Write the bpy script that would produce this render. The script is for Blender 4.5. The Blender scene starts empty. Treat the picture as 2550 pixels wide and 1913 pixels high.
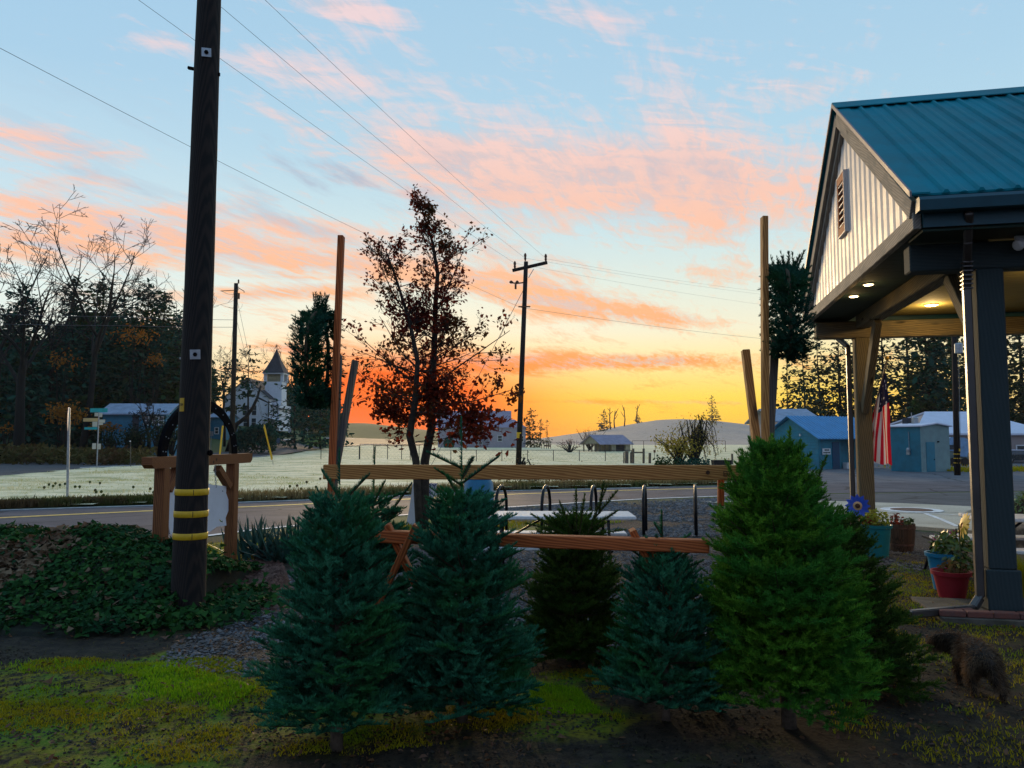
import bpy, math, random
import numpy as np
from mathutils import Vector, Matrix

R_ = math.radians
SC = bpy.context.scene
COL = SC.collection
rng = np.random.default_rng(7)
random.seed(7)

# ------------------------------------------------------------------ camera
CAM_H, FPX, PITCH = 1.6, 1915.0, math.atan((1095 - 956.5) / 1915.0)
cam_d = bpy.data.cameras.new('camera')
cam_d.lens = FPX / 2550 * 36.0
cam_d.sensor_width = 36.0
cam_d.clip_start, cam_d.clip_end = 0.05, 6000
cam = bpy.data.objects.new('camera', cam_d)
COL.objects.link(cam)
cam.location = (0, 0, CAM_H)
cam.rotation_euler = (math.pi / 2 + PITCH, 0, 0)
SC.camera = cam

# ------------------------------------------------------------------ colour helpers and a small node writer
def s2l(r, g, b):
    f = lambda c: (c / 12.92 if c <= .04045 else ((c + .055) / 1.055) ** 2.4)
    return (f(r / 255), f(g / 255), f(b / 255))

class NT:
    """writes shader nodes: every method returns an output socket"""
    def __init__(s, tree):
        s.t = tree
    def n(s, kind, **kw):
        nd = s.t.nodes.new(kind)
        for k, v in kw.items():
            setattr(nd, k, v)
        return nd
    def put(s, sock, v):
        if v is None:
            return
        if hasattr(v, 'is_linked') or isinstance(v, bpy.types.NodeSocket):
            s.t.links.new(v, sock)
        else:
            if sock.type == 'RGBA' and len(v) == 3:
                v = (*v, 1)
            sock.default_value = v
    def m(s, op, a, b=None, c=None, clamp=False):
        nd = s.n('ShaderNodeMath', operation=op, use_clamp=clamp)
        s.put(nd.inputs[0], a); s.put(nd.inputs[1], b)
        if c is not None:
            s.put(nd.inputs[2], c)
        return nd.outputs[0]
    def add(s, a, b): return s.m('ADD', a, b)
    def sub(s, a, b): return s.m('SUBTRACT', a, b)
    def mul(s, a, b): return s.m('MULTIPLY', a, b)
    def div(s, a, b): return s.m('DIVIDE', a, b)
    def ss(s, x, lo, hi):
        nd = s.n('ShaderNodeMapRange', interpolation_type='SMOOTHSTEP')
        s.put(nd.inputs['Value'], x); s.put(nd.inputs['From Min'], lo); s.put(nd.inputs['From Max'], hi)
        return nd.outputs['Result']
    def lin(s, x, a, b, c, d):
        nd = s.n('ShaderNodeMapRange')
        for k, v in zip(('Value', 'From Min', 'From Max', 'To Min', 'To Max'), (x, a, b, c, d)):
            s.put(nd.inputs[k], v)
        return nd.outputs['Result']
    def xyz(s, x, y, z):
        nd = s.n('ShaderNodeCombineXYZ')
        for i, v in enumerate((x, y, z)):
            s.put(nd.inputs[i], v)
        return nd.outputs[0]
    def sep(s, v):
        nd = s.n('ShaderNodeSeparateXYZ'); s.put(nd.inputs[0], v)
        return nd.outputs
    def noise(s, vec, scale, detail=4, rough=.55, dist=0.0, out='Fac'):
        nd = s.n('ShaderNodeTexNoise')
        s.put(nd.inputs['Vector'], vec); nd.inputs['Scale'].default_value = scale
        nd.inputs['Detail'].default_value = detail; nd.inputs['Roughness'].default_value = rough
        nd.inputs['Distortion'].default_value = dist
        return nd.outputs[out]
    def vor(s, vec, scale, feature='F1', out='Distance'):
        nd = s.n('ShaderNodeTexVoronoi', feature=feature)
        s.put(nd.inputs['Vector'], vec); nd.inputs['Scale'].default_value = scale
        return nd.outputs[out]
    def mapping(s, vec, scale=(1, 1, 1), loc=(0, 0, 0), rot=(0, 0, 0)):
        nd = s.n('ShaderNodeMapping')
        s.put(nd.inputs['Vector'], vec)
        nd.inputs['Scale'].default_value = scale; nd.inputs['Location'].default_value = loc
        nd.inputs['Rotation'].default_value = rot
        return nd.outputs[0]
    def ramp(s, f, stops, interp='LINEAR'):
        nd = s.n('ShaderNodeValToRGB'); cr = nd.color_ramp; cr.interpolation = interp
        while len(cr.elements) < len(stops):
            cr.elements.new(.5)
        for e, (p, c) in zip(cr.elements, stops):
            e.position = p; e.color = (*c, 1)
        s.put(nd.inputs[0], f)
        return nd.outputs['Color']
    def mix(s, f, a, b, blend='MIX'):
        nd = s.n('ShaderNodeMix', data_type='RGBA', blend_type=blend)
        s.put(nd.inputs[0], f); s.put(nd.inputs[6], a); s.put(nd.inputs[7], b)
        return nd.outputs[2]
    def attr(s, name, out='Vector'):
        return s.n('ShaderNodeAttribute', attribute_name=name).outputs[out]

# ------------------------------------------------------------------ sky: dawn gradient with lit cirrus, sun still under the far trees
SUN_AZ = math.atan2(1040 - 1275, FPX)            # azimuth of the sunrise, measured from +Y to +X
world = bpy.data.worlds.new('World'); SC.world = world
world.use_nodes = True
wt = world.node_tree; wt.nodes.clear()
w = NT(wt)
gen = w.n('ShaderNodeTexCoord').outputs['Generated']
dx, dy, dz = w.sep(gen)
el = w.m('ARCSINE', dz)                                         # radians
elf = w.lin(el, R_(-6), R_(90), 0.0, 1.0)
def ep(deg): return (deg + 6) / 96.0
front = w.ramp(elf, [(ep(-6), s2l(200, 130, 60)), (ep(-.3), s2l(255, 172, 48)), (ep(1.4), s2l(255, 200, 52)), (ep(3.1), s2l(255, 216, 84)),
                     (ep(4.6), s2l(252, 222, 132)), (ep(6.2), s2l(249, 231, 172)), (ep(8.0), s2l(240, 235, 206)), (ep(11.0), s2l(222, 232, 220)),
                     (ep(15), s2l(199, 223, 228)), (ep(20), s2l(176, 211, 229)), (ep(26), s2l(168, 204, 227)), (ep(36), s2l(156, 196, 224)),
                     (ep(60), s2l(134, 182, 222)), (ep(90), s2l(128, 174, 216))])
side = w.ramp(elf, [(ep(-6), s2l(150, 150, 150)), (ep(0), s2l(226, 216, 190)), (ep(5), s2l(226, 233, 220)), (ep(10), s2l(222, 238, 236)),
                    (ep(15), s2l(198, 222, 232)), (ep(24), s2l(166, 203, 228)), (ep(40), s2l(148, 190, 224)), (ep(90), s2l(128, 174, 216))])
back = w.ramp(elf, [(ep(-6), s2l(100, 106, 122)), (ep(0), s2l(136, 144, 168)), (ep(8), s2l(158, 162, 186)), (ep(18), s2l(146, 166, 198)),
                    (ep(40), s2l(132, 172, 210)), (ep(90), s2l(124, 170, 214))])
az = w.m('ARCTAN2', dx, dy)
f1 = w.ss(w.m('ABSOLUTE', w.sub(az, R_(8))), R_(46), R_(14))     # golden part
f2 = w.ss(w.m('ABSOLUTE', w.sub(az, R_(2))), R_(120), R_(48))    # front half
base = w.mix(f1, w.mix(f2, back, side), front)
# a real atmosphere for the same low sun, mixed in lightly
nish = w.n('ShaderNodeTexSky', sky_type='NISHITA', sun_disc=False)
nish.sun_elevation = R_(3.0); nish.sun_rotation = SUN_AZ
nish.air_density, nish.dust_density, nish.ozone_density = 1.0, 1.5, 1.2
base = w.mix(0.06, base, w.mix(1.0, nish.outputs[0], (.10, .10, .10), 'MULTIPLY'))
# directions as a flat ceiling (cloud sheet) and as slopes in front (large shapes)
inv = w.div(1.0, w.add(w.m('MAXIMUM', dz, 0.0), .055))
sheet = w.xyz(w.mul(dx, inv), w.mul(dy, inv), 0.0)
yy = w.m('MAXIMUM', dy, .08)
gx, gz = w.div(dx, yy), w.div(dz, yy)
infront = w.ss(dy, .1, .3)
def ray(px, py):
    c, s_ = math.cos(PITCH), math.sin(PITCH)
    a, b = (px - 1275) / FPX, (956.5 - py) / FPX
    return Vector((a, c - b * s_, s_ + b * c))
def blob(px, py, rx, ry, slope=0.0, amp=1.0):
    d = ray(px, py); cx, cz = d.x / d.y, d.z / d.y
    ax = w.sub(gx, cx); bz = w.add(w.sub(gz, cz), w.mul(ax, slope))
    q = w.add(w.m('POWER', w.mul(ax, FPX / rx), 2.0), w.m('POWER', w.mul(bz, FPX / ry), 2.0))
    return w.mul(w.m('EXPONENT', w.mul(q, -1.0)), amp)
def total(lst):
    r = lst[0]
    for x in lst[1:]:
        r = w.add(r, x)
    return w.mul(r, infront)
big = total([blob(1340, 430, 400, 105, .10, 1.0), blob(1090, 380, 180, 60, .35, .6), blob(1900, 470, 380, 130, .1, .75), blob(1720, 280, 150, 190, .9, .42),
             blob(1450, 40, 150, 60, .2, .6), blob(1990, 215, 120, 60, 0, .62), blob(880, 25, 150, 42, .2, .95),
             blob(730, 175, 230, 60, .2, .8), blob(400, 100, 90, 28, .15, .6), blob(720, 300, 90, 16, .45, .55), blob(90, 345, 250, 38, .17, .85),
             blob(350, 560, 800, 170, .15, .38), blob(1500, 420, 700, 230, .08, .25), blob(230, 545, 420, 38, .15, .8), blob(800, 655, 520, 40, .13, .85), blob(60, 610, 340, 50, .12, .8), blob(700, 560, 400, 40, .15, .6),
             blob(1330, 730, 300, 48, .16, .85), blob(1620, 790, 280, 26, .10, .55), blob(680, 732, 230, 22, -.02, .95), blob(1790, 690, 90, 30, .1, .5),
             blob(1560, 901, 330, 22, .0, 1.35), blob(1130, 905, 300, 34, .0, .9), blob(760, 868, 180, 22, .0, .9), blob(1500, 1000, 300, 6, 0, .55), blob(1830, 1004, 160, 6, 0, .5)])
warm = total([blob(1010, 1045, 350, 130, 0, 1.25), blob(960, 960, 260, 80, 0, .5)])
rot = w.n('ShaderNodeVectorRotate', rotation_type='Z_AXIS')
w.put(rot.inputs['Vector'], sheet); rot.inputs['Angle'].default_value = R_(22 - 90) + R_(90)
st = w.mapping(rot.outputs[0], scale=(1.35, .30, 1))
warp = w.noise(sheet, 1.1, 3, .5, out='Color')
st = w.mix(.30, st, warp, 'ADD')
n_st = w.noise(st, 2.6, 9, .62)                                  # long streaks
n_fine = w.noise(w.mapping(w.mix(.12, rot.outputs[0], warp, 'ADD'), scale=(6.5, 1.7, 1)), 2.6, 8, .68, .9)  # ripples
n_big = w.noise(sheet, .55, 3, .5)
n_rip = w.noise(w.mix(.035, w.xyz(w.mul(gx, 6.0), w.mul(w.add(gz, w.mul(gx, .12)), 30.0), 0.0), warp, 'ADD'), 1.6, 8, .62, .8)   # fine level ripples in front
n_rip = w.add(w.mul(n_rip, infront), w.mul(n_fine, w.sub(1.0, infront)))
dens = w.add(w.add(w.mul(n_st, .36), w.mul(n_fine, .30)), w.mul(n_rip, .36))
thr = w.sub(.565, w.add(w.mul(w.m('MINIMUM', big, 1.35), .215), w.mul(w.ss(n_big, .40, .70), .05)))
cov = w.m('POWER', w.lin(dens, thr, w.add(thr, .19), 0.0, 1.0), 1.0)
cov = w.mul(cov, w.ss(el, R_(-.5), R_(1.5)))
ccol = w.ramp(elf, [(ep(0), s2l(255, 118, 30)), (ep(3), s2l(255, 172, 62)), (ep(5.6), s2l(253, 150, 66)), (ep(7.5), s2l(248, 162, 98)), (ep(11), s2l(252, 176, 118)),
                    (ep(15), s2l(251, 186, 150)), (ep(19), s2l(246, 194, 174)), (ep(24), s2l(243, 207, 200)), (ep(31), s2l(236, 206, 206)), (ep(60), s2l(190, 190, 208))])
cback = w.mix(f2, s2l(150, 150, 172), ccol)
shade = w.mix(w.mul(w.ss(w.add(w.mul(n_fine, .5), w.mul(n_rip, .5)), .55, .40), .75), cback, w.mix(f1, s2l(186, 190, 206), s2l(206, 188, 188)))
sky = w.mix(w.mul(cov, .84), base, shade)
# thin grey-violet streaks of unlit cloud low in the middle of the sky
gm = total([blob(850, 440, 330, 90, .16, 1.0), blob(250, 470, 420, 70, .16, .7), blob(1650, 440, 260, 60, .1, .5), blob(950, 590, 380, 40, .15, .5), blob(500, 330, 600, 90, .15, .4), blob(300, 640, 400, 40, .1, .6)])
gcov = w.mul(w.mul(w.ss(w.noise(st, 3.3, 7, .6), .47, .64), gm), .62)
sky = w.mix(gcov, sky, s2l(168, 174, 192))
sky = w.mix(w.mul(w.m('MINIMUM', warm, 1.0), .93), sky, s2l(255, 96, 18))
bg = w.n('ShaderNodeBackground'); w.put(bg.inputs['Color'], sky)
bg.inputs['Strength'].default_value = 1.12
wo = w.n('ShaderNodeOutputWorld'); wt.links.new(bg.outputs[0], wo.inputs['Surface'])

# ------------------------------------------------------------------ the sun, just at the horizon and soft
sd = bpy.data.lights.new('sun', 'SUN')
sd.energy, sd.angle, sd.color = 2.2, R_(14), (1.0, .70, .36)
sun = bpy.data.objects.new('sun', sd); COL.objects.link(sun)
sun.rotation_euler = Vector((math.sin(SUN_AZ), math.cos(SUN_AZ), math.tan(R_(8.0)))).to_track_quat('Z', 'Y').to_euler()

# ------------------------------------------------------------------ exposure
vs = SC.view_settings
SC.display_settings.display_device = 'sRGB'
vs.view_transform = 'Standard'; vs.look = 'None'; vs.exposure = 0.0; vs.gamma = 1.0; vs.use_curve_mapping = False
SC.render.engine = 'CYCLES'
SC.cycles.use_denoising = True
SC.cycles.max_bounces = 6; SC.cycles.diffuse_bounces = 3; SC.cycles.glossy_bounces = 2
SC.cycles.transparent_max_bounces = 8; SC.cycles.volume_bounces = 1
SC.cycles.sample_clamp_indirect = 6.0

# ------------------------------------------------------------------ places measured off the photograph (source pixels -> metres)
def G(px, py, z=0.0):
    d = ray(px, py); t = (z - CAM_H) / d.z
    return Vector((d.x * t, d.y * t, z))
def P(px, py, Y):
    d = ray(px, py); t = Y / d.y
    return Vector((d.x * t, Y, CAM_H + d.z * t))
# ------------------------------------------------------------------ mesh builder
Z = Vector((0, 0, 1))
class MB:
    """collects shapes in world space; build() makes ONE mesh object. 'lc' keeps local grain coordinates for wood and metal"""
    def __init__(s, xf=None):
        s.v, s.f, s.g, s.xf = [], [], [], xf
    def _add(s, vs, fs, gs=None):
        o = len(s.v)
        vs = [Vector(p) for p in vs]
        s.g += [tuple(q) for q in (gs if gs is not None else vs)]
        s.v += [(s.xf @ p if s.xf is not None else p) for p in vs]
        s.f += [tuple(i + o for i in f) for f in fs]
        return s
    def box(s, c, d, rz=0.0, bev=0.0):
        c = Vector(c); hx, hy, hz = d[0] / 2, d[1] / 2, d[2] / 2
        M = Matrix.Rotation(rz, 3, 'Z')
        k = int(np.argmax(d)); off = random.random() * 9
        if bev > 0:
            return s._bevbox(c, (hx, hy, hz), M, bev, k, off)
        loc = [Vector((x * hx, y * hy, z * hz)) for z in (-1, 1) for y in (-1, 1) for x in (-1, 1)]
        gs = [(p[k] + off, p[(k + 1) % 3] + off, p[(k + 2) % 3]) for p in loc]
        return s._add([M @ p + c for p in loc], [(0, 2, 3, 1), (4, 5, 7, 6), (0, 1, 5, 4), (1, 3, 7, 5), (3, 2, 6, 7), (2, 0, 4, 6)], gs)
    def _bevbox(s, c, h, M, b, k, off):
        b = min(b, *[x * .45 for x in h])
        loc, fs = [], []
        idx = {}
        for sx in (-1, 1):
            for sy in (-1, 1):
                for sz in (-1, 1):
                    sg = (sx, sy, sz)
                    for a in range(3):
                        p = [sg[i] * (h[i] - (0 if i == a else b)) for i in range(3)]
                        idx[(sg, a)] = len(loc); loc.append(Vector(p))
        S = (-1, 1)
        for a in range(3):
            o1, o2 = (a + 1) % 3, (a + 2) % 3
            for sa in S:
                q = []
                for (u, v) in ((-1, -1), (1, -1), (1, 1), (-1, 1)):
                    sg = [0] * 3; sg[a] = sa; sg[o1] = u; sg[o2] = v
                    q.append(idx[(tuple(sg), a)])
                fs.append(tuple(q if sa > 0 else q[::-1]))
        for a in range(3):
            o1, o2 = (a + 1) % 3, (a + 2) % 3
            for u in S:
                for v in S:
                    A = [0] * 3; B = [0] * 3
                    A[a], A[o1], A[o2] = -1, u, v; B[a], B[o1], B[o2] = 1, u, v
                    q = [idx[(tuple(A), o1)], idx[(tuple(B), o1)], idx[(tuple(B), o2)], idx[(tuple(A), o2)]]
                    fs.append(tuple(q if u * v > 0 else q[::-1]))
        for sg in [(x, y, z) for x in S for y in S for z in S]:
            q = [idx[(sg, 0)], idx[(sg, 1)], idx[(sg, 2)]]
            fs.append(tuple(q if sg[0] * sg[1] * sg[2] > 0 else q[::-1]))
        gs = [(p[k] + off, p[(k + 1) % 3] + off, p[(k + 2) % 3]) for p in loc]
        return s._add([M @ p + c for p in loc], fs, gs)
    def bar(s, a, b, wd, ht, up=Z, bev=0.004):
        """a beam of section wd x ht from a to b; ht is measured along up"""
        a, b = Vector(a), Vector(b)
        x = (b - a); L = x.length; x.normalize()
        y = Vector(up).cross(x)
        if y.length < 1e-4:
            y = Vector((0, 1, 0)).cross(x)
        y.normalize(); z = x.cross(y)
        M = Matrix((x, y, z)).transposed()
        off = random.random() * 9
        if bev <= 0:
            hx, hy, hz = L / 2, wd / 2, ht / 2
            loc = [Vector((i * hx, j * hy, k * hz)) for k in (-1, 1) for j in (-1, 1) for i in (-1, 1)]
            return s._add([M @ p + (a + b) / 2 for p in loc], [(0, 2, 3, 1), (4, 5, 7, 6), (0, 1, 5, 4), (1, 3, 7, 5), (3, 2, 6, 7), (2, 0, 4, 6)],
                          [(p.x + off, p.y + off, p.z) for p in loc])
        return s._bevbox((a + b) / 2, (L / 2, wd / 2, ht / 2), M, bev, 0, off)
    def tube(s, pts, rad, n=8, cap=True, jit=0.0):
        pts = [Vector(p) for p in pts]
        if not hasattr(rad, '__len__'):
            rad = [rad] * len(pts)
        vs, gs, fs = [], [], []
        t0 = (pts[1] - pts[0]).normalized()
        ref = Vector((1, 0, 0)) if abs(t0.x) < .9 else Vector((0, 1, 0))
        u = t0.cross(ref).normalized(); acc = 0.0; off = random.random() * 9
        for i, p in enumerate(pts):
            t = (pts[min(i + 1, len(pts) - 1)] - pts[max(i - 1, 0)])
            t = t.normalized() if t.length > 1e-9 else t0
            u = (u - t * u.dot(t)); u = u.normalized() if u.length > 1e-6 else t.orthogonal().normalized()
            v = t.cross(u)
            if i:
                acc += (p - pts[i - 1]).length
            for k in range(n):
                a = 2 * math.pi * k / n
                r = rad[i] * (1 + (jit * (random.random() - .5) if jit else 0))
                d = u * math.cos(a) + v * math.sin(a)
                vs.append(p + d * r); gs.append((acc + off, d.dot(u) * rad[i] + off, d.dot(v) * rad[i]))
        for i in range(len(pts) - 1):
            for k in range(n):
                a, b = i * n + k, i * n + (k + 1) % n
                fs.append((a, b, b + n, a + n))
        if cap:
            fs.append(tuple(range(n - 1, -1, -1))); o = (len(pts) - 1) * n
            fs.append(tuple(o + k for k in range(n)))
        return s._add(vs, fs, gs)
    def lathe(s, c, prof, n=16, axis=Z, cap0=True, cap1=True):
        c = Vector(c); Q = Vector(axis).normalized().to_track_quat('Z', 'Y')
        vs, fs = [], []
        for (r, z) in prof:
            for k in range(n):
                a = 2 * math.pi * k / n
                vs.append(Q @ Vector((r * math.cos(a), r * math.sin(a), z)) + c)
        for i in range(len(prof) - 1):
            for k in range(n):
                a, b = i * n + k, i * n + (k + 1) % n
                fs.append((a, b, b + n, a + n))
        if cap0: fs.append(tuple(range(n - 1, -1, -1)))
        if cap1: fs.append(tuple((len(prof) - 1) * n + k for k in range(n)))
        return s._add(vs, fs)
    def prism(s, poly, d):
        """a flat polygon (list of 3-D points) given thickness by the vector d"""
        n = len(poly); d = Vector(d); poly = [Vector(p) for p in poly]
        nr = Vector((0, 0, 0))
        for i in range(n):
            nr += (poly[i] - poly[0]).cross(poly[(i + 1) % n] - poly[0])
        if nr.dot(d) > 0:
            poly = poly[::-1]
        vs = poly + [p + d for p in poly]
        fs = [tuple(range(n)), tuple(range(2 * n - 1, n - 1, -1))]
        fs += [(i, i + n, (i + 1) % n + n, (i + 1) % n) for i in range(n)]
        return s._add(vs, fs)
    def poly(s, pts):
        return s._add(pts, [tuple(range(len(pts)))])
    def ball(s, c, r, seg=12, rings=8):
        r = Vector((r, r, r)) if not hasattr(r, '__len__') else Vector(r)
        c = Vector(c); vs = [c + Vector((0, 0, -r.z))]
        for i in range(1, rings):
            th = math.pi * i / rings
            for k in range(seg):
                a = 2 * math.pi * k / seg
                vs.append(c + Vector((r.x * math.sin(th) * math.cos(a), r.y * math.sin(th) * math.sin(a), -r.z * math.cos(th))))
        vs.append(c + Vector((0, 0, r.z))); fs = []
        for k in range(seg):
            fs.append((0, 1 + (k + 1) % seg, 1 + k))
            o = 1 + (rings - 2) * seg
            fs.append((o + k, o + (k + 1) % seg, len(vs) - 1))
        for i in range(rings - 2):
            for k in range(seg):
                a, b = 1 + i * seg + k, 1 + i * seg + (k + 1) % seg
                fs.append((a, b, b + seg, a + seg))
        return s._add(vs, fs)
    def build(s, name, mat, parent=None, smooth=False):
        off = parent_loc(parent)
        me = bpy.data.meshes.new(name)
        me.from_pydata([tuple(p - off) for p in s.v], [], s.f)
        at = me.attributes.new('lc', 'FLOAT_VECTOR', 'POINT')
        at.data.foreach_set('vector', np.array(s.g, dtype=np.float32).ravel())
        return link(name, me, mat, parent, smooth)

def parent_loc(parent):
    off = Vector((0, 0, 0))
    while parent is not None:
        off += parent.location; parent = parent.parent
    return off
def link(name, me, mat, parent=None, smooth=False):
    me.materials.append(mat)
    if smooth:
        me.shade_smooth() if smooth is True else None
        if smooth == 'auto':
            me.shade_smooth(); me.set_sharp_from_angle(angle=R_(40))
    o = bpy.data.objects.new(name, me); COL.objects.link(o)
    if parent is not None:
        o.parent = parent
    return o
def np_obj(name, V, F, mat, parent=None, smooth=False, attrs=None):
    """a mesh straight from arrays: V (n,3) world space, F (m,3) or (m,4)"""
    off = np.array(parent_loc(parent))
    V = np.asarray(V, dtype=np.float32) - off.astype(np.float32)
    F = np.asarray(F, dtype=np.int32); k = F.shape[1]
    me = bpy.data.meshes.new(name)
    me.vertices.add(len(V)); me.vertices.foreach_set('co', V.ravel())
    me.loops.add(F.size); me.loops.foreach_set('vertex_index', F.ravel())
    me.polygons.add(len(F)); me.polygons.foreach_set('loop_start', np.arange(0, F.size, k, dtype=np.int32))
    for nm, arr in (attrs or {}).items():
        a = me.attributes.new(nm, 'FLOAT', 'POINT'); a.data.foreach_set('value', np.asarray(arr, dtype=np.float32))
    me.update(calc_edges=True)
    return link(name, me, mat, parent, smooth)
def T(name, label, cat, loc=(0, 0, 0), group=None):
    o = bpy.data.objects.new(name, None); COL.objects.link(o)
    o.location = loc; o['label'] = label; o['category'] = cat
    o.empty_display_size = .2
    if group: o['group'] = group
    return o
def tag(o, label, cat, group=None):
    o['label'] = label; o['category'] = cat
    if group: o['group'] = group
    return o
def kind(o, k):
    o['kind'] = k
    return o
def dup(root, loc, rz=0.0, label=None, scale=None):
    r = root.copy(); COL.objects.link(r); r.location = loc; r.rotation_euler = (0, 0, rz)
    if scale: r.scale = scale
    if label: r['label'] = label
    for ch in root.children:
        c = ch.copy(); COL.objects.link(c); c.parent = r
        for g in ch.children:
            d = g.copy(); COL.objects.link(d); d.parent = c
    return r

# ------------------------------------------------------------------ materials
def principled(name):
    m = bpy.data.materials.new(name); m.use_nodes = True
    t = NT(m.node_tree); b = m.node_tree.nodes['Principled BSDF']
    return m, t, b
def simple(name, col, rough=.75, var=.25, scale=6.0, bump=.15, bscale=None, metal=0.0, spec=.4, col2=None, coord='obj', stretch=(1, 1, 1), dirt=None, emit=None):
    m, t, b = principled(name)
    co = t.attr('lc') if coord == 'lc' else t.n('ShaderNodeNewGeometry').outputs['Position']
    co = t.mapping(co, scale=stretch)
    n = t.noise(co, scale, 5, .6)
    c2 = col2 or tuple(c * (1 - var) for c in col); c1 = col if col2 else tuple(min(1, c * (1 + var)) for c in col)
    c = t.mix(t.ss(n, .32, .68), c2, c1)
    if dirt:
        c = t.mix(t.mul(t.ss(t.noise(co, scale * .3, 4, .7), .5, .7), .6), c, dirt)
    t.put(b.inputs['Base Color'], c)
    t.put(b.inputs['Roughness'], t.lin(n, .3, .7, max(.05, rough - .08), min(1, rough + .08)))
    b.inputs['Metallic'].default_value = metal
    b.inputs['Specular IOR Level'].default_value = spec
    if bump > 0:
        bp = t.n('ShaderNodeBump'); bp.inputs['Strength'].default_value = bump; bp.inputs['Distance'].default_value = .02
        t.put(bp.inputs['Height'], t.noise(co, bscale or scale * 3, 5, .65)); t.put(b.inputs['Normal'], bp.outputs[0])
    if emit:
        b.inputs['Emission Color'].default_value = (*emit[0], 1); b.inputs['Emission Strength'].default_value = emit[1]
    return m
def wood(name, light, dark, grain=22.0, rough=.72, bump=.35, knots=True, weather=None):
    m, t, b = principled(name)
    lc = t.attr('lc')
    co = t.mapping(lc, scale=(1.0, grain * .5, grain * .5))
    wob = t.noise(t.mapping(lc, scale=(1.2, 4, 4)), 2.0, 3, .5)
    wv = t.n('ShaderNodeTexWave', wave_type='BANDS', bands_direction='DIAGONAL')
    t.put(wv.inputs['Vector'], t.mapping(lc, scale=(.10, 1, 1)))
    wv.inputs['Scale'].default_value = grain * 1.9; wv.inputs['Distortion'].default_value = 6.0
    wv.inputs['Detail'].default_value = 3; wv.inputs['Detail Scale'].default_value = .6
    n = t.noise(co, 3.0, 6, .65)
    f = t.add(t.mul(wv.outputs['Fac'], .5), t.mul(n, .5))
    c = t.mix(t.ss(f, .25, .75), dark, light)
    if knots:
        kd = t.vor(t.mapping(lc, scale=(1.6, 5.5, 5.5)), 1.0)
        c = t.mix(t.ss(kd, .17, .06), c, tuple(x * .25 for x in dark))
    if weather:
        c = t.mix(t.mul(t.ss(wob, .45, .62), .7), c, weather)
    t.put(b.inputs['Base Color'], c); b.inputs['Roughness'].default_value = rough
    b.inputs['Specular IOR Level'].default_value = .3
    bp = t.n('ShaderNodeBump'); bp.inputs['Strength'].default_value = bump; bp.inputs['Distance'].default_value = .006
    t.put(bp.inputs['Height'], f); t.put(b.inputs['Normal'], bp.outputs[0])
    return m
def leafy(name, a, b_, c=None, rough=.75, trans=.25, nscale=3.0, spec=.10, tone=False):
    """leaves: every face island gets its own tone, with patches of a third colour"""
    m, t, b = principled(name)
    ri = t.n('ShaderNodeNewGeometry')
    col = t.mix(t.attr('tone', 'Fac') if tone else ri.outputs['Random Per Island'], a, b_)
    if c:
        col = t.mix(t.ss(t.noise(ri.outputs['Position'], nscale, 3, .6), .46, .64), col, c)
    t.put(b.inputs['Base Color'], col); b.inputs['Roughness'].default_value = rough
    b.inputs['Specular IOR Level'].default_value = spec
    if trans > 0:
        tr = t.n('ShaderNodeBsdfTranslucent'); t.put(tr.inputs['Color'], col)
        ms = t.n('ShaderNodeMixShader'); ms.inputs[0].default_value = trans
        t.t.links.new(b.outputs[0], ms.inputs[1]); t.t.links.new(tr.outputs[0], ms.inputs[2])
        t.t.links.new(ms.outputs[0], t.t.nodes['Material Output'].inputs['Surface'])
    return m
def paint(name, rgb, rough=.5, **k):
    return simple(name, s2l(*rgb), rough, k.pop('var', .12), **k)

M = {}
M['cedar'] = wood('cedar_board', (.56, .25, .07), (.35, .135, .033))
M['cedar_red'] = wood('red_cedar_board', (.52, .125, .030), (.30, .066, .014), 18)
M['lumber_grey'] = wood('grey_lumber', (.20, .155, .11), (.10, .075, .055), 18, weather=(.07, .075, .08))
M['beam'] = wood('rough_grey_beam', (.20, .155, .085), (.11, .085, .05), 12, .85, .5, weather=(.10, .09, .065))
M['beam_dark'] = wood('dark_post_timber', (.034, .050, .053), (.028, .043, .046), 10, .85, .5, False)
M['fascia'] = wood('fascia_board', (.36, .31, .25), (.22, .19, .16), 12, .8, .4, weather=(.15, .15, .14))
M['sign_wood'] = wood('stained_sign_timber', (.27, .10, .032), (.15, .05, .016), 14, .6, .3)
M['soffit'] = wood('soffit_panel', (.24, .20, .06), (.16, .13, .04), 8, .85, .2, False)
M['pole'] = wood('creosoted_pole', (.030, .021, .017), (.012, .010, .010), 14, .85, .7, False)
M['bark'] = simple('bark', (.045, .035, .028), .9, .4, 9, .6, 30)
M['bark_fir'] = simple('fir_bark', (.10, .075, .052), .9, .4, 20, .6, 60)
M['galv'] = simple('galvanised_steel', (.35, .37, .39), .45, .2, 14, .05, metal=.8)
M['rust'] = simple('rusty_steel', (.12, .055, .035), .8, .4, 22, .2)
M['black_iron'] = simple('black_iron', (.003, .0025, .004), .8, .3, 20, .1, spec=.06)
M['black_tube'] = simple('black_powder_coat', (.008, .009, .012), .4, .2, 20, .03, spec=.25)
M['frost_white'] = simple('frosted_tabletop', (.70, .68, .66), .6, .1, 25, .2, 90)
M['white'] = simple('white_paint', (.74, .74, .74), .5, .06, 8, .03)
M['sign_white'] = simple('white_sign_panel', (.66, .68, .76), .5, .05, 4, .03)
M['yellow'] = simple('yellow_plastic', (.72, .42, .015), .45, .12, 12, .05)
M['yellow_line'] = simple('yellow_road_paint', (.78, .48, .10), .7, .25, 9, .1)
M['white_line'] = simple('white_road_paint', (.76, .73, .70), .7, .25, 9, .1)
M['ink'] = simple('black_lettering', (.02, .015, .012), .6, .1, 8, 0)
M['glass'] = simple('window_glass', (.03, .045, .055), .08, .2, 2, 0, spec=.8)
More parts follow.
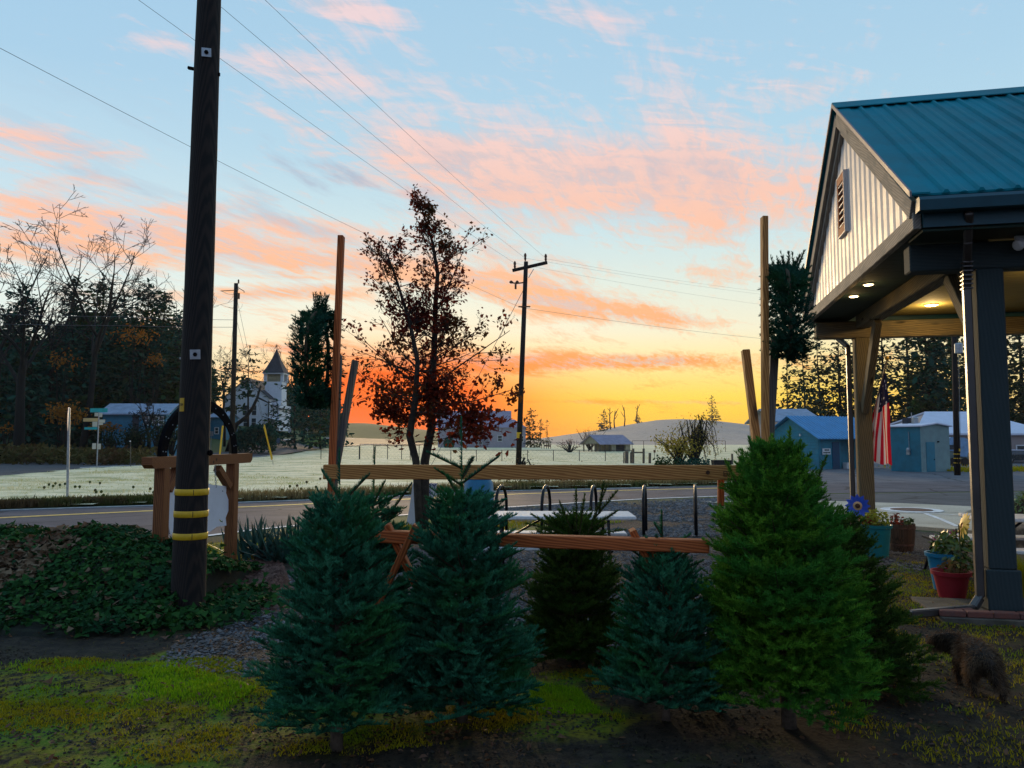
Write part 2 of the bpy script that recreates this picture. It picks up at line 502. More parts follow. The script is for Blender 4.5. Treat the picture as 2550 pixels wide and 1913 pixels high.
M['twig'] = simple('fir_twig', (.075, .055, .03), .9, .3, 40, .2)
M['needle_noble'] = leafy('blue_green_needles', (.008, .078, .044), (.066, .28, .145), (.040, .19, .055), .8, .10, 2.2, tone=True)
M['needle_doug'] = leafy('yellow_green_needles', (.024, .112, .008), (.16, .36, .030), (.055, .22, .03), .8, .15, 2.6, tone=True)
M['needle_shaded'] = leafy('shaded_fir_needles', (.014, .045, .009), (.10, .17, .024), (.045, .10, .012), .8, .2, 2.6, tone=True)  # darker copy of the fir needles, shade put into the colour
M['needle_wreath'] = leafy('dark_wreath_needles', (.008, .050, .036), (.034, .13, .078), (.02, .075, .025), .8, .08, 3, tone=True)
# ------------------------------------------------------------------ terrain
def vnoise(x, y, sc, seed=0):
    r = np.random.default_rng(seed).random((257, 257))
    x = np.asarray(x) / sc + 71.3; y = np.asarray(y) / sc + 37.7
    xi, yi = np.floor(x).astype(int), np.floor(y).astype(int); fx, fy = x - xi, y - yi
    fx = fx * fx * (3 - 2 * fx); fy = fy * fy * (3 - 2 * fy)
    g = lambda a, b: r[a % 257, b % 257]
    return (g(xi, yi) * (1 - fx) + g(xi + 1, yi) * fx) * (1 - fy) + (g(xi, yi + 1) * (1 - fx) + g(xi + 1, yi + 1) * fx) * fy
def fbm(x, y, sc, seed=0, o=4):
    s, a, t = 0, 1, 0
    for i in range(o):
        s = s + a * vnoise(x, y, sc / 2 ** i, seed + i); t += a; a *= .5
    return s / t
def S(t):
    t = np.clip(t, 0, 1); return t * t * (3 - 2 * t)
def tz(x, y):
    x = np.asarray(x, dtype=float); y = np.asarray(y, dtype=float)
    return 4.2 * S((y - 60) / 50) * S((-20 - x) / 25) + 2.4 * S((y - 150) / 90) * S((-18 - x) / 20)
def tzf(x, y): return float(tz(x, y))
def inpoly(x, y, poly):
    x = np.asarray(x); y = np.asarray(y); r = np.zeros(x.shape, bool); n = len(poly)
    for i in range(n):
        x0, y0 = poly[i][0], poly[i][1]; x1, y1 = poly[(i + 1) % n][0], poly[(i + 1) % n][1]
        c = ((y0 > y) != (y1 > y)) & (x < (x1 - x0) * (y - y0) / (y1 - y0 + 1e-12) + x0)
        r ^= c
    return r
def GP(lst): return [G(*p) for p in lst]

# near zones, as they lie in the place
Z_moss = GP([(-300, 1640), (560, 1640), (760, 1700), (1050, 1790), (1300, 1680), (1500, 1670), (1560, 1800), (900, 1880), (-500, 1960)])
Z_gravel = GP([(380, 1660), (430, 1610), (700, 1500), (720, 1420), (1220, 1300), (1290, 1262), (1900, 1238), (2100, 1300), (2380, 1330), (2300, 1420), (2050, 1480), (1700, 1620), (1250, 1640), (900, 1700), (700, 1700)])
Z_mulch = GP([(500, 1500), (520, 1400), (700, 1400), (730, 1480), (700, 1530)])
Z_strip = GP([(220, 1420), (420, 1365), (640, 1345), (900, 1320), (1180, 1285), (1280, 1290), (1560, 1300), (1250, 1335), (900, 1360), (640, 1395), (420, 1420)])
Z_ivy = GP([(-200, 1620), (-100, 1400), (150, 1350), (420, 1380), (540, 1440), (640, 1540), (480, 1620), (200, 1640)])
Z_litter = GP([(2080, 1900), (2050, 1560), (2250, 1380), (2380, 1400), (2560, 1540), (2700, 1700), (2600, 1913)])
def blur_in(x, y, poly, s, seed):
    return inpoly(x + (fbm(x, y, .7, seed) - .5) * s, y + (fbm(x, y, .7, seed + 9) - .5) * s, poly).astype(float)

xs = np.concatenate([-np.geomspace(2500, 11, 40), np.arange(-10.9, 8.6, .12), np.geomspace(8.7, 2500, 40)])
ys = np.concatenate([[-600, -200, -80, -30, -12, -5, 0], np.arange(1.2, 13.6, .12), np.linspace(13.8, 240, 90), np.geomspace(246, 2500, 16)])
gx_, gy_ = np.meshgrid(xs, ys)
X, Y = gx_.ravel(), gy_.ravel()
near = S((12.5 - Y) / 2) * S((Y - .5) / 1.5) * S((11 - np.abs(X + 1)) / 2)
hz = tz(X, Y) + near * ((fbm(X, Y, .55, 3) - .5) * .05 + (fbm(X, Y, .16, 8, 3) - .5) * .022)
hz = np.where(inpoly(X, Y, GP([(1900, 1240), (2080, 1385), (2380, 1460), (2700, 1460), (2700, 1240)])), -.004, hz)
nx, ny = len(xs), len(ys)
I = np.arange(nx * ny).reshape(ny, nx)
Fq = np.stack([I[:-1, :-1], I[:-1, 1:], I[1:, 1:], I[1:, :-1]], -1).reshape(-1, 4)

def ground_material():
    m, t, b = principled('soil_moss_gravel')
    pos = t.n('ShaderNodeNewGeometry').outputs['Position']
    n1 = t.noise(pos, 9, 6, .65); n2 = t.noise(pos, 40, 5, .6); n3 = t.noise(pos, 2.2, 4, .6)
    soil = t.mix(t.ss(n1, .35, .65), (.014, .011, .008), (.042, .031, .020))
    soil = t.mix(t.mul(t.ss(n3, .5, .66), .7), soil, (.035, .036, .008))
    far = t.mix(n1, (.10, .13, .045), (.055, .075, .03))
    base_ = t.mix(t.ss(t.sep(pos)[1], 11, 15), soil, far)
    moss = t.mix(t.ss(t.add(t.mul(n1, .6), t.mul(n2, .4)), .40, .60), (.075, .058, .006), (.19, .16, .007))
    moss = t.mix(t.ss(n3, .44, .60), moss, t.mix(n2, (.04, .09, .006), (.12, .20, .006)))
    v = t.vor(pos, 46); vc = t.vor(pos, 46, out='Color')
    grav = t.mix(t.sep(vc)[0], (.045, .045, .056), (.20, .19, .20))
    grav = t.mix(t.mul(t.ss(t.noise(t.mapping(pos, scale=(.5, 1.4, 1)), 1.3, 5, .65), .40, .62), .6), grav, (.035, .03, .034))
    grav = t.mix(t.ss(v, .25, .55), grav, (.012, .012, .012))
    mul = t.mix(t.ss(n2, .35, .62), (.030, .014, .010), (.16, .09, .07))
    strip = t.mix(n1, (.09, .11, .02), (.26, .25, .05))
    c = t.mix(t.mul(t.attr('gravel', 'Fac'), t.ss(n3, .30, .42)), base_, grav)
    c = t.mix(t.attr('mulch', 'Fac'), c, mul)
    c = t.mix(t.mul(t.attr('strip', 'Fac'), t.ss(n1, .36, .5)), c, strip)
    c = t.mix(t.mul(t.attr('moss', 'Fac'), t.ss(t.add(n1, t.mul(n3, .6)), .62, .80)), c, moss)
    t.put(b.inputs['Base Color'], c); b.inputs['Roughness'].default_value = .9; b.inputs['Specular IOR Level'].default_value = .2
    bp = t.n('ShaderNodeBump'); bp.inputs['Strength'].default_value = .7; bp.inputs['Distance'].default_value = .03
    t.put(bp.inputs['Height'], t.add(t.mul(n1, .5), t.add(t.mul(n2, .5), t.mul(t.attr('gravel', 'Fac'), t.mul(v, -.7))))); t.put(b.inputs['Normal'], bp.outputs[0])
    return m
ground = np_obj('ground', np.stack([X, Y, hz], 1), Fq, ground_material(), None, True,
                {'moss': blur_in(X, Y, Z_moss, 1.0, 11), 'gravel': blur_in(X, Y, Z_gravel, .5, 12), 'mulch': blur_in(X, Y, Z_mulch, .5, 13), 'strip': blur_in(X, Y, Z_strip, .5, 14)})
kind(ground, 'structure')

# ------------------------------------------------------------------ sheets: roads, lot, pad, lawn
def asphalt(name, a, b_, rough=.75, patch=None):
    m, t, b = principled(name)
    pos = t.n('ShaderNodeNewGeometry').outputs['Position']
    n = t.noise(pos, 1.1, 5, .6); f = t.noise(pos, 60, 3, .7)
    c = t.mix(t.ss(n, .35, .65), a, b_)
    c = t.mix(t.mul(t.ss(f, .5, .7), .45), c, tuple(min(1, x * 2.2) for x in b_))
    cr = t.vor(t.mix(.25, pos, t.noise(pos, 1.5, 3, .6, out='Color'), 'ADD'), .33, 'DISTANCE_TO_EDGE')
    c = t.mix(t.mul(t.ss(cr, .022, .006), .7), c, (.015, .015, .016))
    if patch:
        c = t.mix(t.mul(t.ss(t.noise(t.mapping(pos, scale=(.25, .6, 1)), 1.6, 4, .6), .5, .68), .55), c, patch)
    t.put(b.inputs['Base Color'], c)
    b.inputs['Roughness'].default_value = rough; b.inputs['Specular IOR Level'].default_value = .15
    bp = t.n('ShaderNodeBump'); bp.inputs['Strength'].default_value = .35; bp.inputs['Distance'].default_value = .01
    t.put(bp.inputs['Height'], f); t.put(b.inputs['Normal'], bp.outputs[0])
    return m
M['asphalt'] = asphalt('worn_asphalt', (.062, .060, .074), (.095, .088, .102), .8, (.15, .14, .15))
M['asphalt_dark'] = asphalt('dark_asphalt', (.055, .056, .062), (.085, .083, .088), .7)
M['concrete'] = asphalt('pale_concrete', (.44, .375, .285), (.53, .46, .355), .8, (.32, .27, .20))
def frost_material(name='frosted_grass', a=(.46, .42, .15), b_=(.88, .76, .46), c_=(.22, .26, .06)):
    m, t, b = principled(name)
    pos = t.n('ShaderNodeNewGeometry').outputs['Position']
    n1 = t.noise(t.mapping(pos, scale=(.55, 1, 1)), .8, 6, .66); n2 = t.noise(pos, 5, 5, .65)
    c = t.mix(t.ss(t.add(t.mul(n1, .65), t.mul(n2, .35)), .36, .60), a, b_)
    c = t.mix(t.mul(t.ss(n1, .47, .36), .85), c, c_)
    c = t.mix(t.mul(t.ss(t.noise(pos, .22, 3, .5), .52, .62), .5), c, a)
    t.put(b.inputs['Base Color'], c); b.inputs['Roughness'].default_value = .85; b.inputs['Specular IOR Level'].default_value = .08
    b.inputs['Sheen Weight'].default_value = .25; b.inputs['Sheen Roughness'].default_value = .6
    bp = t.n('ShaderNodeBump'); bp.inputs['Strength'].default_value = .8; bp.inputs['Distance'].default_value = .12
    t.put(bp.inputs['Height'], t.add(n1, t.mul(n2, .4))); t.put(b.inputs['Normal'], bp.outputs[0])
    return m
M['frost'] = frost_material()
def sheet(name, pts, z, mat):
    b = MB(); b.poly([(p[0], p[1], z) for p in pts])
    return kind(b.build(name, mat), 'structure')
def strip_line(name, px, wd, z, mat):
    """a painted line of real width through points on the ground"""
    p = [G(*q) for q in px]; L, R2 = [], []
    for i in range(len(p)):
        t = (p[min(i + 1, len(p) - 1)] - p[max(i - 1, 0)]); t.z = 0; t.normalize(); nrm = Vector((-t.y, t.x, 0)) * wd / 2
        L.append(p[i] + nrm); R2.append(p[i] - nrm)
    b = MB()
    for i in range(len(p) - 1):
        b.poly([(q.x, q.y, z) for q in (R2[i], R2[i + 1], L[i + 1], L[i])])
    return kind(b.build(name, mat), 'structure')
far_px = [(-900, 1300), (0, 1270), (385, 1258), (785, 1244), (1260, 1222), (1640, 1213), (2100, 1203.5), (2560, 1197), (3300, 1188)]
near_px = [(-900, 1620), (0, 1450), (310, 1362), (509, 1336.5), (636, 1320.5), (987, 1285), (1243, 1265.5), (1469, 1251), (1605, 1243.5), (1808, 1236), (2050, 1229), (2560, 1223), (3300, 1212)]
far_w, near_w = GP(far_px), GP(near_px)
road = sheet('road', near_w + far_w[::-1], .008, M['asphalt'])
strip_line('white_edge_line', near_px[1:10], .15, .013, M['white_line'])
strip_line('white_edge_line', [(-300, 1279.5), (0, 1271.5), (385, 1259.5), (785, 1245.5), (1260, 1223.3), (1640, 1214.3)], .10, .013, M['white_line'])
strip_line('yellow_centre_line', [(-300, 1303), (0, 1291), (200, 1281.5), (385, 1273), (649, 1262), (987, 1245.5), (1260, 1232.5), (1500, 1223.5), (1808, 1216), (1960, 1213)], .24, .013, M['yellow_line'])
# the lawn and playing field beyond the road, white with frost: one bumpy sheet
fx_ = np.concatenate([np.arange(-40, 40, .5), np.geomspace(40, 420, 30)])
fy_ = np.concatenate([np.arange(16, 70, .5), np.geomspace(70, 420, 40)])
A, B = np.meshgrid(fx_, fy_); A, B = A.ravel(), B.ravel()
far_poly = [(p.x, p.y) for p in far_w]
side_near = GP([(-700, 1262), (0, 1189), (202, 1169), (376, 1161)]) + [Vector((-22.6, 73, 0)), Vector((-25, 98, 0)), Vector((-26, 135, 0)), Vector((-20, 200, 0))]
side_far = GP([(-700, 1200), (0, 1156), (165, 1149.5), (359, 1144)]) + [Vector((-28.5, 80, 0)), Vector((-31, 104, 0)), Vector((-32, 140, 0)), Vector((-27, 205, 0))]
lawn_poly = [(p.x, p.y) for p in far_w] + [(420, 420), (-10, 420)] + [(p.x, p.y) for p in side_near[::-1]]
yard_poly = [tuple(G(1868, 1207))[:2], (P(1893, 1095, 44).x, 44), (P(1893, 1095, 80).x, 80), (P(3000, 1095, 80).x, 80), (P(3300, 1095, 33).x, 33)] + [(p.x, p.y) for p in far_w[5:][::-1]]
keep = inpoly(A, B, lawn_poly) & ~inpoly(A, B, yard_poly)
nfx, nfy = len(fx_), len(fy_); J = np.arange(nfx * nfy).reshape(nfy, nfx)
fq = np.stack([J[:-1, :-1], J[:-1, 1:], J[1:, 1:], J[1:, :-1]], -1).reshape(-1, 4)
fq = fq[keep[fq].all(1)]
lz = tz(A, B) + .015 + (fbm(A, B, 1.6, 31) * .07 + fbm(A, B, 9, 35) * .05) * S((B - 15) / 5)
used = np.unique(fq); re_ = np.zeros(len(A), int); re_[used] = np.arange(len(used))
kind(np_obj('lawn', np.stack([A, B, lz], 1)[used], re_[fq], M['frost'], None, True), 'structure')
b = MB()
for i in range(len(side_near) - 1):
    for (u0, u1) in ((0, .5), (.5, 1)):
        q = [side_near[i].lerp(side_far[i], u0), side_near[i + 1].lerp(side_far[i + 1], u0), side_near[i + 1].lerp(side_far[i + 1], u1), side_near[i].lerp(side_far[i], u1)]
        b.poly([(p.x, p.y, tzf(p.x, p.y) + .05) for p in q])
kind(b.build('side_road', M['asphalt_dark']), 'structure')
b = MB()
for (A_, f_) in ((side_near, .05), (side_far, -.05)):
    for i in range(2, len(A_) - 1):
        O = side_far if A_ is side_near else side_near
        q0, q1 = A_[i].lerp(O[i], .05), A_[i + 1].lerp(O[i + 1], .05); r0, r1 = A_[i].lerp(O[i], .08), A_[i + 1].lerp(O[i + 1], .08)
        b.poly([(p.x, p.y, tzf(p.x, p.y) + .06) for p in (q0, q1, r1, r0)])
kind(b.build('side_road_edge_lines', M['white_line']), 'structure')
# right-hand side: dark asphalt apron, gravel lot by the sheds, concrete pad with painted lines
sheet('forecourt', GP([(2000, 1231.5), (2560, 1225), (3300, 1214), (3300, 1290), (2560, 1272), (2234, 1258.5), (1990, 1252), (1930, 1238)]), .004, M['asphalt_dark'])
sheet('shed_yard', [Vector((q[0], q[1], 0)) for q in yard_poly[:5] + [tuple(p)[:2] for p in far_w[:5:-1]]], .006,
      asphalt('grey_gravel_lot', (.10, .10, .115), (.15, .145, .155), .9))
PAD_Z = .012
pad_pts = GP([(2020, 1252), (2234, 1259), (2402, 1266.5), (2560, 1274), (3000, 1296), (3000, 1385), (2560, 1340), (2382, 1327), (2280, 1319), (2060, 1303)])
b = MB(); b.prism([(p.x, p.y, .06) for p in pad_pts], (0, 0, -.2))
kind(b.build('concrete_pad', M['concrete']), 'structure')
strip_line('painted_pad_line', [(2306, 1287), (2345, 1302), (2384, 1320)], .10, .066, M['white_line'])
strip_line('painted_pad_line', [(2180, 1281), (2300, 1286), (2415, 1293)], .07, .070, M['white_line'])
mh = T('manhole', 'round dark cover in a white painted ring on the concrete pad', 'manhole cover', G(2270, 1270.5, .06))
c0 = mh.location
b = MB(); b.lathe(c0, [(.43, .002), (.43, .012), (.62, .012), (.62, .002)], 28, cap0=False, cap1=False); b.build('painted_ring', M['white_line'], mh)
b = MB(); b.lathe(c0, [(.42, 0), (.42, .016), (.36, .022), (.0, .022)], 28, cap1=False); b.build('cover', M['rust'], mh)

# ------------------------------------------------------------------ blades, stones, leaves: natural ground cover
def blades(name, pts, h, wd, mat, lean=.5, bend=True, parent=None):
    pts = np.asarray(pts, float); n = len(pts)
    h = np.broadcast_to(h, n) * rng.uniform(.6, 1.3, n); wv = np.broadcast_to(wd, n)
    a = rng.uniform(0, 2 * np.pi, n); l = rng.uniform(0, lean, n) * h; b_ = rng.uniform(0, 2 * np.pi, n)
    sx, sy = np.cos(a) * wv / 2, np.sin(a) * wv / 2
    tipx, tipy = np.cos(b_) * l, np.sin(b_) * l
    p0 = pts + np.stack([sx, sy, 0 * sx], 1); p1 = pts - np.stack([sx, sy, 0 * sx], 1)
    m0 = pts + np.stack([sx * .7 + tipx * .3, sy * .7 + tipy * .3, h * .6], 1); m1 = pts + np.stack([-sx * .7 + tipx * .3, -sy * .7 + tipy * .3, h * .6], 1)
    tp = pts + np.stack([tipx, tipy, h], 1)
    if not bend:
        V = np.stack([p0, p1, tp], 1).reshape(-1, 3); F = np.arange(3 * n).reshape(n, 3)
        return np_obj(name, V, F, mat, parent)
    V = np.stack([p0, p1, m1, m0, tp], 1).reshape(-1, 3); o = np.arange(n)[:, None] * 5
    F = np.concatenate([o + [0, 1, 2], o + [0, 2, 3], o + [3, 2, 4]], 0)
    return np_obj(name, V, F, mat, parent)
def scatter(poly, n, dens=None, seed=0):
    r = np.random.default_rng(seed)
    px_ = [p[0] for p in poly]; py_ = [p[1] for p in poly]
    x = r.uniform(min(px_), max(px_), n); y = r.uniform(min(py_), max(py_), n)
    k = inpoly(x, y, poly)
    if dens is not None:
        k &= r.random(n) < dens(x, y)
    return x[k], y[k]
def gz_(x, y):
    x = np.asarray(x); y = np.asarray(y)
    near = S((12.5 - y) / 2) * S((y - .5) / 1.5) * S((11 - np.abs(x + 1)) / 2)
    return tz(x, y) + near * ((fbm(x, y, .55, 3) - .5) * .05 + (fbm(x, y, .16, 8, 3) - .5) * .022)
M['moss_blade'] = leafy('moss_and_grass', (.26, .21, .008), (.44, .35, .012), (.20, .30, .010), .8, .3, 1.3)
M['grass_green'] = leafy('short_green_grass', (.13, .31, .006), (.32, .48, .012), (.28, .36, .010), .7, .3, 2)
M['verge'] = leafy('dry_verge_grass', (.20, .13, .06), (.34, .26, .11), (.12, .13, .04), .8, .3, .8)
M['verge_dark'] = leafy('dark_verge_weeds', (.05, .075, .02), (.10, .11, .03), (.11, .07, .035), .8, .2, .8)
M['frost_blade'] = leafy('frosted_blades', (.58, .53, .26), (.86, .77, .50), (.44, .44, .15), .6, .3, .5)
M['dead_leaf'] = leafy('dead_leaves', (.08, .032, .014), (.20, .10, .045), (.14, .08, .06), .7, .2, 3)
Zm = [(p.x, p.y) for p in Z_moss]
x, y = scatter(Zm, 120000, lambda x, y: np.clip((fbm(x, y, .5, 21) - .40) * 6, 0, 1), 1)
kind(blades('moss', np.stack([x, y, gz_(x, y)], 1), .016, .008, M['moss_blade'], 1.2, False), 'stuff')
gp = [(p.x, p.y) for p in GP([(-300, 1648), (420, 1650), (640, 1720), (560, 1775), (200, 1760), (-100, 1790)])]
x, y = scatter(gp, 36000, lambda x, y: np.clip((fbm(x, y, .5, 23) - .43) * 5, 0, 1), 2)
gq = [(p.x, p.y) for p in GP([(1310, 1700), (1440, 1720), (1500, 1780), (1330, 1780)])]
x2, y2 = scatter(gq, 4500, None, 3); x = np.concatenate([x, x2]); y = np.concatenate([y, y2])
kind(blades('grass', np.stack([x, y, gz_(x, y)], 1), .026, .006, M['grass_green'], .9), 'stuff')
lt = [(p.x, p.y) for p in Z_litter]
x, y = scatter(lt, 60000, lambda x, y: np.clip((fbm(x, y, .4, 25) - .38) * 5, 0, 1), 4)
kind(blades('grass', np.stack([x, y, gz_(x, y)], 1), .022, .007, M['moss_blade'], 1.3), 'stuff')
sp = [(p.x, p.y) for p in Z_strip]
x, y = scatter(sp, 30000, lambda x, y: np.clip((fbm(x, y, .7, 27) - .38) * 6, 0, 1), 5)
kind(blades('grass', np.stack([x, y, gz_(x, y)], 1), .05, .012, M['moss_blade'], .9), 'stuff')
# along the far edge of the road: dry weeds, frost in the lawn
def along(pxs, n, spread, seed, t0=0, t1=1):
    r = np.random.default_rng(seed); p = GP(pxs); seg = np.array([(p[i + 1] - p[i]).length for i in range(len(p) - 1)]); cum = np.concatenate([[0], np.cumsum(seg)])
    s_ = r.uniform(t0, t1, n) * cum[-1]; i = np.clip(np.searchsorted(cum, s_) - 1, 0, len(seg) - 1); f = (s_ - cum[i]) / seg[i]
    a = np.array([tuple(q) for q in p]); q = a[i] * (1 - f[:, None]) + a[i + 1] * f[:, None]
    tv = a[i + 1] - a[i]; tv /= np.linalg.norm(tv, axis=1)[:, None]
    d = r.gamma(2.0, spread / 2, n)
    return np.stack([q[:, 0] - tv[:, 1] * d, q[:, 1] + tv[:, 0] * d, 0 * d + .02], 1)
fp = [(385, 1257), (785, 1243), (1260, 1221), (1640, 1211.5), (1840, 1206)]
kind(blades('verge_grass', along(fp, 9000, .55, 6), .22, .03, M['verge'], .8), 'stuff')
kind(blades('verge_weeds', along([(-200, 1277), (0, 1269), (200, 1262), (385, 1256.5), (470, 1253)], 9000, .45, 7), .17, .035, M['verge_dark'], .8), 'stuff')
lp = [(p[0], p[1]) for p in lawn_poly]
x, y = scatter(lp[:], 400000, lambda x, y: ((y < 75) & (np.abs(x) < 45)) * 1.0, 8)
sel = (y < 70) & (x > -30) & (x < 26) & ~inpoly(x, y, yard_poly); x, y = x[sel][:42000], y[sel][:42000]
kind(blades('frosty_grass', np.stack([x, y, tz(x, y) + .05], 1), .075, .05, M['frost_blade'], .9, False), 'stuff')
sl = [(p.x, p.y) for p in GP([(0, 1196), (0, 1268), (380, 1256), (640, 1246), (800, 1200), (390, 1166)])]
x, y = scatter(sl, 42000, lambda x, y: np.clip((fbm(x, y, 1.2, 41) - .3) * 3, 0, 1), 9)
kind(blades('frosty_grass', np.stack([x, y, tz(x, y) + .04], 1), .07, .035, M['frost_blade'], .9, False), 'stuff')
# dark seed heads standing in the lawn
hd = []
for (px, py) in [(120, 1210), (136, 1207), (147, 1211), (222, 1203), (247, 1206), (130, 1214), (185, 1216), (108, 1218), (235, 1226), (237, 1231), (160, 1208), (250, 1230), (196, 1216), (330, 1217), (720, 1215), (738, 1213), (762, 1203), (796, 1194), (748, 1222), (785, 1217), (372, 1222), (380, 1232), (700, 1225), (255, 1240)]:
    hd.append(G(px, py + 10))
b = MB()
for p in hd:
    b.tube([p, p + Vector((.02, 0, .16))], .006, 4); b.ball(p + Vector((.02, 0, .17)), .045, 6, 4)
kind(b.build('seed_heads', M['verge_dark']), 'stuff')
def stones(name, x, y, rmin, rmax, mat):
    n = len(x); r = rng.uniform(rmin, rmax, n) ** 1.0
    base = np.array([(1, 0, 0), (-1, 0, 0), (0, 1, 0), (0, -1, 0), (0, 0, 1), (0, 0, -.6)], float)
    V = base[None] * rng.uniform(.6, 1.2, (n, 6, 1)) + rng.normal(0, .12, (n, 6, 3))
    V *= r[:, None, None]; V[:, :, 2] *= .65
    a = rng.uniform(0, 6.28, n); c, s_ = np.cos(a)[:, None], np.sin(a)[:, None]
    vx, vy = V[:, :, 0] * c - V[:, :, 1] * s_, V[:, :, 0] * s_ + V[:, :, 1] * c
    V = np.stack([vx + x[:, None], vy + y[:, None], V[:, :, 2] + gz_(x, y)[:, None] + r[:, None] * .25], 2)
    f = np.array([(0, 2, 4), (2, 1, 4), (1, 3, 4), (3, 0, 4)])      # the underside lies in the soil
    V = V[:, :5]; F = (f[None] + np.arange(n)[:, None, None] * 5).reshape(-1, 3)
    return kind(np_obj(name, V.reshape(-1, 3), F, mat), 'stuff')
M['stone'] = leafy('grey_gravel_stones', (.05, .053, .062), (.19, .185, .19), (.10, .09, .085), .85, 0, 1.2)
M['chip'] = leafy('bark_chips', (.045, .020, .014), (.17, .095, .075), (.10, .045, .03), .8, 0, 1.5)
gv = [(p.x, p.y) for p in Z_gravel]
x, y = scatter(gv, 150000, lambda x, y: (y < 11.5) * np.clip(.35 + (fbm(x, y, .8, 51) - .3) * 3, 0, 1), 10)
stones('gravel', x[:46000], y[:46000], .008, .024, M['stone'])
lot = [(p.x, p.y) for p in GP([(1230, 1268), (1610, 1247), (1900, 1238), (2020, 1300), (1900, 1335), (1230, 1345)])]
x, y = scatter(lot, 30000, lambda x, y: np.clip(.2 + (fbm(x, y, 1.1, 53) - .4) * 4, 0, 1), 18)
stones('gravel', x[:11000], y[:11000], .018, .045, M['stone'])
x, y = scatter([(p.x, p.y) for p in Z_mulch], 9000, None, 11)
stones('bark_mulch', x[:5000], y[:5000], .012, .045, M['chip'])
# leaves: litter as a mass, and the large single leaves one could pick up
def leaf_cloud(name, C, N, size, mat, shape, parent=None, spin=None, ret=False):
    """many leaves: centres C, normals N, a lobed outline made of a fan"""
    C = np.asarray(C, float); N = np.asarray(N, float); n = len(C)
    N = N / np.linalg.norm(N, axis=1)[:, None]
    ref = rng.normal(size=(n, 3)); U = np.cross(N, ref); U /= np.linalg.norm(U, axis=1)[:, None] + 1e-9; W_ = np.cross(N, U)
    s_ = np.broadcast_to(size, n) * rng.uniform(.65, 1.25, n)
    sh = np.array(shape, float); k = len(sh)
    fold = np.abs(sh[:, 1]) * rng.uniform(-.1, .5, n)[:, None] + (sh[:, 0] - .5)[None] ** 2 * rng.uniform(-.5, .3, n)[:, None]
    V = C[:, None] + s_[:, None, None] * (U[:, None] * sh[None, :, 0:1] + W_[:, None] * sh[None, :, 1:2] + N[:, None] * fold[:, :, None])
    f = np.array([(0, i, i + 1) for i in range(1, k - 1)])
    F = (f[None] + np.arange(n)[:, None, None] * k).reshape(-1, 3)
    if ret:
        return V.reshape(-1, 3), F
    return np_obj(name, V.reshape(-1, 3), F, mat, parent)
IVY = [(0, 0), (.05, .45), (.42, .30), (.95, 0), (.42, -.30), (.05, -.45)]
OAK = [(0, 0), (.25, .22), (.42, .12), (.62, .34), (.74, .14), (1.05, 0), (.74, -.14), (.62, -.34), (.42, -.12), (.25, -.22)]
LEAF = [(0, 0), (.35, .24), (.7, .2), (1.0, 0), (.7, -.2), (.35, -.24)]
MAPLE = [(0, 0), (-.05, .32), (.2, .26), (.25, .62), (.48, .32), (.95, .0), (.48, -.32), (.25, -.62), (.2, -.26), (-.05, -.32)]
x, y = scatter(lt, 1500, None, 12); x2, y2 = scatter(Zm, 700, None, 13); x = np.concatenate([x, x2]); y = np.concatenate([y, y2])
bk = along([(2420, 1178), (2560, 1176), (2900, 1176)], 3500, 2.2, 77)
kind(blades('bank_grass', bk, .16, .05, M['moss_blade'], .8), 'stuff')
kind(leaf_cloud('leaf_litter', np.stack([x, y, gz_(x, y) + .014], 1), rng.normal(0, .35, (len(x), 3)) + [0, 0, 1], .035, M['dead_leaf'], LEAF), 'stuff')
lfm = []
for k in range(4):
    V, F = leaf_cloud('', np.zeros((1, 3)), np.array([[.1 * k - .15, .12, 1]]), .062, None, MAPLE, ret=True)
    me = bpy.data.meshes.new('fallen_leaf'); me.from_pydata([tuple(v) for v in V], [], [tuple(f) for f in F]); me.materials.append(M['dead_leaf']); lfm.append(me)
leaf_px = [(120, 1705, 'dark curled leaf on the bright green grass patch, far left'), (265, 1765, 'greyish folded leaf on the moss below the bright green patch'), (375, 1755, 'brown pointed leaf on the moss, right of the greyish folded leaf'),
           (130, 1905, 'pale leaf at the very bottom edge of the mossy ground'), (446, 1602, 'tan leaf on the dark ground right under the ivy mound'), (412, 1596, 'smaller tan leaf touching the lower edge of the ivy mound'),
           (1394, 1806, 'upper of two orange leaves on dark soil between the front trees'), (1402, 1842, 'lower of two orange leaves on dark soil between the front trees'), (2262, 1430, 'orange leaf lying beside the wooden half barrel'),
           (2345, 1662, 'yellow brown leaf on the grass between the dog and the brick plinth'), (668, 1850, 'thin pale leaf on the ground left of the leftmost cut tree trunk'), (440, 1855, 'light brown leaf on the yellow moss near the bottom of the picture')]
for i, (px, py, lb) in enumerate(leaf_px):
    p = G(px, py); o = bpy.data.objects.new('fallen_leaf', lfm[i % 4]); COL.objects.link(o)
    o.location = (p.x, p.y, float(gz_(p.x, p.y)) + .022); o.rotation_euler = (random.uniform(-.3, .3), random.uniform(-.3, .3), random.uniform(0, 6.28))
    tag(o, lb, 'leaf', 'fallen leaves on the ground')
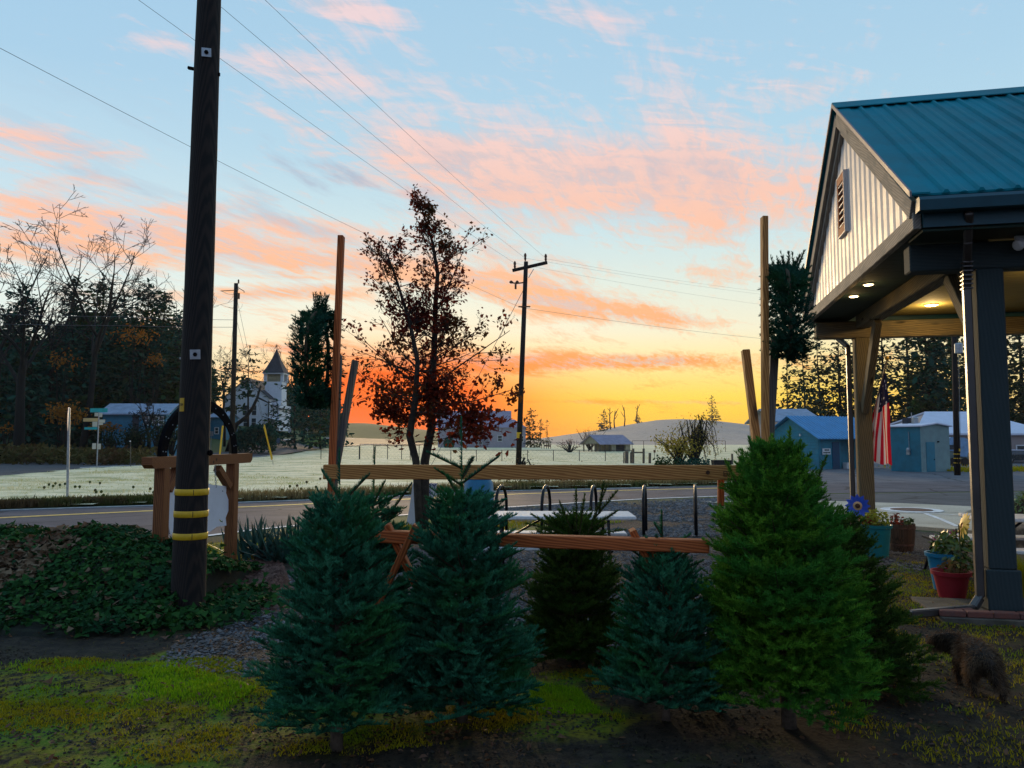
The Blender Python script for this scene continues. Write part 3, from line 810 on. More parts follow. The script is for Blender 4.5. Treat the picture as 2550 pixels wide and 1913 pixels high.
# twigs, needles, small stones and leaf scraps strewn over the whole front yard
fy = [(p.x, p.y) for p in GP([(-400, 1590), (700, 1540), (2300, 1480), (2800, 1560), (2900, 1960), (-600, 1960)])]
x, y = scatter(fy, 52000, lambda x, y: np.clip(.25 + (fbm(x, y, .6, 71) - .4) * 3, 0, 1), 14)
stones('soil_crumbs', x, y, .004, .013, leafy('soil_crumbs', (.010, .008, .006), (.055, .042, .030), (.035, .034, .034), .9, 0, 1.5))
x, y = scatter(fy, 9000, lambda x, y: np.clip(.2 + (fbm(x, y, .8, 73) - .42) * 4, 0, 1), 15)
kind(leaf_cloud('leaf_litter', np.stack([x, y, gz_(x, y) + .012], 1), rng.normal(0, .5, (len(x), 3)) + [0, 0, 1], rng.uniform(.018, .046, len(x)), M['dead_leaf'], LEAF), 'stuff')
x, y = scatter(fy, 9000, None, 16)
kind(blades('dry_grass', np.stack([x, y, gz_(x, y)], 1), .018, .004, leafy('dry_grass', (.05, .055, .012), (.14, .12, .035), (.08, .10, .015), .8, .2), 2.5, False), 'stuff')
# hills beyond the field
def hill(name, prof, d0, d1, mat, seed):
    """prof: source-pixel skyline; the hill rises from d0 to its crest at d1 and falls behind"""
    cols = []
    for px in np.linspace(prof[0][0], prof[-1][0], 140):
        py = np.interp(px, [q[0] for q in prof], [q[1] for q in prof])
        row = []
        for f in np.concatenate([np.linspace(0, 1, 22), [1.15, 1.5, 2.0]]):
            d = d0 + (d1 - d0) * f; top = CAM_H + (1095 - py) / FPX * d1
            X_ = (px - 1275) / FPX * d
            e = S(f) if f <= 1 else 1 - S(np.array((f - 1)))
            z_ = top * float(e) + (fbm(X_, d, 26, seed) - .5) * 2.2 * math.sin(math.pi * min(f, 1)) + .05 - (.4 if f in (0, 2.0) else 0)
            row.append((X_, d, float(z_)))
        cols.append(row)
    nr = len(cols[0]); V = np.array(cols).reshape(-1, 3); I = np.arange(len(V)).reshape(-1, nr)
    F = np.stack([I[:-1, :-1], I[1:, :-1], I[1:, 1:], I[:-1, 1:]], -1).reshape(-1, 4)
    return kind(np_obj(name, V, F, mat, None, True), 'structure')
M['hill'] = frost_material('frosty_hillside', (.20, .15, .12), (.33, .26, .21), (.15, .145, .08))
hill('hill', [(1000, 1100), (1180, 1098), (1340, 1094), (1400, 1085), (1480, 1074), (1560, 1060), (1640, 1048), (1700, 1046), (1780, 1050), (1850, 1058), (1950, 1070), (2150, 1078), (2500, 1080), (3000, 1085)], 210, 620, M['hill'], 5)
hill('far_ridge', [(300, 1040), (560, 1062), (780, 1084), (880, 1080), (960, 1086), (1060, 1094), (1150, 1099)], 230, 420, simple('brown_ridge', (.07, .055, .05), .9, .4, .05, 0), 6)
# ------------------------------------------------------------------ needles on shoots
def needle_arrays(shoots, nl, nw, per_m, brush, seed, upb=.5):
    """shoots: (p, axis, length). Needles leave the axis at the brush angle; upb pushes them to the upper side"""
    r = np.random.default_rng(seed)
    p = np.array([s[0] for s in shoots], float); a = np.array([s[1] for s in shoots], float); L = np.array([s[2] for s in shoots], float)
    a /= np.linalg.norm(a, axis=1)[:, None]
    cnt = np.maximum(8, (L * per_m).astype(int)); idx = np.repeat(np.arange(len(L)), cnt); n = len(idx)
    A = a[idx]; t = r.random(n)
    up = np.array([0, 0, 1.0]); U = up[None] - A * (A @ up)[:, None]
    bad = np.linalg.norm(U, axis=1) < .15; U[bad] = np.cross(A[bad], [0, 1, 0]); U /= np.linalg.norm(U, axis=1)[:, None]
    Vv = np.cross(A, U)
    ph = r.uniform(-np.pi, np.pi, n); ph = ph * (1 - upb * (np.abs(ph) / np.pi))
    al = brush + r.normal(0, .16, n); al = al * (1 - .45 * np.clip((t - .75) / .25, 0, 1))
    D = np.cos(al)[:, None] * A + np.sin(al)[:, None] * (np.cos(ph)[:, None] * U + np.sin(ph)[:, None] * Vv)
    ln = nl * r.uniform(.75, 1.2, n) * (1 - .35 * np.clip((t - .8) / .2, 0, 1)) * np.clip(L[idx] / .06, .7, 1)
    B = p[idx] + A * (t * L[idx])[:, None]
    Wd = np.cross(D, r.normal(size=(n, 3))); Wd /= np.linalg.norm(Wd, axis=1)[:, None] + 1e-9
    Tp = B + D * ln[:, None] + U * (ln * .12)[:, None]
    V = np.stack([B + Wd * nw / 2, B - Wd * nw / 2, Tp], 1).reshape(-1, 3)
    tone = np.clip(r.random(len(L))[idx] + r.normal(0, .12, n), 0, 1)
    return V, np.repeat(tone, 3)
def crown_from(shoots, name, mat, parent, nl=.024, nw=.0040, per_m=1100, brush=.95, seed=1, upb=.5):
    V, tone = needle_arrays(shoots, nl, nw, per_m, brush, seed, upb)
    return np_obj(name, V, np.arange(len(V)).reshape(-1, 3), mat, parent, False, {'tone': tone})
def fir(label, base, H, R, mat, seed, z0=.16, lean=(0, 0), pitch=(.30, .75), gap=.12, nb=6, nl=.024, per_m=1100, brush=.95, upb=.5, power=.85, leader=.22, tips=None, loose=0., dens=1., group='cut Christmas trees leaning on the wooden rack', shape=None, crown_z=None):
    """a cut Christmas tree: trunk with sawn butt, whorls of branches, side twigs, needles on every twig"""
    r = random.Random(seed)
    root = T('christmas_tree', label, 'christmas tree', base, group)
    b0 = Vector(base); top = b0 + Vector((lean[0], lean[1], H))
    def ax(z): return b0.lerp(top, z / H)
    b = MB(); b.tube([ax(H * k / 10) for k in range(11)], [.040 * (1 - .9 * k / 10) * (H / 1.6) + .004 for k in range(11)], 9, jit=.12)
    b.build('trunk', M['bark_fir'], root, True)
    shoots, wb = [], MB()
    z = z0
    while z < H * .985:
        f = (z - z0) / (H - z0)
        Lz = R * ((1 - f) ** power) * (shape(f) if shape else 1)
        pt = pitch[0] + (pitch[1] - pitch[0]) * f
        n = nb if f < .8 else max(4, nb - 1)
        a0 = r.uniform(0, 6.28)
        for k in range(n):
            a = a0 + 6.283 * k / n + r.uniform(-.25, .25)
            L = Lz * r.uniform(.80 - loose, 1.12 + loose) + .05
            e = pt + r.uniform(-.13, .13)
            d = Vector((math.cos(a) * math.cos(e), math.sin(a) * math.cos(e), math.sin(e)))
            p0 = ax(min(H, z + r.uniform(-.02, .02))); p1 = p0 + d * L
            sag = -.10 * L * (1 - f)
            pm = p0.lerp(p1, .55) + Vector((0, 0, sag))
            if L > .12:
                wb.tube([p0, pm, p1], [.007, .005, .002], 4, cap=False)
            side = d.cross(Z).normalized()
            pos = max(.05, L * .16)
            while pos < L - .02:
                q = p0.lerp(pm, pos / (L * .55)) if pos < L * .55 else pm.lerp(p1, (pos - L * .55) / (L * .45))
                for sgn in (-1, 1):
                    l2 = min(.32, (L - pos) * .72 + .05) * r.uniform(.7, 1.1)
                    ang = r.uniform(.65, .95)
                    d2 = (d * math.cos(ang) + side * sgn * math.sin(ang) + Z * r.uniform(-.05, .42)).normalized()
                    if l2 > .13:
                        nn = int(l2 / .088)
                        for j in range(nn):
                            u = (j + .6) / (nn + .4); qq = q + d2 * l2 * u
                            for sg in (-1, 1):
                                s2 = d2.cross(Z).normalized()
                                d3 = (d2 * .72 + s2 * sg * .66 + Z * r.uniform(.0, .75) + Vector((r.gauss(0, .2), r.gauss(0, .2), 0))).normalized()
                                if r.random() < dens: shoots.append((qq, d3, max(.06, min(.13, l2 * (1 - u) + .045)) * r.uniform(.8, 1.25)))
                        shoots.append((q + d2 * l2 * .25, d2, l2 * .75 + .03))
                    else:
                        if r.random() < dens: shoots.append((q, d2, l2 + .02))
                pos += .105
            shoots.append((pm, (p1 - pm).normalized(), (p1 - pm).length + .05))
            shoots.append((p0.lerp(pm, .5), (pm - p0).normalized(), (pm - p0).length * .5))
        z += gap * r.uniform(.85, 1.15) * (1 if f < .7 else .8)
    shoots.append((ax(H - .03), (top - b0).normalized() + Vector((r.uniform(-.05, .05), r.uniform(-.05, .05), 0)), leader))
    for (o, d, l) in (tips or []):
        shoots += [(ax(H) + Vector(o), Vector(d).normalized(), l)] * 2; wb.tube([ax(H) + Vector(o), ax(H) + Vector(o) + Vector(d).normalized() * l], [.006, .003], 4)
    wb.build('branches', M['twig'], root)
    cr = crown_from(shoots, 'crown', mat, root, nl, .0058, per_m, brush, seed, upb)
    return root, len(shoots)

nob = dict(nl=.028, per_m=780, brush=.92, upb=.55)
dgl = dict(nl=.029, per_m=600, brush=.85, upb=.15, dens=.95)
trees = []
trees.append(fir('blue green cut tree with a tall pale leader, leftmost in the front row', G(838, 1868), 1.20, .37, M['needle_noble'], 1, z0=.20, nb=8, gap=.088, power=.40, pitch=(.08, .85), leader=.38,
                 tips=[((0, 0, .08), (-.55, .1, .80), .19), ((0, 0, .06), (.62, -.1, .62), .22), ((.0, .0, -.06), (.35, -.5, .6), .17), ((0, 0, -.08), (.8, .1, .4), .24), ((0, 0, -.08), (-.8, .1, .4), .22)], **nob))
trees.append(fir('blue green cut tree with a bare open top whorl, second from the left', G(1150, 1800), 1.21, .43, M['needle_noble'], 2, z0=.13, nb=8, gap=.088, power=.42, pitch=(.06, .70), leader=.55,
                 tips=[((0, 0, .22), (-.90, -.1, .42), .23), ((0, 0, .14), (.76, -.15, .55), .26), ((0, 0, .17), (.3, -.5, .55), .17), ((0, 0, .12), (-.6, -.3, .4), .2), ((0, 0, -.02), (-.72, -.35, .30), .24), ((0, 0, -.04), (.85, .1, .28), .26), ((0, 0, .02), (-.35, -.3, .62), .2)], **nob))
trees.append(fir('cut fir half hidden between the two blue green trees, its thin leader crossing the rail', G(925, 1700), 1.14, .36, M['needle_noble'], 3, z0=.12, nb=7, gap=.10, power=.45, pitch=(.15, .7), leader=.44,
                 tips=[((0, 0, .02), (-.75, 0, .5), .17), ((0, 0, .02), (.85, 0, .35), .22), ((0, 0, .03), (.4, 0, .8), .17), ((0, 0, -.05), (.9, -.2, .15), .2), ((.1, 0, -.05), (.55, -.1, .75), .27)], **nob))
trees.append(fir('shaded green cut tree standing behind the lower rail of the rack', G(1432, 1650), .98, .37, M['needle_shaded'], 4, z0=.08, nb=8, gap=.085, power=.36, pitch=(.08, .8), leader=.12,
                 tips=[((.07, -.2, -.06), (.38, -.1, .95), .38), ((.02, -.2, -.04), (.12, -.1, .9), .28), ((.12, -.2, .06), (.62, -.1, .75), .26), ((-.06, -.2, -.06), (-.7, 0, .42), .30), ((.0, -.2, -.06), (.85, 0, .12), .34), ((.16, -.2, .10), (.15, 0, .95), .22), ((-.10, -.1, -.04), (-.9, 0, .22), .26), ((.0, -.2, -.02), (.0, 0, 1), .30), ((-.04, -.2, 0), (-.35, 0, .8), .2), ((.1, -.2, 0), (.8, 0, .5), .22)], **dgl))
trees.append(fir('small blue green cut tree with stubby brush tips, shortest in the front row', G(1660, 1795), .87, .37, M['needle_noble'], 5, z0=.12, nb=8, gap=.088, power=.44, pitch=(.15, 1.0), leader=.13, lean=(.02, .15),
                 tips=[((0, 0, -.06), (-.8, -.1, .55), .24), ((0, 0, -.1), (.85, -.1, .4), .26), ((0, 0, -.04), (.5, -.3, .75), .2), ((0, 0, -.02), (-.25, -.3, .9), .2), ((0, 0, 0), (.0, 0, 1), .30), ((0, 0, .15), (-.45, 0, .7), .09), ((0, 0, -.1), (-.5, -.6, .4), .24), ((.0, 0, .05), (.75, 0, .5), .2)], **nob))
trees.append(fir('big bright green cut fir, largest of all, in front of the shed', G(1965, 1812), 1.52, .44, M['needle_doug'], 6, z0=.22, nb=9, gap=.075, power=.56, pitch=(.0, 1.0), leader=.14, lean=(-.02, .1), shape=lambda f: 1.0 + .28 * math.sin(f * 3.0),
                 tips=[((-.1, 0, -.1), (-.2, 0, 1), .2), ((.12, 0, -.12), (.25, 0, 1), .2), ((.24, 0, -.2), (.4, 0, 1), .2), ((-.2, 0, -.2), (-.45, 0, .9), .18), ((.05, -.1, -.05), (.1, 0, 1), .2)], **dgl))
trees.append(fir('dark green cut fir lying behind the biggest tree, beside the red pot', G(2160, 1720), 1.08, .37, M['needle_shaded'], 7, z0=.10, nb=8, gap=.09, power=.6, pitch=(.0, .9), leader=.10, lean=(-.10, .2), **dgl))
trees.append(fir('cut tree with curled pale tips peeping out behind the biggest tree', G(2075, 1680), 1.24, .26, M['needle_shaded'], 8, z0=.2, nb=6, gap=.11, power=.6, pitch=(.2, .9), leader=.08, lean=(-.05, .25), **dgl))

# ------------------------------------------------------------------ wooden rack: tall posts, V legs and the top rail
RY = 5.0
rk = T('tree_rack', 'tall wooden rack of posts and long boards behind the cut trees', 'tree rack', G(1360, 1095 + FPX * 1.6 / RY))
def bar_px(b, a, c, Ya, Yc, wd, ht, up, bev=.004):
    b.bar(P(a[0], a[1], Ya), P(c[0], c[1], Yc), wd, ht, up, bev); return b
b = MB(); b.bar(P(806, 1175.5, 4.92), P(1900, 1177, 4.86), .038, .092, Z); b.build('top_rail', M['cedar'], rk)
b = MB(); b.bar(P(814, 1480, 5.0), P(850, 588, 5.02), .038, .060, Vector((0, 1, 0))); b.build('post', M['cedar_red'], rk)
b = MB(); b.bar(P(1908, 1480, 4.98), P(1903, 540, 5.0), .038, .058, Vector((0, 1, 0))); b.build('post', M['cedar'], rk)
b = MB(); b.bar(P(822, 1400, 5.10), P(841, 884, 5.10), .058, .04, Vector((0, 1, 0))); b.build('splint', M['lumber_grey'], rk)
b = MB(); b.bar(P(812, 1300, 4.98), P(885, 900, 5.25), .040, .06, Vector((0, 1, 0))); b.build('leg', M['lumber_grey'], rk)
b = MB(); b.bar(P(1893, 1180, 5.08), P(1856, 872, 5.20), .050, .05, Vector((0, 1, 0))); b.build('leg', M['cedar'], rk)
b = MB(); b.bar(P(1910, 1180, 5.14), P(1929, 845, 5.10), .055, .05, Vector((0, 1, 0))); b.build('splint', M['lumber_grey'], rk)
b = MB(); b.bar(P(1795, 1260, 5.0), P(1795, 1190, 5.0), .04, .03, Vector((0, 1, 0))); b.build('batten', M['cedar_red'], rk)
b = MB(); p = P(1763, 1177, 4.838); b.lathe(p, [(.0, 0), (.012, .001), (.013, -.002)], 12, Vector((0, -1, 0)), False, False); b.build('knot', simple('pine_knot', (.06, .02, .008), .6, .3, 60, 0), rk)
b = MB(); c = P(1812, 1179, 4.8385)
for (ux, uz, wx, hz2) in ((-.014, .012, .020, .003), (-.014, -.004, .020, .003), (-.014, -.018, .020, .003), (-.024, -.003, .003, .034), (.010, .004, .003, .044), (.010, .012, .016, .003), (.010, -.006, .016, .003), (-.004, .0, .003, .024)):
    b.box(c + Vector((ux, 0, uz)), (wx, .002, hz2))
b.build('grade_stamp', M['ink'], rk)
# the low rail the trees lean on, carried by two pairs of crossed boards
lw = T('sawhorse_rail', 'low red brown rail resting on two pairs of crossed boards among the cut trees', 'sawhorse', G(1300, 1095 + FPX * 1.6 / 4.7))
b = MB(); b.bar(P(930, 1335, 4.86), P(1765, 1360, 4.55), .085, .075, Z, .006); b.build('rail', M['cedar_red'], lw)
for (cx, cy, Y_) in ((1000, 1345, 4.80), (1620, 1360, 4.60)):
    c = P(cx, cy, Y_)
    b = MB(); b.bar(c + (Vector((.10, -.07, .10)) if cx < 1300 else Vector((.03, .06, .0))), Vector((c.x - (.42 if cx < 1300 else .02), c.y + (-.10 if cx < 1300 else .30), .0)), .038, .088, Vector((0, 1, 0))); b.build('leg', M['cedar_red'], lw)
    b = MB(); b.bar(c + Vector((-.10, .06, .09)), Vector((c.x + .42, c.y + .12, .0)), .038, .088, Vector((0, 1, 0))); b.build('leg', M['cedar_red'], lw)

# ------------------------------------------------------------------ fir wreaths, seen nearly edge-on against the posts
def wreath(label, c, W_, H_, dp, seed, n=1100):
    r = random.Random(seed); root = T('fir_wreath', label, 'wreath', c, 'fir wreaths on the tall posts')
    b = MB(); c = Vector(c); ring, sh = [], []
    for k in range(33):
        a = 2 * math.pi * k / 32
        ring.append(c + Vector((math.sin(a) * dp * .30 * .35, math.sin(a) * dp * .45, math.cos(a) * H_ * .40)))
    b.tube(ring, .012, 6); b.build('wire_ring', M['twig'], root)
    for k in range(n):
        a = r.uniform(0, 6.283); rr = math.sqrt(r.random()); t = r.uniform(0, 6.283)
        q = Vector((math.sin(a) * .03, math.sin(a) * dp * .45, math.cos(a) * H_ * .38))
        o = Vector((math.cos(t) * W_ * .42 * rr, math.sin(t) * W_ * .25 * rr, math.sin(t) * W_ * .25 * rr))
        tang = Vector((0, math.cos(a), -math.sin(a)))
        d = (o.normalized() * .9 + tang * .8 + Vector((r.gauss(0, .3), r.gauss(0, .3), r.gauss(0, .3) + .1))).normalized()
        sh.append((c + q + o, d, r.uniform(.05, .10)))
    for k in range(26):
        a = r.uniform(-1.2, 1.2); q = Vector((r.uniform(-.35, .35) * W_, 0, math.cos(a) * H_ * .42))
        sh.append((c + q, Vector((q.x * 3 + r.gauss(0, .3), r.gauss(0, .3), .9)).normalized(), r.uniform(.08, .15)))
    crown_from(sh, 'sprays', M['needle_wreath'], root, .024, .0055, 650, .8, seed, .2)
    return root
wreath('dark fir wreath hung on the left post of the rack, seen edge on', P(790, 893, 5.02), .15, .76, .34, 21, 850)
wreath('dark fir wreath hung on the right post of the rack, near the canopy gable', P(1960, 778, 5.04), .21, .70, .40, 22, 950)
# ------------------------------------------------------------------ broadleaf trees: recursive limbs
def limbs(b, p, d, L, r0, lvl, r, ends, up=.15, wig=.28, spread=.75, kids=(3, 4), shrink=.62, nmin=5, minr=.004, alln=None):
    n = max(3, int(L / .22) if L < 3 else 9); pts, rad = [Vector(p)], [r0]; q = Vector(p); d = Vector(d).normalized(); dirs = [d.copy()]
    for i in range(n):
        d = (d + Vector((r.gauss(0, wig), r.gauss(0, wig), r.gauss(0, wig) + up)) * (.5 / max(2, n) * 2.2)).normalized()
        q = q + d * (L / n); pts.append(q.copy()); rad.append(max(minr, r0 * (1 - .72 * (i + 1) / n))); dirs.append(d.copy())
    b.tube(pts, rad, 7 if lvl > 2 else (5 if lvl > 0 else 3), cap=False)
    if alln is not None and lvl <= 1:
        alln += [(pts[i], dirs[i]) for i in range(1, len(pts))]
    if lvl == 0:
        ends.append((pts[-1], d)); return
    k = r.randint(*kids) + (1 if lvl > 2 else 0)
    for j in range(k):
        u = .30 + .70 * (j + r.uniform(.2, .8)) / k
        i = min(n, max(1, int(u * n))); dd = dirs[i]
        ax = dd.orthogonal().normalized(); ax.rotate(Matrix.Rotation(r.uniform(0, 6.28), 3, dd))
        nd = (dd * math.cos(spread * r.uniform(.6, 1.2)) + ax * math.sin(spread * r.uniform(.6, 1.2))).normalized()
        limbs(b, pts[i], nd, L * shrink * r.uniform(.7, 1.15) * (1.15 - .45 * u), rad[i] * .68, lvl - 1, r, ends, up, wig, spread, kids, shrink, nmin, minr, alln)

# the young oak by the road, two stems, brown leaves still on
M['oak_leaf'] = leafy('russet_backlit_oak_leaves', (.06, .012, .010), (.26, .035, .014), (.10, .05, .015), .7, .55, 1.0)  # russet made redder, the glow of sun behind the leaves put into it
ob = G(1044, 1318); r = random.Random(4)
oak = T('oak_tree', 'young two stemmed oak holding russet leaves against the sunrise', 'tree', ob)
OY = ob.y
b, tw, lv = MB(), MB(), []
def oakpath(px): return [P(x, y, OY + k) for (x, y, k) in px]
st1 = oakpath([(1046, 1330, 0), (1040, 1230, 0), (1036, 1150, -.05), (1020, 1085, -.1), (1034, 1000, -.2), (1040, 900, -.25), (1020, 800, -.3), (985, 690, -.3), (960, 620, -.3)])
st2 = oakpath([(1054, 1330, .05), (1058, 1220, .1), (1058, 1150, .12), (1075, 1060, .15), (1076, 960, .15), (1082, 860, .15), (1084, 760, .1), (1090, 680, .05), (1076, 600, 0), (1054, 530, 0), (1034, 482, 0)])
b.tube(st1, [.075, .07, .066, .064, .055, .045, .034, .02, .008], 8, jit=.1); b.tube(st2, [.09, .085, .08, .072, .066, .056, .046, .036, .026, .015, .005], 8, jit=.1)
b.build('trunk', M['bark'], oak, True)
def along_path(pts, u):
    f = u * (len(pts) - 1); i = min(int(f), len(pts) - 2); return pts[i].lerp(pts[i + 1], f - i)
prim, longb = [], set()
def silw(zpx):   # half widths of the crown at a picture height, left and right of x=1070
    ys_ = [480, 540, 600, 680, 760, 830, 900, 960, 1020, 1080, 1120]
    return np.interp(zpx, ys_, [10, 60, 135, 140, 140, 160, 220, 200, 165, 130, 90]), np.interp(zpx, ys_, [10, 70, 110, 130, 110, 150, 180, 175, 190, 190, 130])
for k in range(175):
    st = st2 if k % 5 < 3 else st1
    u = r.uniform(.34, .97) if st is st2 else r.uniform(.42, .98)
    if k > 150: u = r.uniform(.32, .62)
    q = along_path(st, u); a = r.uniform(0, 6.283); sg = math.cos(a)
    zp = 1095 - (q.z - CAM_H) * FPX / OY
    lf, rt = silw(zp - 30); reach = (rt if sg > 0 else lf) / FPX * OY
    rise = r.uniform(.15, .9) if zp < 900 else r.uniform(-.15, .6)
    d = Vector((sg, math.sin(a) * .8, rise)).normalized()
    L = max(.22, (reach * .82 - abs(q.x - P(1070, zp, OY).x) * .2) * r.uniform(.45, 1.0))
    prim.append((q, d, L))
for (x0, y0, x1, y1) in [(1080, 960, 1330, 800), (1080, 1010, 1325, 975), (1040, 960, 860, 815), (1036, 1010, 870, 905), (1080, 900, 1250, 790), (1075, 1060, 1270, 1040), (1030, 1060, 905, 1030), (1084, 780, 1215, 570), (1030, 820, 935, 610), (1085, 700, 1180, 540), (1075, 1070, 1230, 1085)]:
    q, e = P(x0, y0, OY), P(x1, y1, OY + r.uniform(-.5, .5)); prim.append((q, (e - q).normalized(), (e - q).length * .8)); longb.add(len(prim) - 1)
for pi_, (q, d, L) in enumerate(prim):
    ends, al = [], []
    limbs(tw, q, d, L, .006 + .008 * L, 2, r, ends, .18, .30, .75, (3, 5), .52, minr=.003, alln=al)
    lv += [(p, dd) for (p, dd) in ends] * (3 if pi_ in longb else 1) + al[::(1 if pi_ in longb else 4)]
tw.build('branches', M['bark'], oak)
C, N, OS = [], [], []
for (p, d) in lv:
    zp = 1095 - (p.z - CAM_H) * FPX / OY
    k = r.choice((0, 1, 1, 2)) if zp < 800 else (r.choice((0, 1, 1, 2)) if zp < 960 else r.choice((1, 1, 2, 3)))
    for j in range(k):
        OS.append(.068 if zp < 760 else .08 if zp < 950 else .095); C.append(p + Vector((r.gauss(0, .05), r.gauss(0, .06), r.gauss(0, .05)))); N.append((r.gauss(0, 1), r.gauss(0, 1) - .4, r.gauss(0, .8) + .3))
for k in range(340):       # the dense skirt of leaves low on the right
    OS.append(.12); C.append(P(1170 + r.gauss(0, 48), 1055 + r.gauss(0, 26), OY - .2 + r.gauss(0, .3))); N.append((r.gauss(0, 1), r.gauss(0, 1), r.gauss(0, 1)))
kind(leaf_cloud('crown', C, N, np.array(OS), M['oak_leaf'], OAK, oak), 'stuff')

# bare maples and oaks at the left edge
M['bark_far'] = simple('grey_green_bark', (.008, .009, .008), .95, .35, 1.2, 0)
def bare_tree(label, base, H, seed, path=None, lvl=4, r0=.3, lean=0.0, up=.25, name='bare_tree'):
    r = random.Random(seed); root = T(name, label, 'bare tree', base)
    b, t2 = MB(), MB(); p0 = Vector(base)
    tr = [p0 + Vector((lean * H * f + .12 * math.sin(f * 5 + seed), .1 * math.cos(f * 4), H * .42 * f)) for f in np.linspace(0, 1, 8)] if path is None else path
    b.tube(tr, list(np.linspace(r0 * 1.15, r0 * .62, len(tr))), 8, jit=.12); b.build('trunk', M['bark_far'], root, True)
    ends = []
    k = 5
    for j in range(k):
        a = 6.283 * j / k + r.uniform(-.5, .5); e = r.uniform(.75, 1.3)
        i = len(tr) - 1 - (j % 3); d = Vector((math.cos(a) * math.cos(e), math.sin(a) * math.cos(e), math.sin(e)))
        limbs(t2, tr[i], d, H * .36 * r.uniform(.8, 1.2), r0 * .42, lvl, r, ends, up * .45, .42, .85, (2, 3), .62, minr=.017)
    t2.build('branches', M['bark_far'], root)
    return root, ends
def gpt(px, py_base, Y):
    p = P(px, 1000, Y); return Vector((p.x, Y, tzf(p.x, Y)))
M['leaf_orange'] = leafy('last_orange_leaves', (.22, .08, .012), (.34, .15, .02), None, .7, .3)
t1, e1 = bare_tree('bare tree with the highest fan of twigs left of the big pole', gpt(205, 0, 62), 23.5, 31, lvl=4, r0=.27, lean=.05)
t2_, e2 = bare_tree('bare tree with a dark leaning forked trunk at the left edge of the lawn', gpt(42, 0, 56), 18.0, 32, lvl=4, r0=.36, lean=.03)
bare_tree('thin bare tree rising between two spruces', gpt(130, 0, 70), 22.5, 33, lvl=4, r0=.26)
bare_tree('pale bare tree just left of the big pole, behind the woods', gpt(420, 0, 95), 22.5, 34, lvl=3, r0=.2)
bare_tree('bare tree half cut off by the left edge of the picture', gpt(-20, 0, 60), 20.5, 35, lvl=4, r0=.25, lean=.02)
bare_tree('small bare tree in front of the blue house', gpt(372, 0, 58), 5.2, 36, lvl=4, r0=.17, up=.0)
for (i, (px, py, Y, n, sx, sz)) in enumerate([(165, 1030, 57, 420, 1.4, .8), (155, 900, 63, 130, 1.2, .9), (335, 835, 66, 240, 1.8, .9), (385, 895, 70, 100, 1.0, .6), (270, 1065, 60, 160, 1.0, .35), (14, 1068, 56, 60, .5, .3)]):
    r = random.Random(60 + i); c = P(px, py, Y); t = T('shrub', ['orange leaved shrub behind the stop sign', 'small orange crown low among the left woods', 'largest orange leaved crown in the woods by the big pole', 'faded orange sapling touching the big pole', 'low russet shrub under the blue house', 'yellow green bush at the far left edge'][i], 'shrub', (c.x, c.y, tzf(c.x, c.y)))
    sb = MB(); ends = []
    for j in range(5):
        q = Vector((c.x + r.uniform(-.2, .2), c.y, tzf(c.x, c.y))); e = c + Vector((r.uniform(-1, 1) * sx * .7, r.uniform(-.6, .6), r.uniform(-.3, .6) * sz))
        sb.tube([q, q.lerp(e, .5) + Vector((0, 0, .2)), e], [.06, .04, .015], 4, cap=False)
    sb.build('stems', M['bark_far'], t)
    C = [c + Vector((r.gauss(0, sx * .5), r.gauss(0, .6), r.gauss(0, sz * .5))) for _ in range(n)]
    kind(leaf_cloud('foliage', C, [(r.gauss(0, 1), r.gauss(0, 1), r.gauss(0, 1)) for _ in C], .26, M['leaf_orange'], LEAF, t), 'stuff')

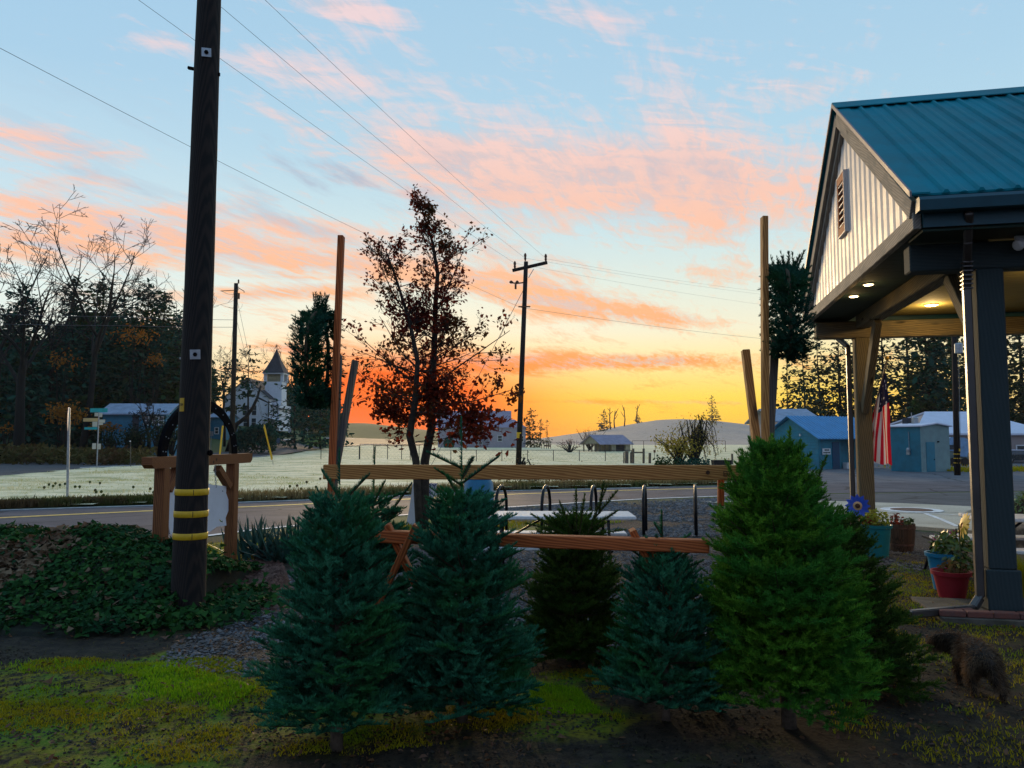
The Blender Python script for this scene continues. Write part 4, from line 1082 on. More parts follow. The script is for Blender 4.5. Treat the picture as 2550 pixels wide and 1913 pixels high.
# conifers: trunk, drooping boughs, sprays of small flat faces
M['spruce'] = leafy('dark_spruce_foliage', (.006, .042, .036), (.022, .085, .055), (.026, .050, .010), .9, .08, .25, .1)
M['fir_far'] = leafy('backlit_fir_foliage', (.014, .034, .026), (.035, .065, .035), (.04, .05, .012), .8, .15, .2)
M['hill_fir'] = leafy('hill_fir_foliage', (.05, .055, .028), (.09, .085, .04), None, .8, .2)
def conifer(label, base, H, R, seed, mat, z0=.08, droop=.25, dens=1.0, gap=.75, nb=7, spray=.55, group=None, name='fir_tree', power=.9, ragged=.25):
    r = random.Random(seed); root = T(name, label, 'fir tree', base, group); p0 = Vector(base)
    b = MB(); b.tube([p0 + Vector((.08 * math.sin(k + seed), .08 * math.cos(k * 1.3), H * k / 6)) for k in range(7)], [max(.03, H * .016 * (1 - k / 6.2)) for k in range(7)], 7); bb = MB()
    b.build('trunk', M['bark_far'], root, True)
    C, N, Sz = [], [], []
    z = H * z0
    while z < H * .99:
        f = z / H; n = max(3, int(nb * (1 - .4 * f)))
        for k in range(n):
            if r.random() > dens: continue
            a = r.uniform(0, 6.283); L = R * (1 - f) ** power * r.uniform(1 - ragged * 2, 1 + ragged) + .25
            d = Vector((math.cos(a), math.sin(a), .12 - droop * (1 - f)))
            q0 = p0 + Vector((0, 0, z + r.uniform(-.2, .2))); e = q0 + d * L + Vector((0, 0, -.06 * L * L * droop))
            bb.tube([q0, e], [.035 + .008 * L, .012], 3, cap=False)
            m = max(3, int(L / spray * 4.5))
            for j in range(m):
                u = (j + r.random()) / m; wd = (1 - u) * .55 + .18
                C.append(q0.lerp(e, u) + Vector((r.gauss(0, wd * spray), r.gauss(0, wd * spray), r.gauss(-.05, .16) * spray - .08)))
                N.append((r.gauss(0, .6), r.gauss(0, .6) - .2, 1 if r.random() < .55 else r.gauss(0, 1))); Sz.append(spray * r.uniform(.6, 1.2) * (.55 + .45 * (1 - f)))
        z += gap * r.uniform(.7, 1.2) * (.55 + .45 * (1 - f))
    for k in range(6):
        C.append(p0 + Vector((r.gauss(0, .06), 0, H * (1 - .02 * k)))); N.append((r.gauss(0, 1), -1, .2)); Sz.append(spray * .6)
    bb.build('boughs', M['bark_far'], root)
    kind(leaf_cloud('crown', C, N, np.array(Sz), mat, LEAF, root), 'stuff')
    return root
left = [(46, 700, 68, 3.6), (174, 690, 84, 3.6), (246, 690, 78, 3.7), (359, 704, 76, 4.0), (400, 724, 86, 3.4), (118, 800, 74, 3.2), (10, 770, 80, 3.5), (300, 730, 90, 3.6), (210, 770, 72, 3.6), (330, 790, 92, 2.8), (-60, 690, 76, 3.8), (440, 780, 92, 3.2), (75, 850, 62, 2.4), (225, 860, 92, 2.6), (440, 830, 74, 2.4)]
lab = ['spruce with its tip at the far left, beside the leaning bare tree', 'spruce behind the tallest bare tree', 'spruce directly under the fan of the tallest bare tree', 'broad spruce nearest to the left side of the big pole', 'spruce partly hidden by the left side of the big pole', 'low spruce left of the tallest bare tree', 'spruce at the left edge behind the bare trees', 'spruce deep in the left woods, third from the pole', 'shorter spruce in front of the left woods, mid way', 'low spruce with orange leaves before it, near the big pole', 'spruce cut off by the left edge of the picture', 'spruce behind the big pole', 'short spruce by the forked dark trunk', 'short spruce above the street name signs', 'short spruce beside the big pole above the blue house']
for i, (px, py, Y, R) in enumerate(left):
    p = gpt(px, 0, Y); H = P(px, py, Y).z - p.z
    conifer(lab[i], p, H, R * 1.12, 100 + i, M['spruce'], .04, .38, 1, .62, 11, .85, 'spruces in the woods at the left', 'spruce', .62, .2)
# woods behind them, one mass far off
def wood_mass(name, pts, mat, n, seed, size=.8, dz=(0, 1)):
    r = random.Random(seed); C, N = [], []
    for k in range(n):
        i = r.randrange(len(pts) - 1); f = r.random(); a, c = pts[i], pts[i + 1]
        px, top = a[0] + (c[0] - a[0]) * f, a[1] + (c[1] - a[1]) * f; Y = a[2] + (c[2] - a[2]) * f + r.uniform(-6, 6)
        g = gpt(px, 0, Y); h = max(1.0, P(px, top, Y).z - g.z); u = r.random() ** .8
        C.append(g + Vector((r.gauss(0, .5), 0, h * u * r.uniform(.75, 1.05)))); N.append((r.gauss(0, 1), r.gauss(0, 1), r.gauss(0, 1) + .4))
    return kind(leaf_cloud(name, C, N, size, mat, LEAF), 'stuff')
wood_mass('woods', [(-250, 800, 100), (0, 850, 100), (100, 880, 96), (180, 800, 96), (300, 800, 98), (430, 830, 100), (520, 925, 120)], M['spruce'], 13000, 71, 1.5)
wood_mass('woods', [(690, 965, 135), (760, 960, 140), (830, 1000, 150), (850, 1060, 160)], M['spruce'], 2600, 72, 1.2)
wood_mass('undergrowth', [(-100, 1112, 56), (60, 1108, 54), (240, 1120, 53), (380, 1126, 52)], leafy('dull_undergrowth', (.05, .055, .016), (.11, .085, .025), (.085, .045, .02), .8, .2, .5), 4200, 73, .38)
# cedars in front of the church, layered and wide
def cedar(label, px, ptop, Y, R, seed, z0=.2, pbase=None):
    p = gpt(px, 0, Y); H = P(px, ptop, Y).z - p.z
    return conifer(label, p, H, R, seed, M['spruce'], z0, .05, .8, 1.0, 6, .8, 'layered cedars round the church', 'cedar_tree', .35, .35)
cedar('layered cedar left of the church, behind the second pole', 618, 868, 80, 3.2, 201, .55)
cedar('wide cedar whose boughs hang before the white church wall', 560, 900, 84, 4.0, 202, .45)
cedar('cedar to the right of the church, before the dark woods', 735, 935, 92, 4.0, 203, .1)
cedar('cedar behind the left wreath, beside the church', 800, 960, 98, 4.4, 204, .1)
cedar('small cedar low on the right of the church porch', 690, 1000, 100, 2.2, 205, .15)
b = MB(); root = T('leaning_branch_tree', 'bare curved trunk leaning across the white church wall', 'bare tree', gpt(578, 0, 78))
b.tube([gpt(570, 0, 78), P(588, 1058, 78), P(612, 1040, 78), P(630, 1015, 78), P(641, 990, 78), P(650, 960, 78)], [.28, .24, .2, .17, .14, .08], 7); b.tube([P(641, 990, 78), P(668, 1003, 78), P(694, 998, 78)], [.1, .07, .03], 5); b.build('trunk', M['bark_far'], root, True)
bare_tree('tall bare thicket tree glowing orange right of the spire', gpt(722, 0, 150), 19.5, 41, lvl=4, r0=.22, name='thicket_tree', up=.5)
bare_tree('bare thicket tree glowing orange next to the left wreath', gpt(765, 0, 155), 19.0, 42, lvl=4, r0=.22, name='thicket_tree', up=.5)
bare_tree('bare tree between the big pole and the second pole', gpt(556, 0, 120), 15.0, 43, lvl=4, r0=.2, name='thicket_tree')
# evergreen hedge below the church, dark green and clipped
hedge = T('hedge', 'clipped dark green hedge below the white church', 'hedge', gpt(620, 0, 78)); r = random.Random(5); C, N = [], []
for k in range(3600):
    px = r.uniform(588, 688); Y = 78 + r.uniform(-1.5, 1.5); g = gpt(px, 0, Y); top = np.interp(px, [588, 600, 640, 668, 685, 690], [1085, 1070, 1062, 1058, 1068, 1090])
    h = P(px, top, Y).z - g.z
    C.append(g + Vector((0, 0, h * r.random() ** .5))); N.append((r.gauss(0, 1), r.gauss(0, 1) - .5, r.gauss(0, 1) + .6))
kind(leaf_cloud('foliage', C, N, .34, M['spruce'], LEAF, hedge), 'stuff')
# the tall firs on the right, sky showing through
rt = [(2002, 855, 92, 4.2), (2040, 830, 98, 4.4), (1962, 905, 104, 3.6), (2092, 800, 96, 4.6), (2135, 770, 100, 4.4), (2200, 760, 94, 5.0), (2262, 720, 100, 4.8), (2330, 660, 88, 4.6), (2312, 740, 78, 4.0), (2375, 700, 96, 4.4), (2452, 700, 92, 4.8), (2500, 740, 86, 4.4), (2545, 690, 98, 5.0), (2600, 720, 90, 4.6), (2424, 760, 104, 4.2)]
rl = ['leftmost tall fir, beside the right tall post', 'fir in the gap left of the canopy downspout', 'small fir farthest left, behind the short V leg', 'fir right beside the canopy downspout', 'fir seen behind the far canopy post', 'open fir with sky between its boughs behind the flag', 'fir above the flat roofed shed', 'dense dark fir nearest to the near canopy post', 'low dense fir behind the tan barn roof', 'fir behind the pole with the grey drum', 'open fir right of the near canopy post', 'fir near the right edge above the barn roof', 'fir at the right edge of the picture', 'fir beyond the right edge, partly seen', 'fir hidden mostly by the near canopy post']
for i, (px, py, Y, R) in enumerate(rt):
    p = gpt(px, 0, Y); H = P(px, py, Y).z - p.z; dense = i in (7, 8)
    conifer(rl[i], p, H, R * (.85 if dense else .9), 300 + i, M['spruce'] if dense else M['fir_far'], .12, .35, .97 if dense else .82, .7 if dense else .85, 10 if dense else 7, 1.0 if dense else .95, 'tall firs behind the sheds', 'fir_tree', .7, .3)
wood_mass('thicket', [(1960, 1010, 110), (2100, 1000, 112), (2330, 1000, 110), (2600, 1010, 112)], M['fir_far'], 1500, 74, .9)
# trees on the hill and round the field
for (lb, px, py, Y, R, dn, z0) in [('fir on the left shoulder of the hill', 1505, 1021, 470, 5.5, .95, .05), ('small round fir on the crest of the hill', 1588, 1034, 560, 4.0, 1, .1), ('tall sparse one sided fir on the hill', 1774, 984, 420, 6.5, .55, .28), ('dark bushy fir right of the white house', 1320, 1019, 150, 3.6, 1, .05), ('pale fir beside the bushy fir by the white house', 1346, 1045, 190, 3.0, .5, .1), ('thin small fir at the foot of the hill', 1362, 1046, 230, 2.4, .4, .1)]:
    d0 = Y; p = P(px, 1000, Y); hz_ = {470: 1079, 560: 1053, 420: 1076}.get(Y)
    g = P(px, hz_, Y) if hz_ else Vector((p.x, Y, 0)); g.z -= .5
    conifer(lb, g, P(px, py, Y).z - g.z, R, int(px), M['hill_fir'], z0, .1, dn, 1.6 if Y > 300 else .9, 7, 1.6 if Y > 300 else .8, 'firs round the field and on the hill', 'fir_tree', .8, .3)
for i, (px, top, Y, bs) in enumerate([(1521, 1015, 480, 1077), (1531, 1022, 490, 1076), (1554, 1014, 500, 1074), (1588, 1010, 520, 1066)]):
    r = random.Random(px); g = P(px, bs, Y); e = P(px + r.uniform(-2, 2), top, Y); t = T('snag', ['bent bare snag nearest the hill fir', 'straight thin snag beside the bent one', 'forked bare snag on the hill', 'bare snag above the round fir on the crest'][i], 'bare tree', g)
    b = MB(); b.tube([g, g.lerp(e, .5) + Vector((r.uniform(-1, 1), 0, 0)), e], [.5, .38, .2], 5); [b.tube([g.lerp(e, f), g.lerp(e, f) + Vector((r.uniform(-2.5, 2.5), 0, r.uniform(1.5, 4)))], [.22, .12], 4) for f in (.6, .75, .85)]; b.build('trunk', M['bark_far'], t)
# willow and the yellowing tree at the field edge, red bushes by the pavilion
def bush(label, px, py_top, Y, sx, n, cols, seed, droop=False, name='bush', lsize=.16):
    r = random.Random(seed); g = gpt(px, 0, Y); H = P(px, py_top, Y).z; t = T(name, label, 'bush' if name == 'bush' else 'tree', g); b = MB(); C, N = [], []
    for k in range(14 if not droop else 26):
        e = g + Vector((r.gauss(0, sx * .42), r.gauss(0, sx * .3), H * r.uniform(.5, .98))); mid = g.lerp(e, .5) + Vector((r.gauss(0, .2), 0, H * .12)); pts = [g, mid, e]
        if droop: pts += [e + Vector((np.sign(e.x - g.x) * sx * .3, 0, -H * .18)), e + Vector((np.sign(e.x - g.x) * sx * .42, 0, -H * r.uniform(.35, .6)))]
        b.tube(pts, [.09, .06, .035, .02, .01][:len(pts)] if len(pts) == 5 else [.07, .045, .015], 4, cap=False)
        for j in range(n // 14):
            i = r.randrange(1, len(pts) - 1) if len(pts) > 3 else 1; C.append(pts[i].lerp(pts[i + 1], r.random()) + Vector((r.gauss(0, .26), r.gauss(0, .26), r.gauss(0, .24)))); N.append((r.gauss(0, 1), r.gauss(0, 1), r.gauss(0, 1)))
    b.build('stems', M['bark_far'], t); kind(leaf_cloud('foliage', C, N, lsize, leafy('foliage_%d' % seed, *cols, None, .7, .4), LEAF, t), 'stuff')
bush('yellow green field tree left of the drooping willow', 1690, 1083, 47, 1.7, 900, ((.24, .20, .03), (.42, .32, .05)), 81, name='field_tree')
bush('drooping willow with an arched limb at the field edge', 1728, 1032, 48, 1.5, 700, ((.20, .17, .045), (.34, .26, .07)), 82, True, 'willow_tree', .11)
bush('bare reddish bush left of the field pavilion', 1418, 1092, 92, 2.0, 260, ((.16, .07, .06), (.24, .11, .09)), 83, lsize=.13)
bush('bare brownish tree behind the field pavilion', 1467, 1065, 112, 3.2, 420, ((.17, .10, .06), (.26, .15, .08)), 84, lsize=.16)
bush('dark low bush beside the crossarm pole', 1300, 1196, 27, .9, 420, ((.07, .055, .025), (.14, .09, .04)), 85, lsize=.09)
bush('brown weeds clump along the far road edge', 1425, 1197, 26.5, .8, 320, ((.13, .07, .035), (.22, .12, .06)), 86, lsize=.09)
bush('scruffy twigs at the foot of the crossarm pole', 1303, 1135, 31, .5, 90, ((.09, .06, .03), (.15, .1, .05)), 87, lsize=.08)
for i, (px, top, Y, sx, lb) in enumerate([(322, 1046, 57, 1.0, 'dark shrub before the middle of the blue house'), (352, 1058, 57, .9, 'low dark shrub before the door of the blue house'), (402, 1040, 56, 1.2, 'dark shrub between the blue house and the big pole'), (280, 1070, 56, .9, 'low dark shrub under the blue gable wall'), (430, 1030, 58, 1.2, 'dark shrub right behind the big pole')]):
    bush(lb, px, top, Y, sx, 420, ((.010, .030, .020), (.035, .055, .02)), 90 + i, lsize=.2)
g = T('shrub_bed', 'low dark ground cover under the yellow green field tree', 'ground cover', gpt(1700, 0, 46)); r = random.Random(6)
C = [P(r.uniform(1632, 1765), 1150, 45 + r.uniform(-1, 1)) for _ in range(900)]; C = [Vector((c.x, c.y, abs(r.gauss(0, .22)))) for c in C]
kind(leaf_cloud('foliage', C, [(r.gauss(0, 1), r.gauss(0, 1), 1) for _ in C], .2, M['spruce'], LEAF, g), 'stuff')

# the ivy mound in the left foreground, and ivy creeping round the pole
M['ivy'] = leafy('ivy_leaves', (.007, .035, .010), (.030, .105, .018), (.012, .060, .022), .8, .12, 1.6, .10)
M['ivy_dry'] = leafy('dry_ivy_leaves', (.13, .075, .04), (.26, .18, .11), (.09, .04, .02), .7, .2, 4)
ivm = T('ivy_mound', 'mound of dark green ivy with dry tan leaves, left of the big pole', 'ivy', G(230, 1560)); r = np.random.default_rng(9)
Zi = [(p.x, p.y) for p in Z_ivy]
def ivyh(x, y):
    e = np.exp(-(((x + 5.25) / 2.0) ** 2 + ((y - 8.3) / 1.35) ** 2) ** 1.3) * .62 + np.exp(-(((x + 3.5) / 1.0) ** 2 + ((y - 7.6) / .9) ** 2)) * .20
    return e * (.72 + .56 * fbm(x, y, .8, 61)) + .05 * fbm(x, y, .3, 62)
u = r.uniform(-8.2, -2.2, 60000); v = r.uniform(5.5, 10.6, 60000); hgt = ivyh(u, v)
kp = (u < -2.75 - .5 * fbm(u, v, .5, 66)) & (hgt > .075) & ((fbm(u, v, .5, 63) - .5) * .14 + hgt > .09); u, v, hgt = u[kp][:27000], v[kp][:27000], hgt[kp][:27000]
dx_ = (ivyh(u + .05, v) - ivyh(u - .05, v)) / .1; dy_ = (ivyh(u, v + .05) - ivyh(u, v - .05)) / .1
Nn = np.stack([-dx_, -dy_, np.ones_like(u)], 1) + r.normal(0, .45, (len(u), 3)); Cc = np.stack([u, v, hgt + r.uniform(-.05, .03, len(u))], 1)
dry = (fbm(u, v, .9, 65) > .60) & (r.random(len(u)) < .75) & (u < -4.2) | (r.random(len(u)) < .035)
kind(leaf_cloud('leaves', Cc[~dry], Nn[~dry], .058, M['ivy'], IVY, ivm), 'stuff'); kind(leaf_cloud('dry_leaves', Cc[dry], Nn[dry], .07, M['ivy_dry'], IVY, ivm), 'stuff')
us, vs_ = np.meshgrid(np.linspace(-8.2, -2.2, 80), np.linspace(5.6, 10.6, 70)); hs = ivyh(us, vs_) - .05; hs = np.where((hs < .03) | (us > -3.05), -.08, hs)
I = np.arange(hs.size).reshape(hs.shape); q = np.stack([I[:-1, :-1], I[:-1, 1:], I[1:, 1:], I[1:, :-1]], -1).reshape(-1, 4)
np_obj('stems', np.stack([us.ravel(), vs_.ravel(), hs.ravel()], 1), q, simple('ivy_stems', (.012, .014, .007), .95, .5, 20, .6), ivm, True)
for (lb, px, py, sx, sy, n, sd) in [('ivy creeping round the foot of the big pole', 470, 1545, .42, .28, 900, 1), ('flat ivy patch between the big pole and the mulch', 590, 1515, .42, .22, 500, 2), ('small bright ivy clump on the mulch', 620, 1480, .25, .12, 220, 3), ('ivy hanging behind the right side of the big pole', 522, 1455, .16, .2, 420, 4)]:
    c = G(px, py); t = T('ivy_patch', lb, 'ivy', c, 'ivy patches round the pole'); rr = np.random.default_rng(sd)
    C = np.stack([rr.normal(c.x, sx * .6, n), rr.normal(c.y, sy * .8, n), np.abs(rr.normal(0, .045 if sd < 4 else .16, n)) + .02], 1)
    kind(leaf_cloud('leaves', C, rr.normal(0, .5, (n, 3)) + [0, -.2, 1], .065, M['ivy'], IVY, t), 'stuff')
    b = MB(); [b.tube([c, Vector((C[k][0], C[k][1], .03))], [.008, .004], 4) for k in range(12)]; b.build('runners', M['twig'], t)
# yucca by the sign
yc = T('yucca', 'spiky blue green yucca beside the timber sign frame', 'yucca', G(700, 1400)); r = random.Random(3); V, F = [], []
for k in range(230):
    c0 = G(*r.choice([(655, 1392), (690, 1400), (740, 1388), (620, 1390), (770, 1385)])) + Vector((r.gauss(0, .10), r.gauss(0, .10), 0)); a = r.uniform(0, 6.283); e = r.uniform(.35, 1.45); L = r.uniform(.45, .68)
    d = Vector((math.cos(a) * math.cos(e), math.sin(a) * math.cos(e), math.sin(e))); s_ = d.cross(Z).normalized(); rows = []
    for f, wd in ((0, .018), (.4, .022), (.8, .012), (1, .001)):
        p = c0 + d * L * f + Vector((0, 0, -.10 * f * f * math.cos(e))); o = len(V); V += [p - s_ * wd, p + s_ * wd]; rows.append(o)
    for i in range(3): F.append((rows[i], rows[i] + 1, rows[i + 1] + 1, rows[i + 1]))
np_obj('leaves', [tuple(v) for v in V], F, leafy('yucca_leaves', (.018, .060, .050), (.04, .10, .075), None, .45, .1), yc)['kind'] = 'stuff'
b = MB(); [b.lathe(G(x_, 1393), [(.12, 0), (.14, .06), (.05, .16)], 8) for x_ in (655, 700, 745)]; b.build('crown_base', M['bark'], yc)
# ------------------------------------------------------------------ buildings far off
def frame(o, rz):
    return Matrix.Translation(Vector(o)) @ Matrix.Rotation(rz, 4, 'Z')
def box_l(b, x0, x1, y0, y1, z0, z1):
    return b.box(((x0 + x1) / 2, (y0 + y1) / 2, (z0 + z1) / 2), (x1 - x0, y1 - y0, z1 - z0))
def window_part(xf, root, c, w_, h, axis='x', frame_m=None, mull=True, name='window'):
    """window > pane: a frame proud of the wall with glass set in it; axis = wall direction; c = centre on the wall face, outward is -y or -x"""
    fm = frame_m or M['white']
    def bx(b, u0, u1, z0, z1, d0, d1):
        if axis == 'x': box_l(b, c[0] + u0, c[0] + u1, c[1] - d1, c[1] - d0, c[2] + z0, c[2] + z1)
        elif axis == '-x': box_l(b, c[0] - d1, c[0] - d0, c[1] + u0, c[1] + u1, c[2] + z0, c[2] + z1)
        else: box_l(b, c[0] + d0, c[0] + d1, c[1] + u0, c[1] + u1, c[2] + z0, c[2] + z1)
    b = MB(xf); t = .07
    bx(b, -w_ / 2, -w_ / 2 + t, -h / 2, h / 2, 0, .05); bx(b, w_ / 2 - t, w_ / 2, -h / 2, h / 2, 0, .05)
    bx(b, -w_ / 2 + t, w_ / 2 - t, h / 2 - t, h / 2, 0, .05); bx(b, -w_ / 2 + t, w_ / 2 - t, -h / 2, -h / 2 + t, 0, .05)
    if mull: bx(b, -w_ / 2 + t, w_ / 2 - t, -.02, .02, 0, .045)
    f = b.build(name, fm, root)
    b = MB(xf); bx(b, -w_ / 2 + t, w_ / 2 - t, -h / 2 + t, h / 2 - t, -.01, .02); b.build('pane', M['glass'], f)
    return f
def gable_house(name, label, cat, o, rz, L, W, h, rise, wallm, roofm, over=.35, ridge='x', thick=.10, group=None, clap=0.0, z0=-.6):
    """local x = long side, y = depth; the ridge runs along x (or y)"""
    xf = frame(o, rz); root = T(name, label, cat, o, group)
    b = MB(xf)
    if ridge == 'x':
        poly = [(0, 0, z0), (0, W, z0), (0, W, h), (0, W / 2, h + rise), (0, 0, h)]; b.prism(poly, (L, 0, 0))
    else:
        poly = [(0, 0, z0), (L, 0, z0), (L, 0, h), (L / 2, 0, h + rise), (0, 0, h)]; b.prism(poly, (0, W, 0))
    b.build('wall', wallm, root)
    s = rise / ((W if ridge == 'x' else L) / 2)
    for sg in (0, 1):
        b = MB(xf)
        if ridge == 'x':
            y0 = -over if sg == 0 else W + over; z_ = h - s * over
            b.prism([(-over, y0, z_ + .02), (L + over, y0, z_ + .02), (L + over, W / 2, h + rise + .02), (-over, W / 2, h + rise + .02)], (0, 0, thick))
        else:
            x0 = -over if sg == 0 else L + over; z_ = h - s * over
            b.prism([(x0, -over, z_ + .02), (x0, W + over, z_ + .02), (L / 2, W + over, h + rise + .02), (L / 2, -over, h + rise + .02)], (0, 0, thick))
        b.build('roof', roofm, root)
    return root, xf
def siding(xf, root, wallm, faces, n, h, proud=.018):
    """lap boards: faces = (axis, x0, x1, fixed)"""
    for (axis, a0, a1, fx) in faces:
        for k in range(n):
            z_ = h * k / n; b = MB(xf); hh = h / n
            if axis == 'x': b.prism([(a0, fx, z_), (a0, fx - proud, z_ + .004), (a0, fx - .003, z_ + hh - .01), (a0, fx, z_ + hh - .01)], (a1 - a0, 0, 0))
            else: b.prism([(fx, a0, z_), (fx - proud, a0, z_ + .004), (fx - .003, a0, z_ + hh - .01), (fx, a0, z_ + hh - .01)], (0, a1 - a0, 0))
            b.build('lap_board', wallm, root)
M['church_white'] = simple('white_clapboard', (.66, .68, .74), .7, .06, 3, .1)
M['roof_dark'] = simple('dark_shingles', (.035, .038, .048), .8, .3, 3, .3)
M['roof_frost'] = simple('frosted_shingles', (.26, .32, .42), .8, .15, 2, .2)
M['blue_wall'] = simple('blue_wall_paint', (.030, .17, .27), .7, .12, 3, .1)
M['lilac_roof'] = simple('frosted_lilac_roof', (.30, .26, .33), .8, .15, 1.5, .1)
M['cream_wall'] = simple('cream_wall', (.52, .46, .30), .8, .1, 2, .1)
M['house_white_dim'] = simple('dimmed_white_clapboard', (.34, .31, .36), .75, .08, 2, .05)  # white boards of the house, their dimness put into the base colour
# church
cg = gpt(600, 0, 112); cx = P(560, 1000, 112).x; cw = P(669, 1000, 112).x - cx; ez, pz = P(600, 990, 112).z, P(600, 943, 112).z
ch, xf = gable_house('church', 'white two storey church with a dark pointed spire, far behind the cedars', 'church', (cx, 112, cg.z), 0, cw, 9, ez - cg.z, pz - ez, M['church_white'], M['roof_dark'], .3, 'y')
for (px, py, hh) in ((633, 1022, 1.55), (632, 1052, 1.3), (610, 1022, 1.55), (612, 1052, 1.3), (585, 1022, 1.5)):
    q = P(px, py, 112); window_part(xf, ch, (q.x - cx, 0, q.z - cg.z), .78, hh, 'x')
b = MB(xf); x0, x1 = cw, cw + 1.25; box_l(b, x0 + .002, x1, 1.2, 7, -.8, P(0, 1008, 112).z - cg.z); b.build('side_bay', M['church_white'], ch)
b = MB(xf); b.prism([(x0 + .01, .9, P(0, 1009, 112).z - cg.z), (x1 + .3, .9, P(0, 1019, 112).z - cg.z), (x1 + .3, 7, P(0, 1019, 112).z - cg.z), (x0 + .01, 7, P(0, 1009, 112).z - cg.z)], (0, 0, .12)); b.build('roof', M['roof_dark'], ch)
q = P(675, 1027, 112); window_part(xf, ch, (q.x - cx, 1.2, q.z - cg.z), .42, 1.25, 'x')
b = MB(xf); pq = P(671, 1045, 112); b.prism([(x0 + .02, -.6, pq.z - cg.z + .3), (x1 + .35, -.6, pq.z - cg.z - .2), (x1 + .35, 1.18, pq.z - cg.z - .2), (x0 + .02, 1.18, pq.z - cg.z + .3)], (0, 0, .1)); b.build('porch_roof', M['church_white'], ch)
b = MB(xf); box_l(b, x1 - .05, x1 + .28, -.55, 1.15, -.4, pq.z - cg.z - .28); b.build('porch_wall', M['church_white'], ch)
tx = P(684, 1000, 115).x - cx; zb = P(684, 931, 115).z - cg.z; zs = P(684, 869, 115).z - cg.z
b = MB(xf); box_l(b, tx - 1.25, tx + 1.25, 2.2, 4.7, 0, zb - 1.25); b.build('tower', M['church_white'], ch)
for (sx_, sy_) in ((-1, 0), (1, 0), (-1, 1), (1, 1)):
    b = MB(xf); box_l(b, tx + sx_ * 1.25 - .22, tx + sx_ * 1.25 + .22, 2.2 + sy_ * 2.1, 2.6 + sy_ * 2.1, zb - 1.25, zb - .1); b.build('belfry_post', M['church_white'], ch)
b = MB(xf)
for k in range(6): box_l(b, tx - 1.02, tx + 1.02, 2.4, 2.5, zb - 1.2 + k * .18, zb - 1.10 + k * .18)
b.build('belfry_louvre', M['cream_wall'], ch)['kind'] = 'stuff'
b = MB(xf); box_l(b, tx - 1.0, tx + 1.0, 2.55, 4.4, zb - 1.25, zb - .1); b.build('belfry_core', M['roof_dark'], ch)
b = MB(xf); box_l(b, tx - 1.55, tx + 1.55, 1.9, 5.0, zb - .1, zb + .06); b.build('cornice', M['church_white'], ch)
b = MB(xf); q = math.sqrt(2); b.lathe((tx, 3.45, zb + .06), [(1.62 * q, 0), (1.15 * q, .8), (.5 * q, 2.3), (.03, zs - zb)], 4); o = b.build('spire', M['roof_dark'], ch)
for v in o.data.vertices:
    d = Vector(v.co) - Vector((tx, 3.45, 0)); c45 = math.cos(math.pi / 4); v.co.x, v.co.y = tx + (d.x - d.y) * c45, 3.45 + (d.x + d.y) * c45
b = MB(xf); box_l(b, tx - .03, tx + .03, 3.42, 3.48, zs, zs + .8); box_l(b, tx - .2, tx + .2, 3.425, 3.475, zs + .48, zs + .54); b.build('cross', M['black_iron'], ch)
b = MB(xf); b.tube([(cw + .1, -.2, -.5), (cw + .1, -.2, P(0, 998, 112).z - cg.z)], .10, 6); b.build('corner_pipe', M['roof_dark'], ch)
rl_ = T('porch_railing', 'white board railing by the church porch', 'railing', gpt(678, 0, 108)); z_ = P(0, 1066, 108).z
b = MB(); X0, X1 = P(669, 1095, 108).x, P(687, 1095, 108).x
for k in range(3): b.box(((X0 + X1) / 2, 108, z_ - .38 + .34 * k), (X1 - X0, .06, .14))
b.build('rails', M['white'], rl_)
for X_ in (X0, (X0 + X1) / 2, X1):
    b = MB(); b.box((X_, 108.06, z_ - .5), (.1, .06, 1.4)); b.build('rail_post', M['white'], rl_)
# blue house and its neighbour on the left
g = gpt(300, 0, 61); hx = P(254, 1095, 61).x; e1, r1 = P(0, 1030, 61).z, P(0, 1006, 61).z
bh, xf = gable_house('blue_house', 'blue house with a frosted pale roof behind the street name signs', 'house', (hx, 61, g.z), .06, P(408, 1095, 61).x - hx, 3.6, e1 - g.z, r1 - e1, M['blue_wall'], M['roof_frost'], .3, 'x')
for px in (362, 382, 398): q = P(px, 1048, 61); window_part(xf, bh, (q.x - hx, 0, q.z), .42, .72, 'x')
b = MB(xf); box_l(b, 2.3, 2.8, -.03, .06, 0, q.z + .35); b.build('door', M['roof_dark'], bh)
g = gpt(548, 0, 90); hx = P(520, 1095, 90).x
bh2, xf = gable_house('teal_outbuilding', 'small teal outbuilding seen between the black arch and the big pole', 'outbuilding', (hx, 90, g.z), 0, 1.9, 4, P(0, 1040, 90).z - g.z, .6, M['blue_wall'], M['roof_frost'], .2, 'x'); window_part(xf, bh2, (.9, 0, 1.0), .5, .8, 'x')
g = gpt(-10, 0, 80); ce, xf = gable_house('cream_shed', 'cream shed cut off by the left edge of the picture', 'shed', (P(-45, 1095, 80).x, 80, g.z), 0, P(9, 1095, 80).x - P(-45, 1095, 80).x, 4, P(0, 1060, 80).z - g.z, .6, M['cream_wall'], M['roof_dark'], .2); window_part(xf, ce, (1.0, 0, .7), .5, .6, 'x')
